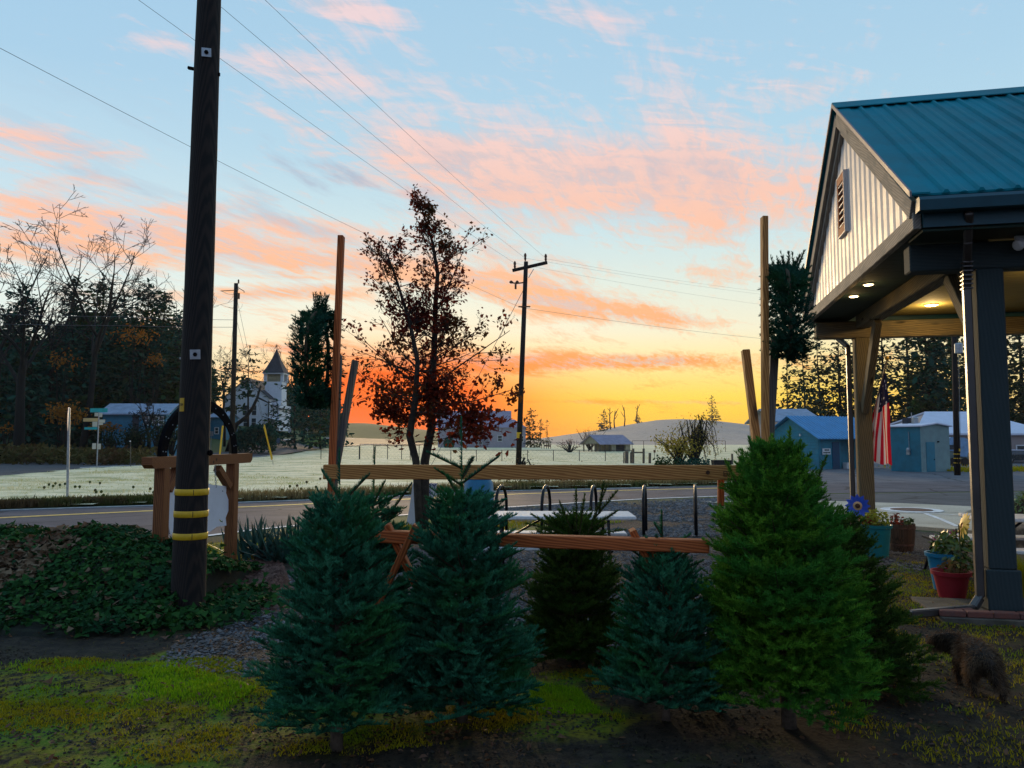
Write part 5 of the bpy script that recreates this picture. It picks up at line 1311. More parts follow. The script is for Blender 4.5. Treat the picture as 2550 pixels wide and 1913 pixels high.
# white house behind the oak, seen below its leaves
wx = P(1088, 1095, 150).x
wh, xf = gable_house('white_house', 'white house behind the oak with a pink lit roof', 'house', (wx, 152, 0), 0, P(1268, 1095, 150).x - wx, 8, P(0, 1062, 150).z, P(0, 1022, 150).z - P(0, 1062, 150).z, M['house_white_dim'], M['lilac_roof'], .4)
b = MB(); x0, x1 = P(1216, 1095, 149).x, P(1309, 1095, 149).x; zt = P(0, 1066, 149).z
b.box(((x0 + x1) / 2, 150.4, zt / 2 - .2), (x1 - x0, 2.8, zt + .4)); b.build('wing', M['house_white_dim'], wh)
b = MB(); b.prism([(x0 - .2, 148.8, zt), (x1 + .2, 148.8, zt), (x1 - 2.2, 151, P(0, 1046, 150).z), (x0 - .2, 151, P(0, 1046, 150).z)], (0, 0, .12)); b.prism([(x1 + .2, 148.8, zt + .01), (x1 + .2, 152.6, zt + .01), (x1 - 2.2, 151, P(0, 1046, 150).z)], (0, 0, .11)); b.build('wing_roof', M['lilac_roof'], wh)
for (px, py, w_, hh) in ((1300.5, 1093, .65, 1.2), (1186, 1104, .8, .6), (1195, 1104, .8, .6), (1245, 1092, .9, 1.2), (1120, 1092, .9, 1.2), (1150, 1092, .9, 1.2)):
    q = P(px, py, 149); window_part(Matrix.Identity(4), wh, (q.x, 149.0 if px > 1216 else 152.0, q.z), w_, hh, 'x')
b = MB(); b.ball((P(1118, 1095, 147).x, 147, .9), (1.1, .9, 1.3), 10, 6); o = b.build('round_bush', M['spruce']); tag(o, 'round dark bush against the white house wall', 'bush')
# open sided field pavilion
pa, pb = Vector((P(1451, 1095, 100).x, 100, 0)), Vector((P(1494, 1095, 97).x, 97, 0)); ab = (pb - pa); wp = ab.length; ang = math.atan2(ab.y, ab.x) + math.pi / 2
zE, zR = P(0, 1105, 98).z, P(0, 1084.5, 98).z
pv = T('field_pavilion', 'low field pavilion with a lilac frosted roof and one open end', 'pavilion', pb); xf = frame(pb, ang); Lp = 5.0
for (x_, y_) in ((.1, .1), (.1, wp - .1), (.1, wp * .5), (.1, wp * .27), (.9, .1), (.9, wp - .1), (1.6, .1)):
    b = MB(xf); box_l(b, x_ - .06, x_ + .06, y_ - .06, y_ + .06, -.2, zE); b.build('post', M['lumber_grey'], pv)
M['pav_wall'] = simple('pale_board_wall', (.36, .33, .24), .8, .12, 3, .1)
b = MB(xf); box_l(b, 1.9, 2.6, 0, wp, -.2, zE); box_l(b, 4.2, Lp, 0, wp, -.2, zE); box_l(b, 2.602, 4.198, wp * .5, wp, -.2, zE); box_l(b, 2.602, 4.198, 0, wp * .49, zE - .12, zE); b.build('wall', M['pav_wall'], pv)
b = MB(xf); box_l(b, 2.602, 4.198, .3, .36, -.2, zE - .13); b.build('dark_opening', M['roof_dark'], pv)  # dark sheet standing for the shade inside the open front
b = MB(xf); b.prism([(.06, 0, zE), (.06, wp, zE), (.06, wp / 2, zR)], (.06, 0, 0)); b.build('gable', M['pav_wall'], pv)
for sg in (0, 1):
    y0 = -.35 if sg == 0 else wp + .35; b = MB(xf); b.prism([(-.3, y0, zE - .14), (Lp + .3, y0, zE - .14), (Lp + .3, wp / 2, zR), (-.3, wp / 2, zR)], (0, 0, .09)); b.build('roof', M['lilac_roof'], pv)

# ------------------------------------------------------------------ sheds on the right
M['shed_teal'] = simple('teal_shed_paint', (.028, .20, .275), .65, .12, 3.5, .1)
M['shed_teal_dark'] = simple('dark_blue_door_paint', (.012, .060, .125), .5, .1, 4, .05)
M['block_teal'] = simple('teal_block_wall', (.022, .155, .215), .7, .14, 2.5, .2)
M['block_grey'] = simple('grey_green_block_wall', (.20, .30, .30), .75, .10, 2.5, .2)
M['blue_metal'] = simple('blue_ribbed_metal', (.075, .27, .50), .45, .10, 2, 0)
M['tan'] = simple('tan_wall', (.34, .28, .26), .8, .08, 1.5, .05)
M['white_roof'] = simple('frosted_white_roof', (.66, .66, .76), .7, .06, 1, .05)
A_, B_ = Vector((14.8, 45, 0)), Vector((16.45, 41.4, 0)); d_ = (B_ - A_); ang = math.atan2(d_.y, d_.x) + math.pi / 2; Wd = d_.length
zE, zR = P(0, 1087, 41.4).z, P(0, 1038, 43.2).z
s1 = T('teal_shed', 'teal lap sided shed with a ribbed blue metal roof, left of the flag', 'shed', B_); xf = frame(B_, ang)
Ls = 4.6
b = MB(xf); b.prism([(0, 0, -.2), (0, Wd, -.2), (0, Wd, zE), (0, Wd / 2, zR - .08), (0, 0, zE)], (1.6, 0, 0)); b.build('wall', M['shed_teal'], s1)
b = MB(xf); box_l(b, 1.602, Ls, .55, Wd, -.2, zE); b.build('rear_wall', M['shed_teal'], s1)
for k in range(14):
    z_ = k * (zE / 11); hh = zE / 11; y1 = Wd
    y0 = 0
    if z_ + hh > zE: f = (z_ + hh - zE) / (zR - zE); y0, y1 = Wd / 2 * f, Wd - Wd / 2 * f
    if y1 - y0 < .15: break
    b = MB(xf); b.prism([(0, y0, z_), (-.022, y0, z_ + .006), (-.004, y0, z_ + hh - .012), (0, y0, z_ + hh - .012)], (0, y1 - y0, 0)); b.build('lap_board', M['shed_teal'], s1)
for k in range(11):
    z_ = k * (zE / 11); b = MB(xf); b.prism([(0, 0, z_), (0, -.018, z_ + .006), (0, -.003, z_ + zE / 11 - .012), (0, 0, z_ + zE / 11 - .012)], (.62, 0, 0)); b.build('lap_board', M['shed_teal'], s1)
b = MB(xf); box_l(b, .98, 1.5, -.028, .02, 0, P(0, 1101, 41.8).z); b.build('door', M['shed_teal_dark'], s1)
b = MB(xf); b.tube([(.02, -.06, zE - .16), (.25, -.08, zE - .10), (.34, -.10, zE + .02)], .025, 6); b.tube([(.03, -.05, zE - .16), (.03, -.05, .1)], .022, 6); b.build('downspout', M['shed_teal'], s1)
for k in range(2):
    b = MB(xf); xk = 2.3 + k * 1.2; box_l(b, xk, xk + .07, .05, .12, -.1, zE - .05); b.build('porch_post', M['shed_teal_dark'], s1)
ov = .28
for sg in (0, 1):
    y0 = -ov if sg == 0 else Wd + ov; z_ = zE - (zR - zE) / (Wd / 2) * ov; n = 22
    if sg == 1:
        b = MB(xf); b.prism([(-ov, y0, z_), (Ls + ov, y0, z_), (Ls + ov, Wd / 2, zR), (-ov, Wd / 2, zR)], (0, 0, .05)); b.build('roof', M['blue_metal'], s1); continue
    b = MB(xf); b.prism([(-ov, y0, z_), (Ls + ov, y0, z_), (Ls + ov, Wd / 2, zR), (-ov, Wd / 2, zR)], (0, 0, .04)); b.build('roof', M['blue_metal'], s1)
    for k in range(n):
        xk = -ov + (Ls + 2 * ov) * (k + .5) / n; b = MB(xf); b.prism([(xk - .05, y0, z_ + .04), (xk + .05, y0, z_ + .04), (xk + .02, y0, z_ + .085), (xk - .02, y0, z_ + .085)], (0, Wd / 2 - y0, zR - z_)); b.build('roof_rib', M['blue_metal'], s1)
q = P(2018, 1086, 42.6); b = MB(xf); box_l(b, -.08, .0, 1.2, 1.28, zE + .02, zE + .14); o = b.build('wall_lamp', M['white'], s1)
sg1 = T('notice_sign', 'white notice board with two lines of dark lettering on the teal shed', 'sign', xf @ Vector((.5, -.05, .8)))
b = MB(xf); z0_, z1_ = P(0, 1132, 41.6).z, P(0, 1117, 41.6).z; box_l(b, .22, .80, -.065, -.045, z0_, z1_); b.build('board', M['white'], sg1)
b = MB(xf)
for (x0, x1, f0, f1) in ((.36, .46, .62, .86), (.48, .55, .62, .86), (.57, .66, .62, .86), (.68, .70, .62, .86), (.27, .36, .2, .42), (.38, .45, .2, .42), (.47, .56, .2, .42), (.58, .64, .2, .42), (.66, .75, .2, .42)):
    box_l(b, x0, x1, -.069, -.0655, z0_ + (z1_ - z0_) * f0, z0_ + (z1_ - z0_) * f1)
b.build('lettering', M['ink'], sg1)['kind'] = 'stuff'
o = MB(xf).box((2.35, .22, .17), (.42, .3, .34), 0, .01).build('white_box', M['white']); tag(o, 'plain white box on the ground by the teal shed wall', 'box')
# flat roofed block shed
A_, B_ = Vector((P(2217, 1095, 39.5).x, 39.5, 0)), Vector((P(2292, 1095, 38).x, 38, 0)); d_ = (B_ - A_); la = d_.length; ang = math.atan2(d_.y, d_.x); lw_ = 2.15
s2 = T('block_shed', 'low square blue shed with a grey green door face, right of the flag', 'shed', B_); xf = frame(A_, ang)
zt, za = P(0, 1063, 38.5).z, P(0, 1057, 38.5).z
b = MB(xf); b.prism([(0, 0, -.2), (la, 0, -.2), (la, 0, zt), (0, 0, zt)], (0, lw_, 0)); b.build('wall', M['block_teal'], s2)
b = MB(xf); b.prism([(la, 0, -.2), (la, lw_, -.2), (la, lw_, zt), (la, lw_ * .5, za), (la, 0, zt)], (.05, 0, 0)); b.build('end_wall', M['block_grey'], s2)
b = MB(xf); b.prism([(-.12, -.12, zt + .002), (la + .18, -.12, zt + .002), (la + .18, lw_ * .5, za + .02), (-.12, lw_ * .5, za + .02)], (0, 0, .06)); b.prism([(-.12, lw_ + .12, zt + .002), (la + .18, lw_ + .12, zt + .002), (la + .18, lw_ * .5 + .001, za + .02), (-.12, lw_ * .5 + .001, za + .02)], (0, 0, .06)); b.build('roof', M['white_roof'], s2)
b = MB(xf); box_l(b, la + .051, la + .075, .32, .96, .02, P(0, 1101, 38.3).z); dr = b.build('door', M['shed_teal'], s2)
b = MB(xf); b.ball((la + .09, .88, .62), .03, 6, 4); b.build('knob', M['black_iron'], dr)
b = MB(xf); box_l(b, la + .05, la + .12, 1.2, 1.27, 1.46, 1.53); b.build('wall_lamp', M['black_iron'], s2)
b = MB(xf); xm = la * .62; box_l(b, xm - .09, xm + .09, -.1, -.002, .85, 1.0); b.lathe((xm, -.06, 1.1), [(.09, -.09), (.10, 0), (.07, .1)], 10); b.tube([(xm + .03, -.03, 1.2), (xm + .03, -.03, zt - .25)], .018, 6); b.build('electric_meter', M['galv'], s2)
b = MB(xf); box_l(b, .05, .35, .9, 1.3, za, za + .36); b.build('cooler_unit', M['roof_dark'], s2); b = MB(xf); b.lathe((.72, 1.0, za), [(.16, 0), (.16, .34), (.10, .40)], 10); b.build('vent_drum', M['galv'], s2); b = MB(xf); b.tube([(.55, .95, za), (.55, .95, za + .62)], .02, 5); b.build('vent_pipe', M['galv'], s2)
# grey roofed building behind the teal shed
x0 = P(1938, 1095, 58).x; gh, xf = gable_house('grey_roofed_building', 'building with a frosted grey roof behind the teal shed', 'building', (x0, 58, 0), .05, P(2045, 1095, 58).x - x0, 6, P(0, 1050, 58).z, P(0, 1022, 61).z - P(0, 1050, 58).z, M['tan'], M['roof_frost'], .3); window_part(xf, gh, (2.0, 0, 1.2), .7, .8, 'x')
# tan barn with a hipped white roof
bn = T('tan_barn', 'long tan barn with a frost white roof behind the sheds', 'barn', (P(2400, 1095, 54).x, 54, 0)); y0, y1 = 54, 62; x0, x1 = P(2283, 1095, 54).x, P(2620, 1095, 54).x; zE = P(0, 1084, 54).z; zR = P(0, 1029, 58).z
b = MB(); b.box(((x0 + x1) / 2, (y0 + y1) / 2, zE / 2 - .1), (x1 - x0, y1 - y0, zE + .2)); b.build('wall', M['tan'], bn)
xr0, xr1 = P(2306, 1095, 58).x, P(2430, 1095, 58).x
for q in ([(x0 - .3, y0 - .3, zE), (x1 + .3, y0 - .3, zE), (xr1, 58, zR), (xr0, 58, zR)], [(x1 + .3, y1 + .3, zE), (x0 - .3, y1 + .3, zE), (xr0, 58, zR), (xr1, 58, zR)], [(x1 + .3, y0 - .3, zE), (x1 + .3, y1 + .3, zE), (xr1, 58, zR)]):
    b = MB(); b.prism(q, (0, 0, .12)); b.build('roof', M['white_roof'], bn)
b = MB(); b.prism([(x0 - .02, y0, zE), (x0 - .02, y1, zE), (xr0, 58, zR - .05)], (-.05, 0, 0)); b.build('gable', M['tan'], bn)
for px in (2500, 2543): q = P(px, 1117, 54); window_part(Matrix.Identity(4), bn, (q.x, y0, q.z), .75, .5, 'x', None, False)
# dark sport utility car by the barn, tarpaulin covered trailer by the block shed
cp = Vector((P(2545, 1095, 52).x, 52, 0))
car = T('parked_car', 'dark parked car with a frosted roof in front of the tan barn', 'car', cp); xf = frame((cp.x - 1.45, cp.y, .0), 0)
M['car_dark'] = simple('dark_green_car_paint', (.008, .022, .024), .25, .1, 2, 0, spec=.6)
zt = P(0, 1121, 52).z
b = MB(xf); b.prism([(0, 0, .22), (3.3, 0, .22), (3.36, 0, .42), (3.25, 0, .55), (2.5, 0, .60), (.02, 0, .60), (-.03, 0, .4)], (0, 1.35, 0)); b.build('body', M['car_dark'], car)
b = MB(xf); b.prism([(.05, .06, .602), (2.45, .06, .602), (1.95, .12, zt - .03), (.2, .12, zt - .03)], (0, 1.2, 0)); b.build('cabin', M['glass'], car)
b = MB(xf); b.prism([(.2, .1, zt - .028), (1.95, .1, zt - .028), (1.85, .1, zt + .02), (.3, .1, zt + .02)], (0, 1.16, 0)); b.build('roof', M['white_roof'], car)
for x_ in (.62, 2.65):
    for y_ in (.02, 1.2):
        b = MB(xf); b.lathe((x_, y_ - .02, .24), [(.12, 0), (.25, .01), (.25, .16), (.12, .17)], 14, Vector((0, 1, 0))); wl = b.build('wheel', M['ink'], car)
        b = MB(xf); b.lathe((x_, y_ - .03, .24), [(.0, 0), (.13, .0), (.13, .02)], 10, Vector((0, 1, 0)), False, False); b.build('rim', M['galv'], wl)
b = MB(xf); box_l(b, -.05, .0, .05, .2, .42, .54); b.build('tail_light', simple('red_lens', (.35, .02, .02), .3), car)
b = MB(xf); box_l(b, 3.30, 3.36, .05, .25, .42, .52); b.build('headlight', M['white'], car)
tp = Vector((P(2382, 1095, 47).x, 47, 0)); tr = T('covered_trailer', 'trailer under a pale blue tarpaulin between the block shed and the barn', 'trailer', tp); xf = frame((tp.x - .65, 47, 0), 0)
b = MB(xf); b.prism([(0, 0, .42), (1.5, 0, .42), (1.5, 0, .95), (0, 0, .95)], (0, 1.6, 0)); b.build('body', simple('grey_green_body', (.16, .20, .18), .6), tr)
b = MB(xf); b.prism([(-.06, -.06, .95), (1.56, -.06, .78), (1.5, -.03, 1.55), (1.1, -.03, 1.72), (.3, -.03, 1.76), (-.02, -.03, 1.5)], (0, 1.7, 0)); b.prism([(.5, -.1, .6), (1.2, -.1, .55), (1.4, -.075, 1.3), (.7, -.075, 1.5)], (0, .05, 0)); b.build('tarpaulin', simple('blue_tarpaulin', (.20, .33, .50), .6, .25, 2.5, .5), tr)
b = MB(xf); box_l(b, -.02, .5, -.09, -.07, 1.0, 1.28); b.build('window', M['glass'], tr)
for x_ in (.35, 1.1):
    b = MB(xf); b.lathe((x_, -.06, .25), [(.25, 0), (.25, .15)], 12, Vector((0, 1, 0))); b.build('wheel', M['ink'], tr)
# ------------------------------------------------------------------ the timber canopy on the right: posts, beams, braces, ribbed teal roof
PO = Vector((3.62, 6.86, 0)); PANG = math.atan2(-.207, .978)      # local x = v (away to the right), local y = u (along the gable, near to far)
PX = frame(PO, PANG)
PW, ZB, ZS, ZR_, LV = 5.98, 3.50, 3.66, 5.86, 9.6
M['teal_roof'] = simple('teal_metal_roofing', (.000, .175, .225), .6, .2, 1.4, .08, 14, spec=.12, dirt=(.004, .20, .24), stretch=(1, 1, .5))
M['teal_trim'] = simple('dark_teal_trim', (.006, .060, .085), .45, .12, 4, .03)
M['siding'] = simple('grey_ribbed_siding', (.66, .61, .58), .5, .06, 3, .04)
M['trim_white'] = simple('pale_trim', (.62, .58, .55), .5, .05, 4, .02)
pc = T('canopy', 'timber canopy with a ribbed teal metal roof and grey gable, at the right', 'canopy', PX @ Vector((1.0, 1.0, 0)))
def lv(v, u, z): return (v, u, z)
s_ = (ZR_ - ZS - .12) / (PW / 2)
# gable wall: one ribbed panel after another
npan = 25; pw = (PW - .30) / npan
def gz(u): return ZR_ - .20 - abs(u - PW / 2) * s_
for k in range(npan):
    u0 = .15 + k * pw; u1 = u0 + pw
    za, zb = gz(u0), gz(u1)
    if min(za, zb) < ZS + .02: za, zb = max(za, ZS + .01), max(zb, ZS + .01)
    b = MB(PX); b.prism([lv(.10, u0, ZS), lv(.10, u1 - .002, ZS), lv(.10, u1 - .002, zb), lv(.10, u0, za)], (.03, 0, 0))
    r0, r1 = u0 + pw * .04, u0 + pw * .56; ra = gz(r0) - .01; rb = gz(r1) - .01
    if min(ra, rb) > ZS + .05:
        b.prism([lv(.099, r0, ZS), lv(.089, r0 + .05, ZS), lv(.089, r1 - .05, ZS), lv(.099, r1, ZS)], (0, 0, min(ra, rb) - ZS))
    b.build('siding_panel', M['siding'], pc)
b = MB(PX)
b.bar(lv(.062, .18, ZS + .02), lv(.062, PW / 2, ZR_ - .24), .03, .03, Vector((1, 0, 0)), 0); b.bar(lv(.062, PW - .18, ZS + .02), lv(.062, PW / 2, ZR_ - .24), .03, .03, Vector((1, 0, 0)), 0); b.build('gable_trim', M['trim_white'], pc)
# rake boards, bottom board
for sg in (0, 1):
    ue = -.02 if sg == 0 else PW + .02; cc = PW / 2
    b = MB(PX); e = Vector(lv(.02, ue, ZS + .015)); t = Vector(lv(.02, cc, ZR_ - .075)); b.bar(e, t, .05, .17, Vector((0, -s_ if sg == 0 else s_, 1)).normalized(), .004); b.build('rake_board', M['fascia'], pc)
    b = MB(PX); e = Vector(lv(.07, ue + (.10 if sg == 0 else -.10), ZS + .0)); t = Vector(lv(.07, cc, ZR_ - .205)); b.bar(e, t, .05, .13, Vector((0, -s_ if sg == 0 else s_, 1)).normalized(), .004); b.build('rake_board', M['fascia'], pc)
b = MB(PX); b.bar(lv(.05, -.02, ZB + .075), lv(.05, PW + .02, ZB + .075), .07, .155, Z, .006); b.build('gable_board', M['fascia'], pc)
# louvre in the gable
vt = .078; uc = PW / 2 + .12; z0, z1 = 4.28, 5.06; hw = .20
b = MB(PX)
for (a0, a1, c0_, c1_) in ((uc - hw, uc - hw + .05, z0, z1), (uc + hw - .05, uc + hw, z0, z1), (uc - hw + .051, uc + hw - .051, z0, z0 + .10), (uc - hw + .051, uc + hw - .051, z1 - .10, z1)):
    box_l(b, vt - .03, vt + .03, a0, a1, c0_, c1_)
lvv = b.build('louvre_frame', M['cedar_red'], pc)
b = MB(PX); box_l(b, vt + .022, vt + .034, uc - hw + .052, uc + hw - .052, z0 + .101, z1 - .101); b.build('louvre_back', M['ink'], lvv)
for k in range(7):
    zz = z0 + .125 + k * (z1 - z0 - .25) / 6.0; b = MB(PX); b.prism([lv(vt - .025, uc - hw + .055, zz - .006), lv(vt - .025, uc + hw - .055, zz - .006), lv(vt + .015, uc + hw - .055, zz + .016), lv(vt + .015, uc - hw + .055, zz + .016)], (0, 0, .014)); b.build('slat', M['trim_white'], lvv)
b = MB(PX); ff = .014
for (a0, a1, c0_, c1_) in ((uc - hw - ff, uc - hw - .001, z0 - ff, z1 + ff), (uc + hw + .001, uc + hw + ff, z0 - ff, z1 + ff), (uc - hw, uc + hw, z0 - ff, z0 - .001), (uc - hw, uc + hw, z1 + .001, z1 + ff)): box_l(b, vt - .033, vt + .02, a0, a1, c0_, c1_)
b.build('louvre_trim', M['trim_white'], lvv)
# roof: panels with a major rib at each joint and a soft rib between
def roof_pt(v, f, sg, up=0.0):
    """f 0 at the eave, 1 at the ridge"""
    u = (-.16 + f * (PW / 2 + .16)); u = u if sg == 0 else PW - u
    return lv(v, u, ZS + .10 + (ZR_ - ZS - .02) * f + up)
npn = 34; pwv = LV / npn
for sg in (0, 1):
    for k in range(npn):
        v0 = -.03 + k * pwv; v1 = v0 + pwv - .002; b = MB(PX)
        b.prism([roof_pt(v0, 0, sg), roof_pt(v1, 0, sg), roof_pt(v1, .985, sg), roof_pt(v0, .985, sg)], (0, 0, .02))
        if k == 0:
            b.prism([roof_pt(v0 - .012, -.004, sg, .02), roof_pt(v0 + .15, -.004, sg, .02), roof_pt(v0 + .15, .99, sg, .02), roof_pt(v0 - .012, .99, sg, .02)], (0, 0, .018))
        else:
            A0, A1 = Vector(roof_pt(0, -.004, sg)), Vector(roof_pt(0, .975, sg)); dd = A1 - A0
            b.prism([lv(v0 + o, A0.y, A0.z + h) for (o, h) in ((-.032, .021), (.032, .021), (.012, .052), (-.012, .052))], dd)
            m = v0 + pwv / 2; b.prism([lv(m + o, A0.y, A0.z + h) for (o, h) in ((-.035, .0203), (.035, .0203), (.012, .031), (-.012, .031))], dd)
        b.build('roof_panel', M['teal_roof'], pc)
b = MB(PX)
for sg in (0, 1):
    A0 = [Vector(roof_pt(-.045, f, sg, .056)) for f in (.925, 1.0)]; b.prism([A0[0], A0[0] + Vector((LV + .06, 0, 0)), A0[1] + Vector((LV + .06, 0, 0)), A0[1]], (0, 0, .012))
b.build('ridge_cap', M['teal_roof'], pc)
b = MB(PX)
for sg in (0, 1):
    e0, e1 = Vector(roof_pt(-.05, -.005, sg, .0)), Vector(roof_pt(-.05, 1.0, sg, .0)); b.prism([e0, e1, e1 + Vector((0, 0, .055)), e0 + Vector((0, 0, .055))], (.018, 0, 0))
b.build('rake_trim', simple('maroon_grey_trim', (.20, .15, .15), .5, .1, 4, .02), pc)
for sg in (0, 1):
    u0 = -.20 if sg == 0 else PW + .08; b = MB(PX)
    b.prism([lv(.02, u0, ZS - .04), lv(.02, u0 + .12, ZS - .04), lv(.02, u0 + .12, ZS + .085), lv(.02, u0 + .01, ZS + .085), lv(.02, u0 - .015, ZS + .05)], (LV, 0, 0)); b.build('gutter', M['teal_trim'], pc)
    b = MB(PX); uu = -.06 if sg == 0 else PW + .03; box_l(b, .09, LV, uu, uu + .03, ZB, ZS + .06); b.build('eave_board', M['teal_trim'], pc)
# soffits: boards under the overhangs and the ceiling
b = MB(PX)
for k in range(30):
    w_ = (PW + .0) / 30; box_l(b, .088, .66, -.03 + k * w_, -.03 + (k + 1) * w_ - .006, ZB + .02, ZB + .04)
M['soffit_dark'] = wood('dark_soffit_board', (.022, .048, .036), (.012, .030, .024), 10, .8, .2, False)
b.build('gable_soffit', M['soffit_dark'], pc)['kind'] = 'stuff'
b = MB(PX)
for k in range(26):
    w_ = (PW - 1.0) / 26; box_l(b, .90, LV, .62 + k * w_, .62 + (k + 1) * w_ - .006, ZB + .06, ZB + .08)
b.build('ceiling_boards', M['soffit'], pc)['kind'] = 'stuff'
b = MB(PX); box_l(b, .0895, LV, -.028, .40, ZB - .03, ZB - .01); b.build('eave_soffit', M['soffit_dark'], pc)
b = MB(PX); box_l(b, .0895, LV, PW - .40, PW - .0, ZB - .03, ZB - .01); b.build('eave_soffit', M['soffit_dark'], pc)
# beams
M['beam_mid'] = wood('lamplit_olive_post', (.17, .135, .075), (.10, .08, .045), 12, .85, .5, False)  # lamplight on the far posts is put into this olive tone
UP0, UP1, VP = .52, 5.52, .78
for (v_, w_) in ((VP, .20), (3.6, .18), (6.6, .18)):
    b = MB(PX); b.bar(lv(v_, UP0 + .14, ZB - .03), lv(v_, UP1 - .14, ZB - .03), w_, .26, Z, .012); b.build('cross_beam', M['beam'], pc)
for u_ in (UP0, UP1):
    b = MB(PX); b.bar(lv(.10, u_, ZB - .17), lv(LV, u_, ZB - .17), .20, .26, Z, .012); b.build('long_beam', M['beam'] if u_ > 3 else M['beam_dark'], pc)
# posts, bases, braces
for (u_, m_, wd) in ((UP0, M['beam_dark'], .235), (UP1, M['beam_mid'], .215)):
    for v_ in (VP, 6.6):
        b = MB(PX); b.bar(lv(v_, u_, .42 if u_ < 3 else .0), lv(v_, u_, ZB - .302), wd, wd, Vector((1, 0, 0)), .012); b.build('post', m_, pc)
        b = MB(PX); b.bar(lv(v_, u_, .05), lv(v_, u_, .42), wd + .05, wd + .05, Vector((1, 0, 0)), .012)
        if u_ < 3: b.build('post_base', M['beam_dark'], pc)
for (a, c, m_, w_) in ((lv(VP, UP0 + .11, ZB - 1.05), lv(VP, UP0 + .95, ZB - .165), M['beam'], .11), (lv(VP, UP1 - .10, ZB - 1.45), lv(VP, UP1 - 1.05, ZB - .17), M['beam'], .14)):
    b = MB(PX); b.bar(a, c, .10, w_ + .03, Vector((1, 0, 0)).cross(Vector(c) - Vector(a)), .008); b.build('brace', m_, pc)
# downspouts
def spout(pts, mat, w_=.035, d_=.05):
    b = MB(PX)
    for i in range(len(pts) - 1): b.bar(pts[i], pts[i + 1], w_ * 2, d_ * 1.4, Vector((1, 0, 0)) if abs(Vector(pts[i + 1])[2] - Vector(pts[i])[2]) > .3 else Z, .012)
    return b
M['spout'] = simple('weathered_downspout', (.045, .036, .033), .35, .15, 5, .05, spec=.7)
b = spout([lv(.45, -.10, ZS - .05), lv(.50, .10, ZB - .10), lv(.585, .40, ZB - .32), lv(.59, .44, ZB - .48), lv(.59, .44, .16), lv(.50, .36, .07), lv(-.10, .10, .05)], M['spout'])
for k in range(7):
    f = k / 6.0; q = Vector(lv(.55 + .04 * f, .30 + .14 * f, ZB - .26 - .22 * f)); b.box(q, (.085, .085, .012))
b.build('downspout', M['spout'], pc)
b = spout([lv(.35, PW + .06, ZS - .05), lv(.42, PW - .1, ZB - .16), lv(.60, PW - .38, ZB - .42), lv(.60, PW - .40, ZB - .55), lv(.60, PW - .40, .1), lv(.45, PW - .4, .05)], M['spout']); b.build('downspout', M['spout'], pc)
b = MB(PX); b.tube([lv(.12, PW - .45, ZB - .02), lv(.12, PW - .45, ZB - .12)], .03, 8); b.build('drip_cap', M['rust'], pc)
# recessed lamps that are lit
M['lamp_glow'] = simple('lit_lamp_lens', (.8, .7, .5), .4, 0, 5, 0, emit=((1.0, .72, .36), 14.0))
for i, (v_, u_, z_, r_, pw_) in enumerate([(.24, 3.42, ZB + .02, .055, 1.2), (.24, 2.62, ZB + .02, .055, 1.2), (1.55, 4.62, ZB + .06, .075, 22.0), (5.0, 4.4, ZB + .06, .075, 26.0), (5.0, 1.7, ZB + .06, .075, 26.0), (2.3, 2.2, ZB + .06, .075, 20.0)]):
    q = PX @ Vector((v_, u_, z_)); t = T('downlight', ['lit round lamp in the gable overhang, farther from the camera', 'lit round lamp in the gable overhang, nearer to the camera', 'brightest lit ceiling lamp, behind the diagonal brace', 'lit lamp deep under the canopy, out of frame', 'lit lamp near the front of the canopy, out of frame', 'lit ceiling lamp above the near post'][i], 'ceiling lamp', q, 'lit downlights under the canopy')
    b = MB(); b.lathe(q, [(r_ * 1.25, -.001), (r_ * 1.25, -.014), (r_, -.016), (r_, -.002)], 16, Z, False, False); b.build('rim', M['trim_white'], t)
    b = MB(); b.lathe(q, [(r_ * .98, -.004), (r_ * .9, -.022), (.0, -.028)], 16, Z, False, False); b.build('lens', M['lamp_glow'], t)
    L = bpy.data.lights.new('downlight_bulb', 'POINT'); L.energy, L.color, L.shadow_soft_size = pw_, (1.0, .66, .26), .06; o = bpy.data.objects.new('downlight_bulb', L); COL.objects.link(o); o.parent = t; o.location = (0, 0, -.12)
q = P(2535, 602, 7.0); t = T('floodlight', 'white twin floodlight on the front beam of the canopy', 'floodlight', q)
b = MB(); b.lathe(q + Vector((0, -.02, .03)), [(.05, 0), (.05, .03)], 12, Vector((0, -1, 0))); b.build('mount', M['white'], t)
b = MB(); b.lathe(q + Vector((.02, -.06, -.01)), [(.02, 0), (.045, .05), (.05, .11), (.03, .12)], 12, Vector((-.75, -.3, -.45))); b.build('head', M['white'], t)
b = MB(); b.lathe(q + Vector((.04, -.06, -.01)), [(.02, 0), (.045, .05), (.05, .11), (.03, .12)], 12, Vector((.7, -.4, -.4))); b.build('head', M['white'], t)
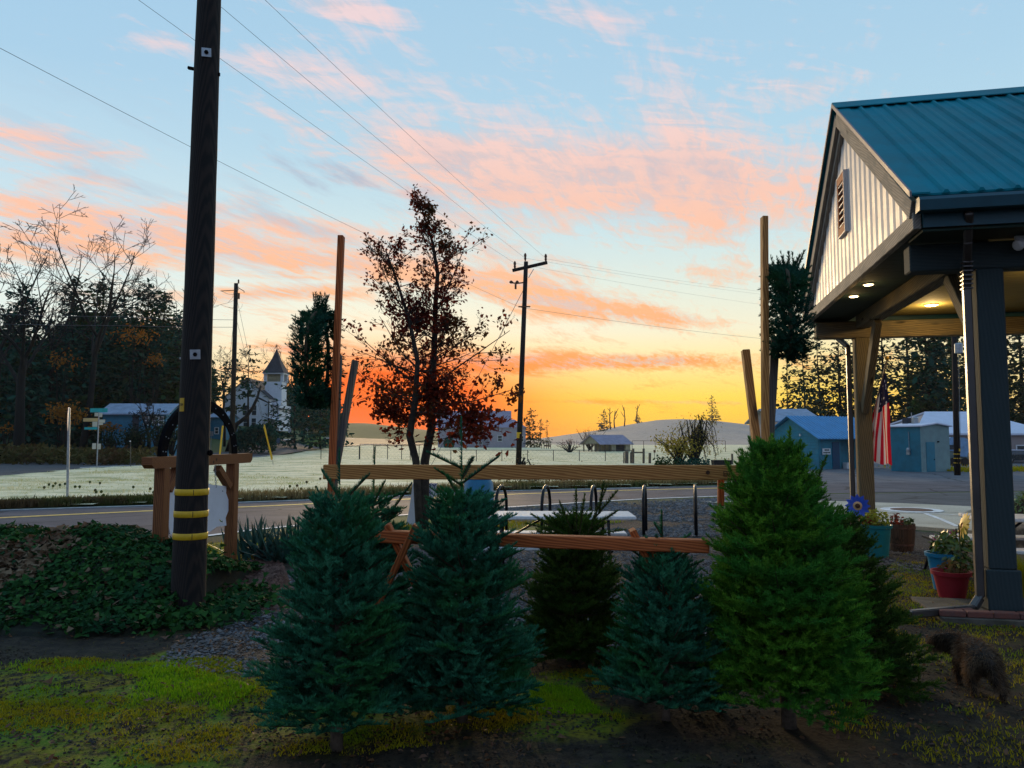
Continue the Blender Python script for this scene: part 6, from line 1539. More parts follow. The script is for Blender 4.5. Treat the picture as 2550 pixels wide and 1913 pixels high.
# brick plinth at the foot of the near post
pb = PX @ Vector((VP, UP0, 0)); pl = T('brick_plinth', 'low plinth of worn red bricks round the foot of the near canopy post', 'plinth', pb)
M['brick'] = simple('worn_brick', (.20, .065, .045), .85, .3, 12, .4, col2=(.13, .06, .05), dirt=(.10, .09, .07)); M['mortar_slab'] = simple('mossy_concrete', (.10, .085, .065), .9, .3, 6, .4, dirt=(.06, .06, .03))
b = MB(PX); box_l(b, VP - .62, VP + 2.6, UP0 - .46, UP0 + .5, -.05, .035); b.build('footing', M['mortar_slab'], pl)
for k in range(9):
    b = MB(PX); b.box((VP - .52 + .215 * k + random.uniform(-.006, .006), UP0 - .34 + random.uniform(-.01, .01), .062), (.205, .10, .055), 0, .008); b.build('brick', M['brick'], pl)
    b = MB(PX); b.box((VP - .42 + .215 * k + random.uniform(-.006, .006), UP0 - .23 + random.uniform(-.006, .006), .062), (.205, .10, .055), 0, .008)
    if abs(-.42 + .215 * k) > .22: b.build('brick', M['brick'], pl)
# ------------------------------------------------------------------ poles
def text_mesh(txt, size, mat, parent, loc, rot, name='lettering', ext=.001, cx='CENTER', bold=.0):
    c = bpy.data.curves.new('t', 'FONT'); c.body = txt; c.size = size; c.extrude = ext; c.align_x = cx; c.align_y = 'CENTER'; c.offset = bold; c.resolution_u = 2
    o = bpy.data.objects.new('t', c); COL.objects.link(o); dg = bpy.context.evaluated_depsgraph_get()
    me = bpy.data.meshes.new_from_object(o.evaluated_get(dg)); bpy.data.objects.remove(o); me.name = name
    me.transform(Matrix.Translation(Vector(loc) - parent_loc(parent)) @ rot.to_4x4()); me.materials.clear()
    ob = link(name, me, mat, parent); ob['kind'] = 'stuff'; return ob
FACE = Matrix.Rotation(math.pi / 2, 3, 'X')           # lettering upright, read from -Y
pb = G(467, 1530); PYD = pb.y
np_ = T('utility_pole', 'dark wooden utility pole with three yellow bands, closest to the camera', 'utility pole', pb, 'wooden utility poles')
ptop = P(521, 0, PYD - .02); ptop = pb.lerp(ptop, 1.35)
def pole_at(z): return pb.lerp(ptop, z / ptop.z)
def pole_r(z): return .152 - .0072 * z
b = MB(); zz = np.linspace(-.2, ptop.z, 26); b.tube([pole_at(z) for z in zz], [pole_r(z) for z in zz], 28, jit=.025); b.build('shaft', M['pole'], np_, True)
for yb in (1227, 1282, 1338):
    z = P(467, yb, PYD - .15).z; b = MB(); b.lathe(pole_at(z), [(pole_r(z) + .003, -.029), (pole_r(z) + .006, -.026), (pole_r(z) + .006, .026), (pole_r(z) + .003, .029)], 28, ptop - pb, False, False); b.build('yellow_band', M['yellow'], np_, True)
    b = MB(); c = pole_at(z); rr_ = pole_r(z) + .0065; a = R_(-62); b.box((c.x + rr_ * math.cos(a), c.y + rr_ * math.sin(a), z), (.004, .004, .05)); b.build('band_joint', M['ink'], np_)
def on_pole(px, py, out=.004):
    z = P(px, py, PYD - .14).z; c = pole_at(z); d = ray(px, py); cam_ = Vector((0, 0, CAM_H)); r = pole_r(z) + out
    # nearest hit of the ray with the round shaft
    dx_, dy_ = d.x, d.y; ox, oy = -c.x, -c.y; A = dx_ * dx_ + dy_ * dy_; B = ox * dx_ + oy * dy_; C = ox * ox + oy * oy - r * r; D = max(0, B * B - A * C); t = (-B - math.sqrt(D)) / A
    p = cam_ + d * t; n = Vector((p.x - c.x, p.y - c.y, 0)).normalized(); return p, n
for (px, py, s) in ((514, 131, 23), (486, 883, 24)):
    p, n = on_pole(px, py); rot = n.to_track_quat('Z', 'Y').to_matrix(); xf = Matrix.Translation(p) @ rot.to_4x4()
    h = s / FPX * PYD / 2; b = MB(xf); b.box((0, 0, .003), (h * 2, h * 2, .006), .05, .001); o = b.build('steel_plate', M['galv'], np_)
    b = MB(xf); b.lathe((0, 0, .006), [(.020, 0), (.020, .010), (.014, .022), (.0, .022)], 6, cap1=False); b.build('bolt', M['black_iron'], o)
p, n = on_pole(452, 1008, .004); xf = Matrix.Translation(p) @ n.to_track_quat('Z', 'Y').to_matrix().to_4x4()
b = MB(); u_ = Vector((n.y, -n.x, 0)) * -1
hh, hw_ = 33 / FPX * PYD / 2, .033; b = MB(); q = []
for k in range(5):
    a = (k / 4 - .5) * .46; c = pole_at(p.z); th = math.atan2(n.y, n.x) + a; rr_ = pole_r(p.z) + .004; q.append(Vector((c.x + rr_ * math.cos(th), c.y + rr_ * math.sin(th), p.z)))
for k in range(4):
    b.poly([q[k] + Vector((.0, 0, -hh)), q[k + 1] + Vector((.0, 0, -hh)), q[k + 1] + Vector((0, 0, hh)), q[k] + Vector((0, 0, hh))])
tg = b.build('number_tag', simple('orange_yellow_tag', (.60, .33, .012), .5, .1, 20, 0), np_)
rt_ = Matrix.Rotation(math.atan2(n.y, n.x) + math.pi / 2, 3, 'Z') @ FACE
text_mesh('129', .030, M['ink'], np_, p + n * .003, rt_, 'tag_number', .0006, bold=.0006)
p, n = on_pole(475, 166); b = MB(); e = pole_at(p.z) + Vector((-pole_r(p.z) - .066, 0, .016)); b.bar(pole_at(p.z) + Vector((-pole_r(p.z) + .01, 0, .0)), e, .03, .026, Z, .002); b.box(pole_at(p.z - .05) + Vector((pole_r(p.z) + .006, 0, 0)), (.016, .02, .03)); b.build('through_bolt', M['black_iron'], np_)
p, n = on_pole(440, 889); b = MB(); b.box(pole_at(p.z) + Vector((-pole_r(p.z) - .02, .05, 0)), (.05, .012, .02)); b.build('cable_clip', M['galv'], np_)
p, n = on_pole(513, 1128); b = MB(); b.lathe(pole_at(p.z) + Vector((pole_r(p.z) - .004, 0, 0)), [(.022, 0), (.03, .02), (.02, .04)], 8, Vector((1, 0, 0))); b.build('bolt', M['black_iron'], np_)
# distant poles
def far_pole(label, px, py_top, Y, r, lean=0.0, base=None):
    t_ = P(px, py_top, Y); g0 = base or Vector((t_.x - lean, Y, tzf(t_.x, Y))); t = T('utility_pole', label, 'utility pole', g0, 'wooden utility poles')
    b = MB(); b.tube([g0 + Vector((0, 0, -.3)), g0.lerp(t_, .5), t_], [r, r * .88, r * .74], 10); b.build('shaft', M['pole'], t, True); return t, g0, t_
p2, g2, t2 = far_pole('second pole, left of the church, with one thin side arm', 588, 706, 39, .135)
b = MB(); b.lathe(t2 + Vector((.12, 0, 0)), [(.04, 0), (.05, .04), (.03, .08), (.05, .12), (.03, .2)], 8); b.build('insulator', M['rust'], p2)
b = MB(); z = P(588, 723, 39).z; b.tube([Vector((t2.x - .08, 39, z)), Vector((t2.x - .78, 39, z - .04))], .02, 6); b.tube([Vector((t2.x - .05, 39, z - .22)), Vector((t2.x - .4, 39, z - .20)), Vector((t2.x - .78, 39, z - .02))], .008, 4); b.build('side_arm', M['rust'], p2)
b = MB(); b.tube([Vector((t2.x + .08, 39, z + .15)), Vector((t2.x + .42, 39, z - .05)), Vector((t2.x + .42, 39, z - .13))], .02, 6); b.lathe(Vector((t2.x + .16, 39, z - .45)), [(.05, 0), (.05, .3)], 8); b.build('cutout', M['rust'], p2)
p3, g3, t3 = far_pole('leaning pole with a crossarm and three insulators, in front of the sunrise', 1310, 652, 32, .125, .36)
ca, cb = P(1276, 674, 32), P(1363, 654, 32); b = MB(); b.bar(ca, cb, .10, .13, Z, .01); b.build('crossarm', M['pole'], p3)
for q in (P(1282, 668, 32), P(1308, 648, 32), P(1359, 650, 32)):
    b = MB(); b.lathe(q, [(.02, -.04), (.05, .05), (.05, .10), (.035, .12), (.06, .18), (.045, .26), (.02, .30)], 8); b.build('insulator', M['rust'], p3)
b = MB(); b.tube([P(1316, 692, 31.9), P(1329, 670, 31.9)], .015, 5); b.build('arm_brace', M['galv'], p3)
b = MB(); b.tube([P(1303, 704, 31.9), P(1288, 706, 31.9), P(1270, 704, 31.9)], .03, 6); b.lathe(P(1288, 706, 31.9), [(.05, 0), (.08, .05), (.03, .12)], 8); b.lathe(P(1273, 706, 31.9), [(.05, 0), (.09, .06), (.03, .12)], 8); b.tube([P(1284, 708, 31.9), P(1284, 720, 31.9)], .05, 6); b.build('fuse_cutout', M['rust'], p3)
z = P(0, 1084, 32).z; b = MB(); b.lathe(g3.lerp(t3, z / t3.z), [(.119, -.12), (.121, .12)], 10, t3 - g3, False, False); b.build('yellow_tag', M['yellow'], p3)
b = MB(); b.tube([g3.lerp(t3, P(0, 765, 32).z / t3.z) + Vector((-.25, -.1, 0)), g3.lerp(t3, P(0, 765, 32).z / t3.z) + Vector((.25, -.1, 0))], .03, 6); b.build('cable_clamp', M['rust'], p3)
p4, g4, t4 = far_pole('pole with three yellow bands and a grey drum, behind the near canopy post', 2374, 742, 34.4, .135, 0, G(2384, 1184))
for py in (1131, 1142, 1153.5):
    z = P(0, py, 34.4).z; b = MB(); b.lathe(g4.lerp(t4, z / t4.z), [(.139, -.016), (.139, .016)], 12, Z, False, False); b.build('yellow_band', M['yellow'], p4)
b = MB(); b.box(g4.lerp(t4, P(0, 1121, 34.4).z / t4.z) + Vector((.05, -.135, 0)), (.07, .01, .12)); b.build('yellow_tag', M['yellow'], p4)
b = MB(); b.lathe(P(2383, 881, 34.3) + Vector((.08, 0, 0)), [(.14, 0), (.17, .03), (.17, .42), (.12, .48)], 12); b.build('transformer_drum', M['galv'], p4)
b = MB(); b.tube([g4 + Vector((.13, -.1, 1)), g4.lerp(t4, .7) + Vector((.12, -.1, 0))], .012, 5); b.build('ground_wire', M['galv'], p4)
# overhead lines
M['wire'] = simple('overhead_wire', (.10, .10, .115), .6, 0, 5, 0)
def wire(label, pts, r=.009):
    pts = [Vector(p) for p in pts]; q = []
    for i in range(len(pts) - 1):
        n = 12
        for k in range(n): 
            f = k / n; s = 4 * f * (1 - f); q.append(pts[i].lerp(pts[i + 1], f) - Vector((0, 0, .004 * (pts[i + 1] - pts[i]).length * s)))
    q.append(pts[-1]); b = MB(); b.tube(q, r, 4); o = b.build('power_line', M['wire']); tag(o, label, 'overhead wire', 'overhead lines'); return o
i1, i2, i3 = P(1282, 656, 32), P(1308, 643, 32), P(1361, 645, 32)
def ext(a, p, k): return a + (p - a) * k
wire('highest overhead wire, running from the right insulator to the top of the picture', [i3, P(660, 0, 12), ext(i3, P(660, 0, 12), 1.6)], .0045)
wire('overhead wire from the middle insulator, passing right of the big pole', [i2, P(556, 22, 12), ext(i2, P(556, 22, 12), 1.6)], .0045)
wire('overhead wire from the left insulator, crossing behind the big pole', [i1, P(345, 0, 12), ext(i1, P(345, 0, 12), 1.6)], .0045)
cc = P(1297, 766, 32)
wire('thick lower cable crossing the whole left half of the sky', [cc, P(930, 592, 21.5), P(0, 120, 11), ext(P(930, 592, 21.5), P(0, 120, 11), 1.6)], .0045)
wire('cable from the crossarm pole to the right, below the power wires', [cc, P(1885, 842, 45), P(2300, 905, 60)], .006)
wire('upper of the thin wires running right from the crossarm pole', [i3, P(1885, 725, 45), P(2500, 800, 58)], .0032)
wire('lower of the thin wires running right from the crossarm pole', [i2, P(1885, 732, 45), P(2500, 808, 58)], .0032)
wire('third thin wire running right, from the left insulator', [i1, P(1885, 757, 45), P(2500, 838, 58)], .0032)
wire('guy wire slanting down left from the crossarm pole', [P(1302, 725, 32), P(1060, 1185, 33)], .010)
wire('short thin wire between the second pole and the left edge of the picture', [P(588, 797, 39), P(300, 789, 40), P(-200, 775, 44)], .010)
wire('lower thin wire left of the second pole', [P(588, 815, 39), P(300, 811, 40), P(-200, 800, 44)], .010)
for (lb, a, c, y0_, y1_) in (('left yellow guard on a guy wire of the second pole', P(586, 760, 39), Vector((P(545, 1095, 38).x, 38, 0)), 1059, 1134), ('right yellow guard on a guy wire of the second pole', P(590, 745, 39), G(680, 1160), 1058, 1143), ('middle yellow guard, almost touching the right one', P(590, 800, 39), G(683, 1162), 1062, 1140)):
    g_ = T('guy_wire', lb, 'guy wire', c); b = MB(); b.tube([a, c], .008, 4); b.build('wire', M['wire'], g_)
    f = lambda y_: next((k / 200 for k in range(201) if (1095 - (a.lerp(c, k / 200).z - CAM_H) * FPX / a.lerp(c, k / 200).y) >= y_), 1.0)
    b = MB(); b.tube([a.lerp(c, f(y0_)), a.lerp(c, f(y1_))], .045, 8); b.build('yellow_guard', M['yellow'], g_)

# ------------------------------------------------------------------ timber sign frame with an iron arch
SA, SB = Vector((-3.86, 8.10, 0)), Vector((-3.585, 10.36, 0)); sdir = (SB - SA).normalized(); snr = Vector((sdir.y, -sdir.x, 0))
def onsign(px, py, off=0.0):
    """where the sight line meets the upright plane of the sign"""
    d = ray(px, py); o = SA + snr * off; t = (o.x * snr.x + o.y * snr.y) / (d.x * snr.x + d.y * snr.y); return Vector((d.x * t, d.y * t, CAM_H + d.z * t))
sf = T('sign_frame', 'stained timber sign frame with an iron arch on top, behind the big pole', 'sign frame', SA.lerp(SB, .5))
e0, e1 = onsign(366, 1146), onsign(618, 1146)
zb = (e0.z + e1.z) / 2; e0.z = e1.z = zb; L = (e1 - e0).length
prof = [(0, .062), (L, .062), (L, -.02), (L - .05, -.062), (.05, -.062), (0, -.02)]
b = MB(); b.prism([e0 + sdir * x + Z * z - snr * .06 for (x, z) in prof], snr * .12); b.build('top_beam', M['sign_wood'], sf)
for (px, wd) in ((402, .122), (577, .122)):
    q = onsign(px, 1250, -.0); b = MB(); b.bar(Vector((q.x, q.y, -.1)), Vector((q.x, q.y, zb - .063)), wd, wd, sdir, .006); b.build('post', M['sign_wood'], sf)
for (a, c) in (((417, 1222), (440, 1166)), ((570, 1212), (541, 1165))):
    p, q = onsign(*a), onsign(*c); b = MB(); b.bar(p, q, .085, .085, snr, .004); b.build('brace', M['sign_wood'], sf)
# the arch: bent iron channel with rivets
pl_, pr_ = onsign(406, 1130), onsign(583, 1131); ax_ = (pl_ - pr_).length / 2; ctr = (pl_ + pr_) / 2; ctr.z = zb + .062; hgt = onsign(490, 994).z - ctr.z
ring_o, ring_i = [], []
for k in range(37):
    a = math.pi * k / 36; ring_o.append(ctr - sdir * math.cos(a) * (ax_ + .065) + Z * math.sin(a) * hgt); ring_i.append(ctr - sdir * math.cos(a) * (ax_ - .065) + Z * math.sin(a) * (hgt - .12))
b = MB()
for k in range(36): b.prism([ring_o[k], ring_o[k + 1], ring_i[k + 1], ring_i[k]], snr * .012)
for k in range(36):
    b.prism([ring_o[k], ring_o[k + 1], ring_o[k + 1] * .9 + ring_i[k + 1] * .1, ring_o[k] * .9 + ring_i[k] * .1], snr * -.03)
b.build('iron_arch', M['black_iron'], sf)
b = MB()
for k in list(range(1, 36, 3)):
    for w_ in (.3, .7) if k in (1, 4, 31, 34) else (.5,):
        b.ball(ring_o[k] * (1 - w_) + ring_i[k] * w_ + snr * .014, .007, 6, 4)
b.build('rivets', M['galv'], sf)['kind'] = 'stuff'
b = MB(); b.lathe(onsign(516, 1127) , [(.03, 0), (.035, .03), (.02, .05)], 10); b.build('beam_knob', M['black_iron'], sf)
hs = T('hanging_sign', 'white hanging sign panel with a ragged outline under the timber beam', 'sign', onsign(490, 1270))
out = [(424, 1213), (431, 1206), (450, 1207), (470, 1203), (505, 1203), (514, 1202), (530, 1208), (548, 1209), (564, 1211), (563, 1228), (569, 1245), (569, 1272), (562, 1290), (564, 1309), (540, 1312), (524, 1324), (505, 1331), (470, 1336), (440, 1331), (424, 1331), (420, 1310), (417, 1295), (420, 1270), (423, 1245)]
b = MB(); b.prism([onsign(*q) for q in out], snr * -.022); b.build('panel', M['sign_white'], hs)
b = MB()
for q in ((516, 1247), (554, 1223), (516, 1297), (553, 1298), (437, 1232), (437, 1315)): b.ball(onsign(*q) + snr * .002, .007, 6, 4)
b.build('screws', M['ink'], hs)['kind'] = 'stuff'
for (x0, x1) in ((535, 538), (450, 448)):
    b = MB(); a, c = onsign(x0, 1160), onsign(x1, 1214)
    n = 9
    for k in range(n):
        u = a.lerp(c, (k + .5) / n); pts = [u + (sdir if k % 2 else snr) * .010 * math.cos(t) + Z * .018 * math.sin(t) for t in np.linspace(0, 6.283, 9)]; b.tube(pts, .0035, 4, cap=False)
    b.build('chain', M['galv'], hs)['kind'] = 'stuff'

# ------------------------------------------------------------------ road signs on the left
sp = G(168, 1244); st = T('stop_sign', 'octagonal road sign seen edge on, its rim lit pink, on a grey post', 'road sign', sp)
sx = P(171, 1044, sp.y); b = MB(); b.tube([sp + Vector((0, 0, -.1)), Vector((sx.x - .01, sp.y + .02, sx.z + .3))], .035, 8); b.build('post', M['galv'], st)
b = MB(); xr = Vector((-.44, .898, 0)); nx_ = Vector((-.898, -.44, 0)); b.prism([sx + xr * .345 * math.cos(R_(22.5 + 45 * k)) + Z * .345 * math.sin(R_(22.5 + 45 * k)) for k in range(8)], nx_ * .010); b.build('sign_plate', simple('sign_back_metal', (.62, .52, .50), .4, .05, 4, 0), st)
b = MB(); b.prism([sx + nx_ * .013 + xr * .345 * math.cos(R_(22.5 + 45 * k)) + Z * .345 * math.sin(R_(22.5 + 45 * k)) for k in range(8)], nx_ * .004); b.build('red_face', simple('red_sheeting', (.40, .02, .02), .4, .05, 4, 0), st)
sn = G(241, 1167); D = sn.y; sg = T('street_name_signs', 'thin post carrying teal and cream street signs, seen from behind', 'road sign', sn)
tpt = P(246.5, 1026, D); b = MB(); b.tube([sn + Vector((0, 0, -.1)), tpt], .035, 8); b.build('post', M['galv'], sg)
tl, cr, wh_ = simple('teal_sign_back', (.02, .38, .38), .5, .1, 3, 0), simple('cream_sign_back', (.62, .43, .18), .5, .08, 3, 0), simple('pale_sign_back', (.62, .57, .44), .5, .08, 3, 0)
for i, (x0, y0, x1, y1, m_, tilt) in enumerate([(225, 1017, 268, 1027, tl, .0), (236, 1028, 244.5, 1037, wh_, 0), (247.5, 1029, 255, 1039, wh_, 0), (208, 1041.5, 244, 1050, cr, 0), (247.5, 1045, 262, 1053, wh_, 0), (231, 1050.5, 243, 1063, wh_, 0), (247.5, 1053.5, 257, 1058.5, wh_, 0), (211, 1064, 243, 1070, tl, 0), (231, 1104, 240, 1118.5, wh_, 0), (243, 1105, 252, 1119, wh_, 0)]):
    a, c = P(x0, y0, D - .05), P(x1, y1, D - .05); b = MB(); b.box(((a.x + c.x) / 2, D - .06 - .004 * i, (a.z + c.z) / 2), (abs(c.x - a.x), .006, abs(a.z - c.z)), 0, .002); b.build('sign_blade', m_, sg)
mk = G(325, 1165); t = T('marker_post', 'thin roadside marker post with a white reflector on top', 'marker post', mk); q = P(325, 1099, mk.y); b = MB(); b.tube([mk, q], .022, 6); b.build('post', M['lumber_grey'], t); b = MB(); b.lathe(q + Vector((0, -.03, 0)), [(.045, 0), (.045, .01), (.0, .01)], 10, Vector((0, -1, 0))); b.build('reflector', M['white'], t)
# beside the side road: notice board, diamond sign, bins, small square sign, the grassy knoll
kn = MB(); o = Vector((P(770, 1095, 104).x, 106, tzf(P(770, 1095, 104).x, 106) - .4)); xs_, zs_ = [], []
V, F = [], []
for i in range(13):
    for j in range(25):
        a = 2 * math.pi * j / 24; f = i / 12; V.append((o.x + 4.2 * f * math.cos(a), o.y + 3 * f * math.sin(a), o.z + 1.75 * (math.cos(math.pi * f) * .5 + .5) + .12 * math.sin(a * 5 + f * 6)))
for i in range(12):
    for j in range(24): F.append((i * 25 + j, i * 25 + j + 1, (i + 1) * 25 + j + 1, (i + 1) * 25 + j))
kind(np_obj('grass_knoll', V, F, simple('knoll_grass', (.10, .15, .03), .9, .4, .9, .4, col2=(.20, .25, .07)), None, True), 'structure')
D = 100; q = P(721.5, 1076, D); t = T('notice_board', 'white notice board on a short post beside the side road', 'sign', Vector((q.x, D, tzf(q.x, D))))
b = MB(); b.box((q.x, D, q.z), (.34, .06, .92)); b.build('board', M['white'], t); b = MB(); b.box((q.x, D - .034, q.z + .1), (.2, .004, .4)); b.build('notice', simple('grey_print', (.4, .42, .45), .6), t); b = MB(); b.box((q.x, D + .03, q.z + .5), (.5, .25, .05)); b.build('board_roof', M['roof_dark'], t)
for s in (-1, 1): b = MB(); b.box((q.x + s * .2, D + .03, q.z - .55), (.05, .05, 1.7)); b.build('leg', M['lumber_grey'], t)
q = P(766, 1068, 108); t = T('warning_sign', 'small diamond road sign on the green knoll, seen from behind', 'road sign', Vector((q.x, 108, o.z + 1.4))); b = MB(); b.prism([q + Vector(v) for v in ((-.32, 0, 0), (0, 0, -.32), (.32, 0, 0), (0, 0, .32))], (0, .012, 0)); b.build('plate', M['galv'], t); b = MB(); b.tube([q + Vector((0, .03, .25)), q + Vector((0, .03, -1.6))], .03, 6); b.build('post', M['galv'], t)
D = 76; q = P(525.5, 1080, D); t = T('square_sign', 'small grey square sign on a post, right beside the big pole', 'road sign', Vector((q.x, D, tzf(q.x, D)))); b = MB(); b.box((q.x, D, q.z), (.46, .02, .46)); b.build('plate', M['galv'], t); b = MB(); b.tube([q + Vector((0, .03, .2)), Vector((q.x, D + .03, 0))], .025, 6); b.build('post', M['galv'], t)
M['bin_blue'] = simple('dark_blue_bin', (.018, .05, .11), .5, .1, 4, 0)
for i, px in enumerate((676, 689)):
    D = 84; q = P(px, 1098, D); z0 = P(px, 1105, D).z; z1 = P(px, 1092.5, D).z; t = T('wheeled_bin', ['dark blue wheeled bin by the side road, left of the pair', 'dark blue wheeled bin by the side road, right of the pair'][i], 'bin', Vector((q.x, D, z0)), 'wheeled bins by the side road')
    b = MB(); b.lathe((q.x, D, z0), [(.30, .04), (.36, z1 - z0 - .08)], 4); b.build('body', M['bin_blue'], t); b = MB(); b.lathe((q.x, D, z1 - .08), [(.40, 0), (.40, .06), (.30, .11)], 4); b.build('lid', M['bin_blue'], t)
    b = MB(); b.tube([(q.x - .3, D + .25, z0 + .08), (q.x + .3, D + .25, z0 + .08)], .08, 8); b.build('wheels', M['ink'], t)

# ------------------------------------------------------------------ fences of the field
M['mesh_wire'] = simple('fence_wire', (.045, .045, .045), .6, .1, 8, 0, metal=.3)
def chain_fence(label, pts, hgt, step, name='chain_link_fence', mid=0, wires=6, pr=.03, dia=True):
    pts = [Vector(p) for p in pts]; t = T(name, label, 'fence', pts[0]); rails, web = MB(), MB()
    for i in range(len(pts) - 1):
        a, c = pts[i], pts[i + 1]; n = max(1, round((c - a).length / step))
        for k in range(n + (1 if i == len(pts) - 2 else 0)):
            p = a.lerp(c, k / n); b = MB(); b.tube([p + Vector((0, 0, -.1)), p + Vector((0, 0, hgt))], pr, 6); b.build('fence_post', M['mesh_wire'], t)
        rails.tube([a + Vector((0, 0, hgt)), c + Vector((0, 0, hgt))], pr * .8, 5)
        if dia:
            L = (c - a).length; d = (c - a) / L; m = int(L / .32)
            for k in range(-int(hgt / .32), m):
                for sgn in (0, 1):
                    x0, x1 = k * .32, k * .32 + hgt; z0, z1 = (0, hgt) if sgn == 0 else (hgt, 0)
                    f0, f1 = max(0, -x0 / hgt), min(1, (L - x0) / hgt)
                    if f1 <= f0: continue
                    web.tube([a + d * (x0 + hgt * f0) + Z * (z0 + (z1 - z0) * f0), a + d * (x0 + hgt * f1) + Z * (z0 + (z1 - z0) * f1)], .0022, 3, cap=False)
        rails.tube([a + Vector((0, 0, .03)), c + Vector((0, 0, .03))], .008, 4)
    rails.build('rail', M['mesh_wire'], t)['kind'] = 'stuff'
    if web.v: web.build('wire_mesh', M['mesh_wire'], t)['kind'] = 'stuff'
    return t
chain_fence('long low wire fence across the frosty field, behind the crossarm pole', [Vector((P(1060, 1095, 56).x, 56, 0)), Vector((P(1560, 1095, 56).x + .2, 55, 0))], P(0, 1121, 56).z, 1.82)
chain_fence('tall wire backstop panels in the field left of the oak', [G(896, 1146), G(1000, 1147), G(1066, 1149)], 1.24, 1.05)
chain_fence('thin wire fence across the far left of the field', [Vector((P(800, 1095, 60).x, 60, 0)), Vector((P(895, 1095, 60).x, 60, 0))], 1.1, 1.6)
fd = 96; chain_fence('tall ball field fence between the pavilion and the willow', [Vector((P(1574, 1095, fd).x, fd, 0)), Vector((P(1660, 1095, fd).x, fd, 0)), Vector((P(1806, 1095, fd).x, fd, 0))], P(0, 1098, fd).z, 1.35, wires=4, dia=False, pr=.035)
chain_fence('low far fence line before the hill', [Vector((P(1330, 1095, 140).x, 140, 0)), Vector((P(1470, 1095, 140).x, 140, 0))], 1.1, 2.4, dia=False)
pf = T('post_and_rail_fence', 'short weathered post fence with one rail, left of the field tree', 'fence', Vector((P(1560, 1095, 52).x, 52, 0)))
for (px, top, bot, w_) in ((1560, 1124, 1150, .22), (1571, 1127, 1148, .14), (1576.5, 1117, 1147, .12), (1602, 1117, 1146, .14), (1617.5, 1128, 1151, .16), (1553, 1126, 1148, .08)):
    D = 50; q = P(px, top, D); b = MB(); b.bar(Vector((q.x, D, -.1)), Vector((q.x + .02, D, q.z)), w_, w_ * .8, Vector((0, 1, 0)), .01); b.build('fence_post', M['lumber_grey'], pf)
b = MB(); b.bar(P(1571, 1127, 50.1), P(1602, 1127, 50.1), .05, .09, Z, .005); b.build('rail', M['lumber_grey'], pf)
for i, (px, t_, bt, lb) in enumerate(((1823, 1130, 1156, 'grey fence post standing right of the black trough'), (1841, 1135, 1156, 'shorter mossy fence post beside the biggest cut tree'))):
    D = 48; q = P(px, t_, D); b = MB(); b.bar(Vector((q.x, D, -.1)), q, .11, .11, Vector((0, 1, 0)), .008); tag(b.build('fence_post', M['lumber_grey']), lb, 'fence post')
q0, q1 = P(1774, 1146, 42), P(1819, 1157, 42); t = T('trough', 'long black water trough at the edge of the frosty field', 'trough', Vector(((q0.x + q1.x) / 2, 42, 0))); b = MB(); cxm = (q0.x + q1.x) / 2; hw = (q1.x - q0.x) / 2
b.prism([(q0.x + .06, 41.7, 0), (q1.x - .06, 41.7, 0), (q1.x, 41.7, q0.z), (q0.x, 41.7, q0.z)], (0, .04, 0)); b.prism([(q0.x + .06, 42.3, 0), (q1.x - .06, 42.3, 0), (q1.x, 42.3, q0.z), (q0.x, 42.3, q0.z)], (0, .04, 0)); b.box((q0.x + .05, 42.02, q0.z / 2), (.04, .55, q0.z)); b.box((q1.x - .05, 42.02, q0.z / 2), (.04, .55, q0.z)); b.box((cxm, 42.02, .05), (hw * 2 - .2, .55, .06)); b.build('tub', M['black_tube'], t)
b = MB(); b.box((cxm, 41.68, q0.z - .02), (hw * 2 + .04, .03, .05)); b.build('rim', M['black_tube'], t)
q = P(1630, 1124, 60); t = T('field_box_sign', 'tiny red box on a post in the field', 'sign', Vector((q.x, 60, 0))); b = MB(); b.box(q, (.16, .1, .2)); b.build('box', M['rust'], t); b = MB(); b.tube([Vector((q.x, 60, 0)), q], .02, 5); b.build('post', M['mesh_wire'], t)
D = 130; pg = T('play_frame', 'small red play frame far out on the field', 'play frame', Vector((P(1362, 1095, D).x, D, 0)))
for px in (1349, 1355, 1361, 1366, 1371): q = P(px, 1106 if px != 1355 else 1110, D); b = MB(); b.tube([Vector((q.x, D, 0)), q], .06, 5); b.build('upright', M['rust'], pg)
b = MB(); b.bar(P(1354, 1110, D), P(1372, 1111, D), .2, .25, Z); b.build('deck', M['rust'], pg)
# ------------------------------------------------------------------ yard furniture in the middle
HD = Vector((.217, .976, 0))
for i, (px, py) in enumerate(((1248, 1330), (1360, 1330), (1479, 1331), (1606, 1331), (1733, 1329))):
    c = G(px, py); t = T('bike_rack_hoop', ['leftmost black bike hoop, behind the second cut tree', 'black bike hoop whose two legs show widest apart', 'middle black bike hoop, behind the shaded cut tree', 'fourth black bike hoop, standing clear of the table', 'rightmost black bike hoop, seen as one upright'][i], 'bike rack', c, 'black bike hoops in a row')
    pts = [c - HD * .40 + Vector((0, 0, -.05)), c - HD * .40 + Vector((0, 0, .45))]; pts += [c - HD * .40 * math.cos(a) + Z * (.45 + .36 * math.sin(a)) for a in np.linspace(.2, math.pi - .2, 11)]; pts += [c + HD * .40 + Vector((0, 0, .45)), c + HD * .40 + Vector((0, 0, -.05))]
    b = MB(); b.tube(pts, .027, 10); b.build('tube', M['black_tube'], t, True)
    for s in (-1, 1): b = MB(); b.lathe(c + HD * .4 * s, [(.07, .0), (.07, .012), (.03, .02)], 12); b.build('foot_plate', M['black_tube'], t)
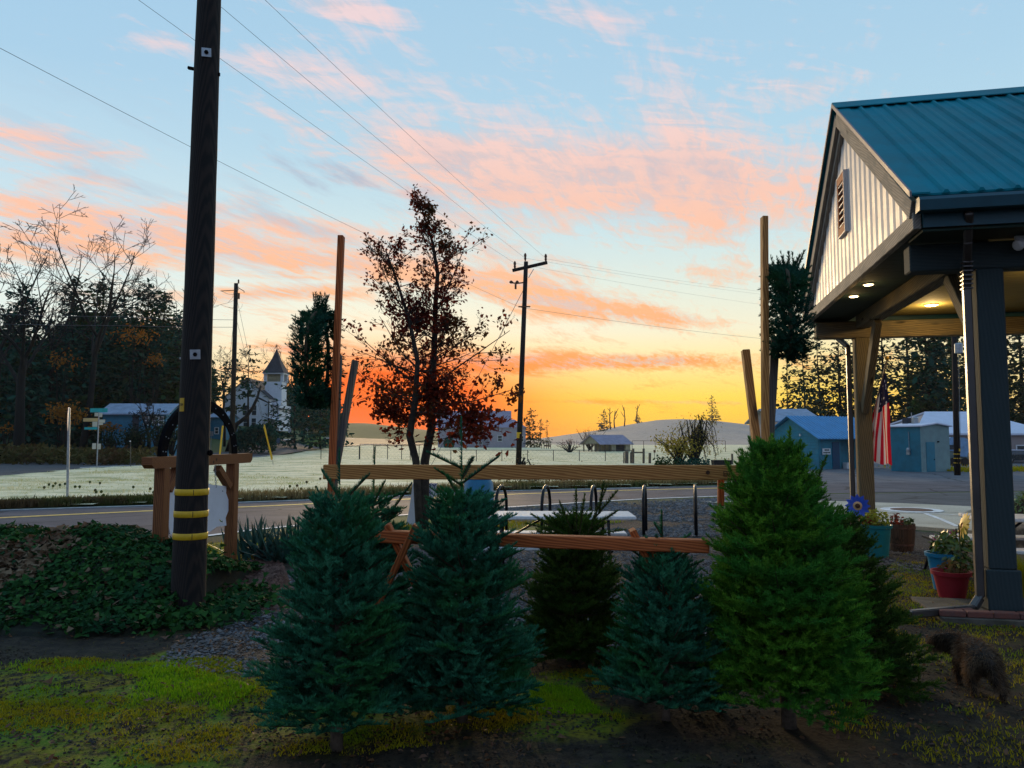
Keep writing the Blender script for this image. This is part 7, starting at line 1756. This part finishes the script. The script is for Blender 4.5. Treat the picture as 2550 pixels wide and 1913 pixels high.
def table(label, c, L, W_, h, rz, bench=True, legm='black_tube', top='frost_white', name='picnic_table', far=1):
    xf = frame(c, rz); t = T(name, label, 'picnic table', c)
    n = 1 if W_ < .3 else 5; pw_ = W_ / n
    for k in range(n):
        b = MB(xf); b.box((0, -W_ / 2 + pw_ * (k + .5), h - .02), (L, pw_ - .008, .04), 0, .012); b.build('top_plank', M[top], t)
    for s in (-1, 1):
        b = MB(xf); x_ = s * L * .33
        b.tube([(x_, -.60, 0), (x_, -.28, h - .06)], .018, 6); b.tube([(x_, .60, 0), (x_, .28, h - .06)], .018, 6); b.tube([(x_, -.62, .41), (x_, .62, .41)], .018, 6); b.tube([(x_, -.3, h - .05), (x_, .3, h - .05)], .018, 6); b.build('leg_frame', M[legm], t)
        b = MB(xf); b.tube([(x_, 0, .43), (s * .12, 0, h - .05)], .014, 6); b.build('brace', M[legm], t)
    if bench:
        for s in (-1, 1):
            b = MB(xf); b.box((0, s * .62, .45), (L, .25, .04), 0, .012); b.build('bench_plank', M[top], t)
    return t
cc_ = (P(1569, 1284, 8.9).x + P(1190, 1284, 8.9).x) / 2
table('frost white picnic table on black legs behind the low rail', Vector((cc_, 8.95, 0)), P(1569, 1284, 8.9).x - P(1175, 1284, 8.9).x, .66, .75, -.02)
# blue barrel and a leaning board with blue letters, beside the oak
c = P(1192, 1300, 12.6); c.z = 0; t = T('barrel', 'bright blue barrel behind the second cut tree', 'barrel', c); zt = P(0, 1194, 12.6).z
M['barrel_blue'] = simple('blue_barrel_plastic', (.012, .16, .30), .4, .12, 6, .03)
b = MB(); b.lathe(c, [(.20, 0), (.235, .05), (.245, zt * .33), (.255, zt * .34), (.245, zt * .36), (.245, zt * .66), (.255, zt * .67), (.245, zt * .69), (.235, zt - .06), (.20, zt)], 20); b.build('drum', M['barrel_blue'], t, 'auto')
b = MB(); b.lathe(c + Vector((0, 0, zt)), [(.205, -.005), (.205, .015), (.17, .02)], 20); b.build('lid', M['barrel_blue'], t)
D = 14.6; t = T('leaning_board', 'white leaning board with blue letters showing past the oak trunk', 'sign', P(1045, 1318, D))
b = MB(); b.prism([P(1028, 1203, D), P(1089, 1203, D), P(1081, 1238, D), P(1068, 1270, D), P(1050, 1314, D), P(1010, 1314, D), P(1019, 1268, D)], (0, .03, 0)); b.build('board', M['sign_white'], t)
M['blue_ink'] = simple('blue_lettering', (.02, .04, .22), .5, .05, 5, 0)
text_mesh('TRY', .13, M['blue_ink'], t, P(1071, 1212.5, D) + Vector((0, -.006, 0)), FACE, 'lettering', .002, bold=.002); text_mesh('AR', .11, M['blue_ink'], t, P(1065, 1227, D) + Vector((0, -.006, 0)), FACE, 'lettering', .002, bold=.002)
b = MB(); b.tube([P(1040, 1225, D + .05), P(1062, 1316, D + .7)], .015, 5); b.build('prop', M['galv'], t)
b = MB(); a, c = P(1560, 1428, 7.4), P(1615, 1462, 6.6); a.z, c.z = .20, .02; b.bar(a, c, .03, .16, Z, .006); tag(b.build('dark_plank', simple('tarred_plank', (.02, .022, .026), .6, .2, 8, .1)), 'dark plank lying on the gravel behind the smallest cut tree', 'plank')
sheet('pale_patch', GP([(1738, 1249), (1790, 1247.5), (1835, 1250.5), (1780, 1254.5)]), .016, M['concrete'])

# ------------------------------------------------------------------ flag on the far post
fb = P(2164, 1074, 12.15); t = T('flag', 'drooping striped flag with a starred blue corner, on the far canopy post', 'flag', fb)
f0, f1 = fb, P(2209, 897, 11.75)
b = MB(); b.tube([f0, f1], .013, 8); b.build('staff', simple('flag_staff', (.16, .12, .08), .5), t)
b = MB(); b.ball(f1 + Vector((.0, 0, .03)), .035, 10, 8); b.build('finial', simple('gilt_finial', (.45, .28, .05), .35, .1, 5, 0, metal=.6), t)
b = MB(); b.lathe(fb + Vector((.0, .06, -.05)), [(.045, 0), (.045, .02), (.025, .03), (.022, .10)], 10, (f1 - f0)); b.box(fb + Vector((0, .05, -.02)), (.07, .03, .13)); b.build('bracket', M['white'], t)
def flag_material():
    m, tt, bs = principled('flag_cloth'); uv = tt.sep(tt.attr('lc')); u, v = uv[0], uv[1]
    st = tt.m('FLOOR', tt.mul(v, 13.0)); red = tt.m('GREATER_THAN', tt.m('MODULO', tt.add(st, 1.0), 2.0), .5)
    c = tt.mix(red, (.82, .70, .66), (.66, .010, .03))
    can = tt.mul(tt.m('LESS_THAN', u, .40), tt.m('LESS_THAN', v, 7 / 13.0))
    stars = tt.ss(tt.vor(tt.xyz(tt.mul(u, 15.0), tt.mul(v, 11.0), 0.0), 1.0), .26, .20)
    c = tt.mix(can, c, tt.mix(stars, (.012, .014, .055), (.5, .5, .55)))
    tt.put(bs.inputs['Base Color'], c); bs.inputs['Roughness'].default_value = .8
    tr = tt.n('ShaderNodeBsdfTranslucent'); tt.put(tr.inputs['Color'], c); mx = tt.n('ShaderNodeMixShader'); mx.inputs[0].default_value = .35
    tt.t.links.new(bs.outputs[0], mx.inputs[1]); tt.t.links.new(tr.outputs[0], mx.inputs[2]); tt.t.links.new(mx.outputs[0], tt.t.nodes['Material Output'].inputs['Surface']); return m
nu, nv = 44, 40; vs_, gs_, fs_ = [], [], []
h0, h1 = f0.lerp(f1, .88), f0.lerp(f1, .40)          # top and bottom of the hoist
bl, br = P(2152, 1146, 12.15), P(2226, 1160, 11.8)
for i in range(nu + 1):
    u = i / nu
    for j in range(nv + 1):
        v = j / nv; hp = h0.lerp(h1, v)
        bt = br.lerp(bl, v ** .8); bt.z += .02 * math.sin(v * 14)
        k = u ** 1.15; p = hp.lerp(bt, k); gather = math.sin(min(1, u * 1.4) * math.pi) * .022
        p += Vector((gather * math.sin(v * 15 + u * 2), .05 * math.sin(v * 13 + 1.2 * u) * (.25 + u), 0)); p.x += -.03 * math.sin(u * math.pi) * (v - .3)
        vs_.append(p); gs_.append((u, v, 0))
for i in range(nu):
    for j in range(nv): a = i * (nv + 1) + j; fs_.append((a, a + 1, a + nv + 2, a + nv + 1))
b = MB(); b._add(vs_, fs_, gs_); b.build('cloth', flag_material(), t, True)

# ------------------------------------------------------------------ planters, pots and toys round the canopy posts
def plant(t, c, R, H, n, size, mat, seed, shape=LEAF, name='foliage', upn=.4, stems=True):
    r = random.Random(seed); C, N = [], []
    for k in range(n):
        a = r.uniform(0, 6.283); rr = R * math.sqrt(r.random()); z_ = H * (r.random() ** .8) * (1 - .5 * (rr / R) ** 2)
        C.append(Vector(c) + Vector((rr * math.cos(a), rr * math.sin(a), z_))); N.append((math.cos(a) * .6 + r.gauss(0, .5), math.sin(a) * .6 + r.gauss(0, .5), upn + r.random()))
    kind(leaf_cloud(name, C, N, size, mat, shape, t), 'stuff')
    if stems:
        b = MB()
        for k in range(9): e = r.choice(C); b.tube([Vector(c) + Vector((r.gauss(0, R * .15), r.gauss(0, R * .15), -.02)), e], [.006, .003], 4, cap=False)
        b.build('stems', M['ivy_st'], t)
M['ivy_st'] = simple('green_stems', (.05, .075, .02), .8, .3, 20, 0)
M['leaf_yg'] = leafy('yellow_green_leaves', (.16, .22, .02), (.32, .34, .05), None, .5, .35); M['leaf_red'] = leafy('red_leaves', (.20, .025, .015), (.34, .06, .03), None, .55, .3)
M['leaf_pot'] = leafy('broad_pot_leaves', (.06, .13, .02), (.15, .23, .045), (.10, .14, .05), .35, .25, 4, .5); M['leaf_dry'] = leafy('dried_pot_leaves', (.09, .055, .02), (.18, .12, .045), None, .7, .2)
M['soil'] = simple('potting_soil', (.02, .014, .01), .95, .3, 40, .4)
M['pot_teal'] = simple('teal_glazed_pot', (.010, .20, .22), .35, .12, 5, .03); M['pot_blue'] = simple('blue_glazed_pot', (.012, .19, .33), .35, .12, 5, .03); M['pot_red'] = simple('red_plastic_pot', (.30, .015, .025), .4, .12, 6, .03); M['pot_grey'] = simple('grey_pot', (.20, .20, .22), .7, .1, 6, .1)
def pot(name, label, c, rt_, rb_, h, mat, rim=.02, grp=None):
    t = T(name, label, 'flower pot', c, grp); b = MB(); b.lathe(c, [(rb_, 0), (rb_ + (rt_ - rb_) * .85, h - rim * 2.2), (rt_ + .012, h - rim * 2), (rt_ + .016, h), (rt_ - .004, h), (rt_ - .02, h - .05)], 26, Z, True, False); b.build('pot', mat, t, 'auto')
    b = MB(); b.lathe(Vector(c) + Vector((0, 0, h - .05)), [(rt_ - .019, 0), (0, .012)], 20, Z, False, False); b.build('soil', M['soil'], t); return t
c = G(2183, 1386); c.y += .0; h = P(0, 1306, c.y).z; t = pot('teal_planter', 'wide teal planter of yellow green leaves beside the wooden half barrel', c, .20, .15, h, M['pot_teal'])
plant(t, c + Vector((0, 0, h - .04)), .19, .26, 260, .065, M['leaf_yg'], 1); plant(t, c + Vector((-.10, 0, h - .03)), .12, .16, 90, .055, M['leaf_red'], 2, name='red_foliage', stems=False)
c = G(2246.5, 1372); h = P(0, 1304, c.y).z; t = T('half_barrel', 'old wooden half barrel planter with iron bands beside the teal planter', 'planter', c)
M['stave'] = wood('weathered_stave', (.13, .065, .035), (.06, .03, .018), 14, .75, .4, False)
for k in range(20):
    a0, a1 = 2 * math.pi * k / 20 + .012, 2 * math.pi * (k + 1) / 20 - .012; b = MB(); rr = [(.145, 0), (.178, h * .55), (.186, h)]
    vs2 = []
    for (r_, z_) in rr:
        for (a, q) in ((a0, 0), (a1, 0), (a1, -.018), (a0, -.018)): vs2.append(c + Vector(((r_ + q) * math.cos(a), (r_ + q) * math.sin(a), z_)))
    fs2 = [(3, 2, 1, 0), (8, 9, 10, 11)] + [(o + i, o + (i + 1) % 4, o + 4 + (i + 1) % 4, o + 4 + i) for o in (0, 4) for i in range(4)]
    b._add(vs2, fs2, [((p - c).z + k, (p - c).x * 2, (p - c).y * 2) for p in vs2]); b.build('stave', M['stave'], t)
for z_, r_ in ((h * .25, .163), (h * .86, .186)): b = MB(); b.lathe(c + Vector((0, 0, z_)), [(r_ - .0, -.016), (r_ + .004, 0), (r_ + .003, .016)], 24, Z, False, False); b.build('iron_band', M['rust'], t)
b = MB(); b.lathe(c + Vector((0, 0, h - .05)), [(.166, 0), (0, .01)], 20, Z, False, False); b.build('soil', M['soil'], t)
plant(t, c + Vector((-.07, 0, h - .04)), .10, .20, 120, .05, M['leaf_red'], 3, name='red_foliage'); plant(t, c + Vector((.09, 0, h - .04)), .08, .13, 60, .07, M['leaf_pot'], 4, stems=False)
# blue toy sunflower
def pinwheel(label, c, n_dir, R_p, petal_m, ring_m, ground_p):
    t = T('pinwheel_flower', label, 'garden pinwheel', ground_p, 'toy flowers on sticks'); rot = Vector(n_dir).to_track_quat('Z', 'Y').to_matrix(); xf = Matrix.Translation(c) @ rot.to_4x4()
    for layer, (n, Rr, wd, zz, off) in enumerate(((12, R_p, .26, 0, 0), (12, R_p * .80, .22, .012, .26))):
        for k in range(n):
            a = 2 * math.pi * k / n + off; ca, sa = math.cos(a), math.sin(a); q = [(.22, -.10), (.55, -wd * .55), (.80, -wd * .5), (1.0, 0), (.80, wd * .5), (.55, wd * .55), (.22, .10)]
            pts = [(Rr * (x * ca - y * sa), Rr * (x * sa + y * ca), zz + .03 * x * Rr / .15 + .02 * (y)) for (x, y) in q]; b = MB(xf); b.prism(pts, (0, 0, .003)); b.build('petal', petal_m, t)
    b = MB(xf); b.lathe((0, 0, .014), [(R_p * .36, 0), (R_p * .36, .014), (R_p * .20, .02)], 18, Z, True, False); b.build('ring', ring_m, t)
    b = MB(xf); b.lathe((0, 0, .03), [(R_p * .21, -.004), (R_p * .18, .02), (.0, .026)], 14, Z, False, False); b.build('centre', simple('flower_centre', (.08, .03, .015), .7), t)
    b = MB(); b.tube([Vector(ground_p), Vector(c) - Vector(n_dir).normalized() * .02], .007, 6); b.build('stick', M['ivy_st'], t)
c = P(2135, 1260, 10.3); pinwheel('blue toy sunflower with a cream ring, before the far canopy post', c, (-.35, -1, .08), .160, simple('blue_petal', (.035, .11, .62), .45, .15, 14, 0), simple('cream_ring', (.66, .42, .20), .6), Vector((c.x, c.y + .05, 0)))
c = P(2393, 1308, 7.95); pinwheel('yellow toy sunflower seen edge on by the blue pot', c, (.97, -.2, -.28), .145, simple('yellow_petal', (.72, .42, .03), .5, .15, 14, 0), simple('orange_ring', (.5, .14, .02), .6), Vector((c.x + .0, c.y + .03, .3)))
c = G(2352, 1468); h = P(0, 1376, c.y).z; t = pot('blue_pot', 'tall blue pot of broad leaves standing behind the red pot', c, .165, .10, h, M['pot_blue'])
plant(t, c + Vector((.09, -.02, h - .03)), .20, .27, 230, .085, M['leaf_pot'], 5, upn=.2); plant(t, c + Vector((.12, -.10, h - .22)), .12, .22, 60, .085, M['leaf_pot'], 6, stems=False, name='hanging_leaves')
for (dx, dy, dz) in ((-.10, -.05, .16), (.05, -.06, .20), (.12, .0, .20)):
    r = random.Random(int(dx * 100)); C = [c + Vector((dx + r.gauss(0, .012), dy + r.gauss(0, .012), h + dz + r.gauss(0, .012))) for _ in range(9)]; leaf_cloud('flower', C, [(r.gauss(0, 1), -1, r.gauss(0, 1)) for _ in C], .030, M.setdefault('pink', simple('pink_petals', (.55, .10, .18), .6)), LEAF, t)
c = G(2371, 1490); h = P(0, 1421, c.y).z; t = pot('red_pot', 'red pot with dried stems at the foot of the near canopy post', c, .172, .118, h, M['pot_red'])
plant(t, c + Vector((.02, 0, h - .05)), .13, .17, 120, .06, M['leaf_dry'], 7, upn=.1); plant(t, c + Vector((.05, 0, h)), .06, .16, 26, .07, M['leaf_pot'], 8, stems=False, name='green_leaves')
c = G(2560, 1520); h = .17; t = pot('grey_pot', 'grey pot of yellow green grass at the right edge of the picture', c, .19, .15, h, M['pot_grey']); r = np.random.default_rng(5); a = r.uniform(0, 6.283, 1500); rr = .22 * np.sqrt(r.random(1500))
kind(blades('tuft', np.stack([c.x - .03 + rr * np.cos(a), c.y + rr * np.sin(a), np.full(1500, h - .02)], 1), .30, .006, M['moss_blade'], .8, parent=t), 'stuff')
# tables and seats beyond the posts
table('pale picnic table on bent black legs right of the near post', Vector((P(2585, 1290, 8.5).x, 8.55, 0)), 1.35, .62, .755, -.25)
o = MB().box((P(2580, 1300, 9.5).x, 9.6, .30), (1.0, .5, .60), -.2, .02).build('concrete_box', M['concrete']); tag(o, 'low tan concrete box behind the picnic table at the right edge', 'planter box')
table('white bench top half hidden behind the yellow toy flower', Vector((P(2395, 1337, 9.0).x, 9.0, 0)), .62, .26, .48, -.15, False, name='white_bench')['category'] = 'bench'
table('white topped table half hidden by the curled pale tree tips', Vector((P(2092, 1285, 11.2).x, 11.4, 0)), .5, .5, .52, -.1, False, name='white_table')['category'] = 'table'
t = T('iron_scroll', 'black curled iron plant hanger left of the blue toy flower', 'plant hanger', G(2103, 1376)); D = G(2103, 1376).y
sc = [P(2095 + 9 * (1 - k / 22) * math.cos(k * .42 + 2.0), 1268 + 11 * (1 - k / 22) * math.sin(k * .42 + 2.0), D) for k in range(20)]; b = MB(); b.tube([P(2089, 1376, D), P(2089, 1290, D)] + sc, .009, 6); b.build('scroll', M['black_iron'], t)
b = MB(); b.tube([P(2111, 1376, D), P(2111, 1256, D)], .014, 6); b.build('upright', M['black_iron'], t); b = MB(); b.tube([P(2089, 1322, D), P(2111, 1322, D)], .009, 6); b.build('crossbar', M['black_iron'], t)
t = T('wire_hook', 'small square black wire hook behind the blue pot', 'hook', P(2380, 1345, 8.3)); b = MB(); b.tube([P(2381, 1352, 8.3), P(2381, 1317, 8.3), P(2394, 1318, 8.3), P(2394, 1324, 8.3)], .006, 5); b.build('rod', M['black_iron'], t)
bq = T('round_bush', 'rounded green bush beyond the picnic table at the right edge', 'bush', G(2570, 1312)); c = G(2570, 1312); r = random.Random(12); C, N = [], []
for k in range(1500):
    a, e = r.uniform(0, 6.283), r.uniform(0, 1.5); n = Vector((math.cos(a) * math.cos(e), math.sin(a) * math.cos(e), math.sin(e))); C.append(c + Vector((n.x * .62, n.y * .5, n.z * .62)) * r.uniform(.8, 1.05)); N.append(n + Vector((r.gauss(0, .4), r.gauss(0, .4), r.gauss(0, .4))))
kind(leaf_cloud('foliage', C, N, .06, M['leaf_pot'], LEAF, bq), 'stuff'); b = MB(); b.ball(c + Vector((0, 0, .1)), (.48, .38, .42), 12, 8); b.build('twigs', M['bark'], bq)

# ------------------------------------------------------------------ the dog, walking away from us with its head low
dp = G(2462, 1742); dg_ = T('dog', 'shaggy dark brown dog walking away, seen from behind', 'dog', dp)
hd_ = Vector((.20, .98, 0)).normalized(); rt2 = Vector((hd_.y, -hd_.x, 0))
def dpt(f, s, z_): return dp + (hd_ * f + rt2 * s + Z * z_) * .86
nodes = {'pelvis': (dpt(.06, 0, .275), .098), 'rump': (dpt(-.02, 0, .255), .075), 'loin': (dpt(.18, 0, .270), .098), 'chest': (dpt(.34, 0, .255), .115), 'shoulder': (dpt(.42, 0, .265), .095), 'neck': (dpt(.49, -.05, .285), .068), 'head': (dpt(.55, -.12, .265), .070), 'muzzle': (dpt(.60, -.19, .225), .036), 'nose': (dpt(.615, -.22, .213), .020)}
edges = [('pelvis', 'rump'), ('pelvis', 'loin'), ('loin', 'chest'), ('chest', 'shoulder'), ('shoulder', 'neck'), ('neck', 'head'), ('head', 'muzzle'), ('muzzle', 'nose')]
for s, nm, ph in ((-1, 'l', .03), (1, 'r', -.05)):
    nodes['thigh' + nm] = (dpt(.05, .075 * s, .20), .060); nodes['knee' + nm] = (dpt(.08 + ph, .082 * s, .135), .038); nodes['hock' + nm] = (dpt(.0 + ph, .080 * s, .082), .023); nodes['hpaw' + nm] = (dpt(.015 + ph, .080 * s, .018), .023); nodes['htoe' + nm] = (dpt(.05 + ph, .080 * s, .014), .018)
    edges += [('pelvis', 'thigh' + nm), ('thigh' + nm, 'knee' + nm), ('knee' + nm, 'hock' + nm), ('hock' + nm, 'hpaw' + nm), ('hpaw' + nm, 'htoe' + nm)]
    nodes['elbow' + nm] = (dpt(.37 - ph, .075 * s, .165), .042); nodes['wrist' + nm] = (dpt(.385 - ph, .075 * s, .080), .026); nodes['fpaw' + nm] = (dpt(.39 - ph, .075 * s, .018), .024); nodes['ftoe' + nm] = (dpt(.425 - ph, .075 * s, .014), .018)
    edges += [('chest', 'elbow' + nm), ('elbow' + nm, 'wrist' + nm), ('wrist' + nm, 'fpaw' + nm), ('fpaw' + nm, 'ftoe' + nm)]
    nodes['ear' + nm] = (dpt(.53, -.115 + .055 * s, .315), .022); nodes['eartip' + nm] = (dpt(.525, -.12 + .085 * s, .285), .012); edges += [('head', 'ear' + nm), ('ear' + nm, 'eartip' + nm)]
nodes['tail'] = (dpt(-.085, .005, .235), .026); nodes['tail2'] = (dpt(-.115, .01, .165), .022); nodes['tail3'] = (dpt(-.105, .02, .10), .013); edges += [('rump', 'tail'), ('tail', 'tail2'), ('tail2', 'tail3')]
keys = list(nodes); me = bpy.data.meshes.new('body'); me.from_pydata([tuple(nodes[k][0] - dp) for k in keys], [(keys.index(a), keys.index(c)) for a, c in edges], [])
ob = bpy.data.objects.new('body', me); COL.objects.link(ob); sm_ = ob.modifiers.new('skin', 'SKIN'); 
for i, k in enumerate(keys):
    sv = me.skin_vertices[0].data[i]; sv.radius = (nodes[k][1] * .86, nodes[k][1] * .86); sv.use_root = (i == 0)
sm_.use_smooth_shade = True; ss_ = ob.modifiers.new('sub', 'SUBSURF'); ss_.levels = ss_.render_levels = 2
bm_ = bpy.data.meshes.new_from_object(ob.evaluated_get(bpy.context.evaluated_depsgraph_get())); bpy.data.objects.remove(ob); bm_.name = 'body'
M['dog'] = simple('dark_dog_skin', (.030, .020, .014), .85, .3, 16, .4); M['dog_fur'] = leafy('brown_dog_fur', (.035, .022, .014), (.16, .10, .06), (.26, .17, .10), .75, .25, 7)
bo = link('body', bm_, M['dog'], dg_, True)
co = np.array([v.co[:] for v in bm_.vertices]); fa = [tuple(p.vertices) for p in bm_.polygons]; nrm = np.array([p.normal[:] for p in bm_.polygons]); cen = np.array([p.center[:] for p in bm_.polygons]); ar = np.array([p.area for p in bm_.polygons])
r = np.random.default_rng(8); k = r.choice(len(fa), 15000, p=ar / ar.sum()); fv = np.array([co[fa[i][r.integers(len(fa[i]))]] for i in k]); t_ = r.random(15000)[:, None]; base_ = cen[k] * (1 - t_) + fv * t_ - nrm[k] * .004
back_ = np.array([-hd_.x, -hd_.y, 0]); dr = nrm[k] * .55 + back_ * .30 + np.array([0, 0, -.62]) + r.normal(0, .28, (15000, 3)); dr /= np.linalg.norm(dr, axis=1)[:, None]
ln = r.uniform(.025, .058, 15000)[:, None] * np.where(base_[:, 2:3] < .07, .45, 1); sd2 = np.cross(dr, r.normal(size=(15000, 3))); sd2 /= np.linalg.norm(sd2, axis=1)[:, None]
V = np.stack([base_ + sd2 * .0021, base_ - sd2 * .0021, base_ + dr * ln], 1).reshape(-1, 3) + np.array(dp)[None]
kind(np_obj('fur', V, np.arange(len(V)).reshape(-1, 3), M['dog_fur'], dg_), 'stuff')
for s in (-1, 1):
    b = MB(); b.ball(dpt(.585, -.14 + .036 * s, .285), .009, 8, 6); b.build('eye', simple('dog_eye', (.01, .006, .004), .1, 0, 5, 0), dg_)

# ------------------------------------------------------------------ morning haze over the field
hb = MB(); hb.box((40, 480, 12.5), (2300, 1150, 31)); hz_o = hb.build('haze', bpy.data.materials.new('haze_air'))
mm = hz_o.data.materials[0]; mm.use_nodes = True; mm.node_tree.nodes.clear(); pv_ = mm.node_tree.nodes.new('ShaderNodeVolumePrincipled'); pv_.inputs['Color'].default_value = (.95, .88, .90, 1); pv_.inputs['Density'].default_value = .00012; pv_.inputs['Anisotropy'].default_value = .3
ou = mm.node_tree.nodes.new('ShaderNodeOutputMaterial'); mm.node_tree.links.new(pv_.outputs[0], ou.inputs['Volume']); kind(hz_o, 'stuff')
for o in SC.objects:
    if o.name.split('.')[0] in ('boughs', 'branches', 'stems', 'runners') and o.parent: o['kind'] = 'stuff'
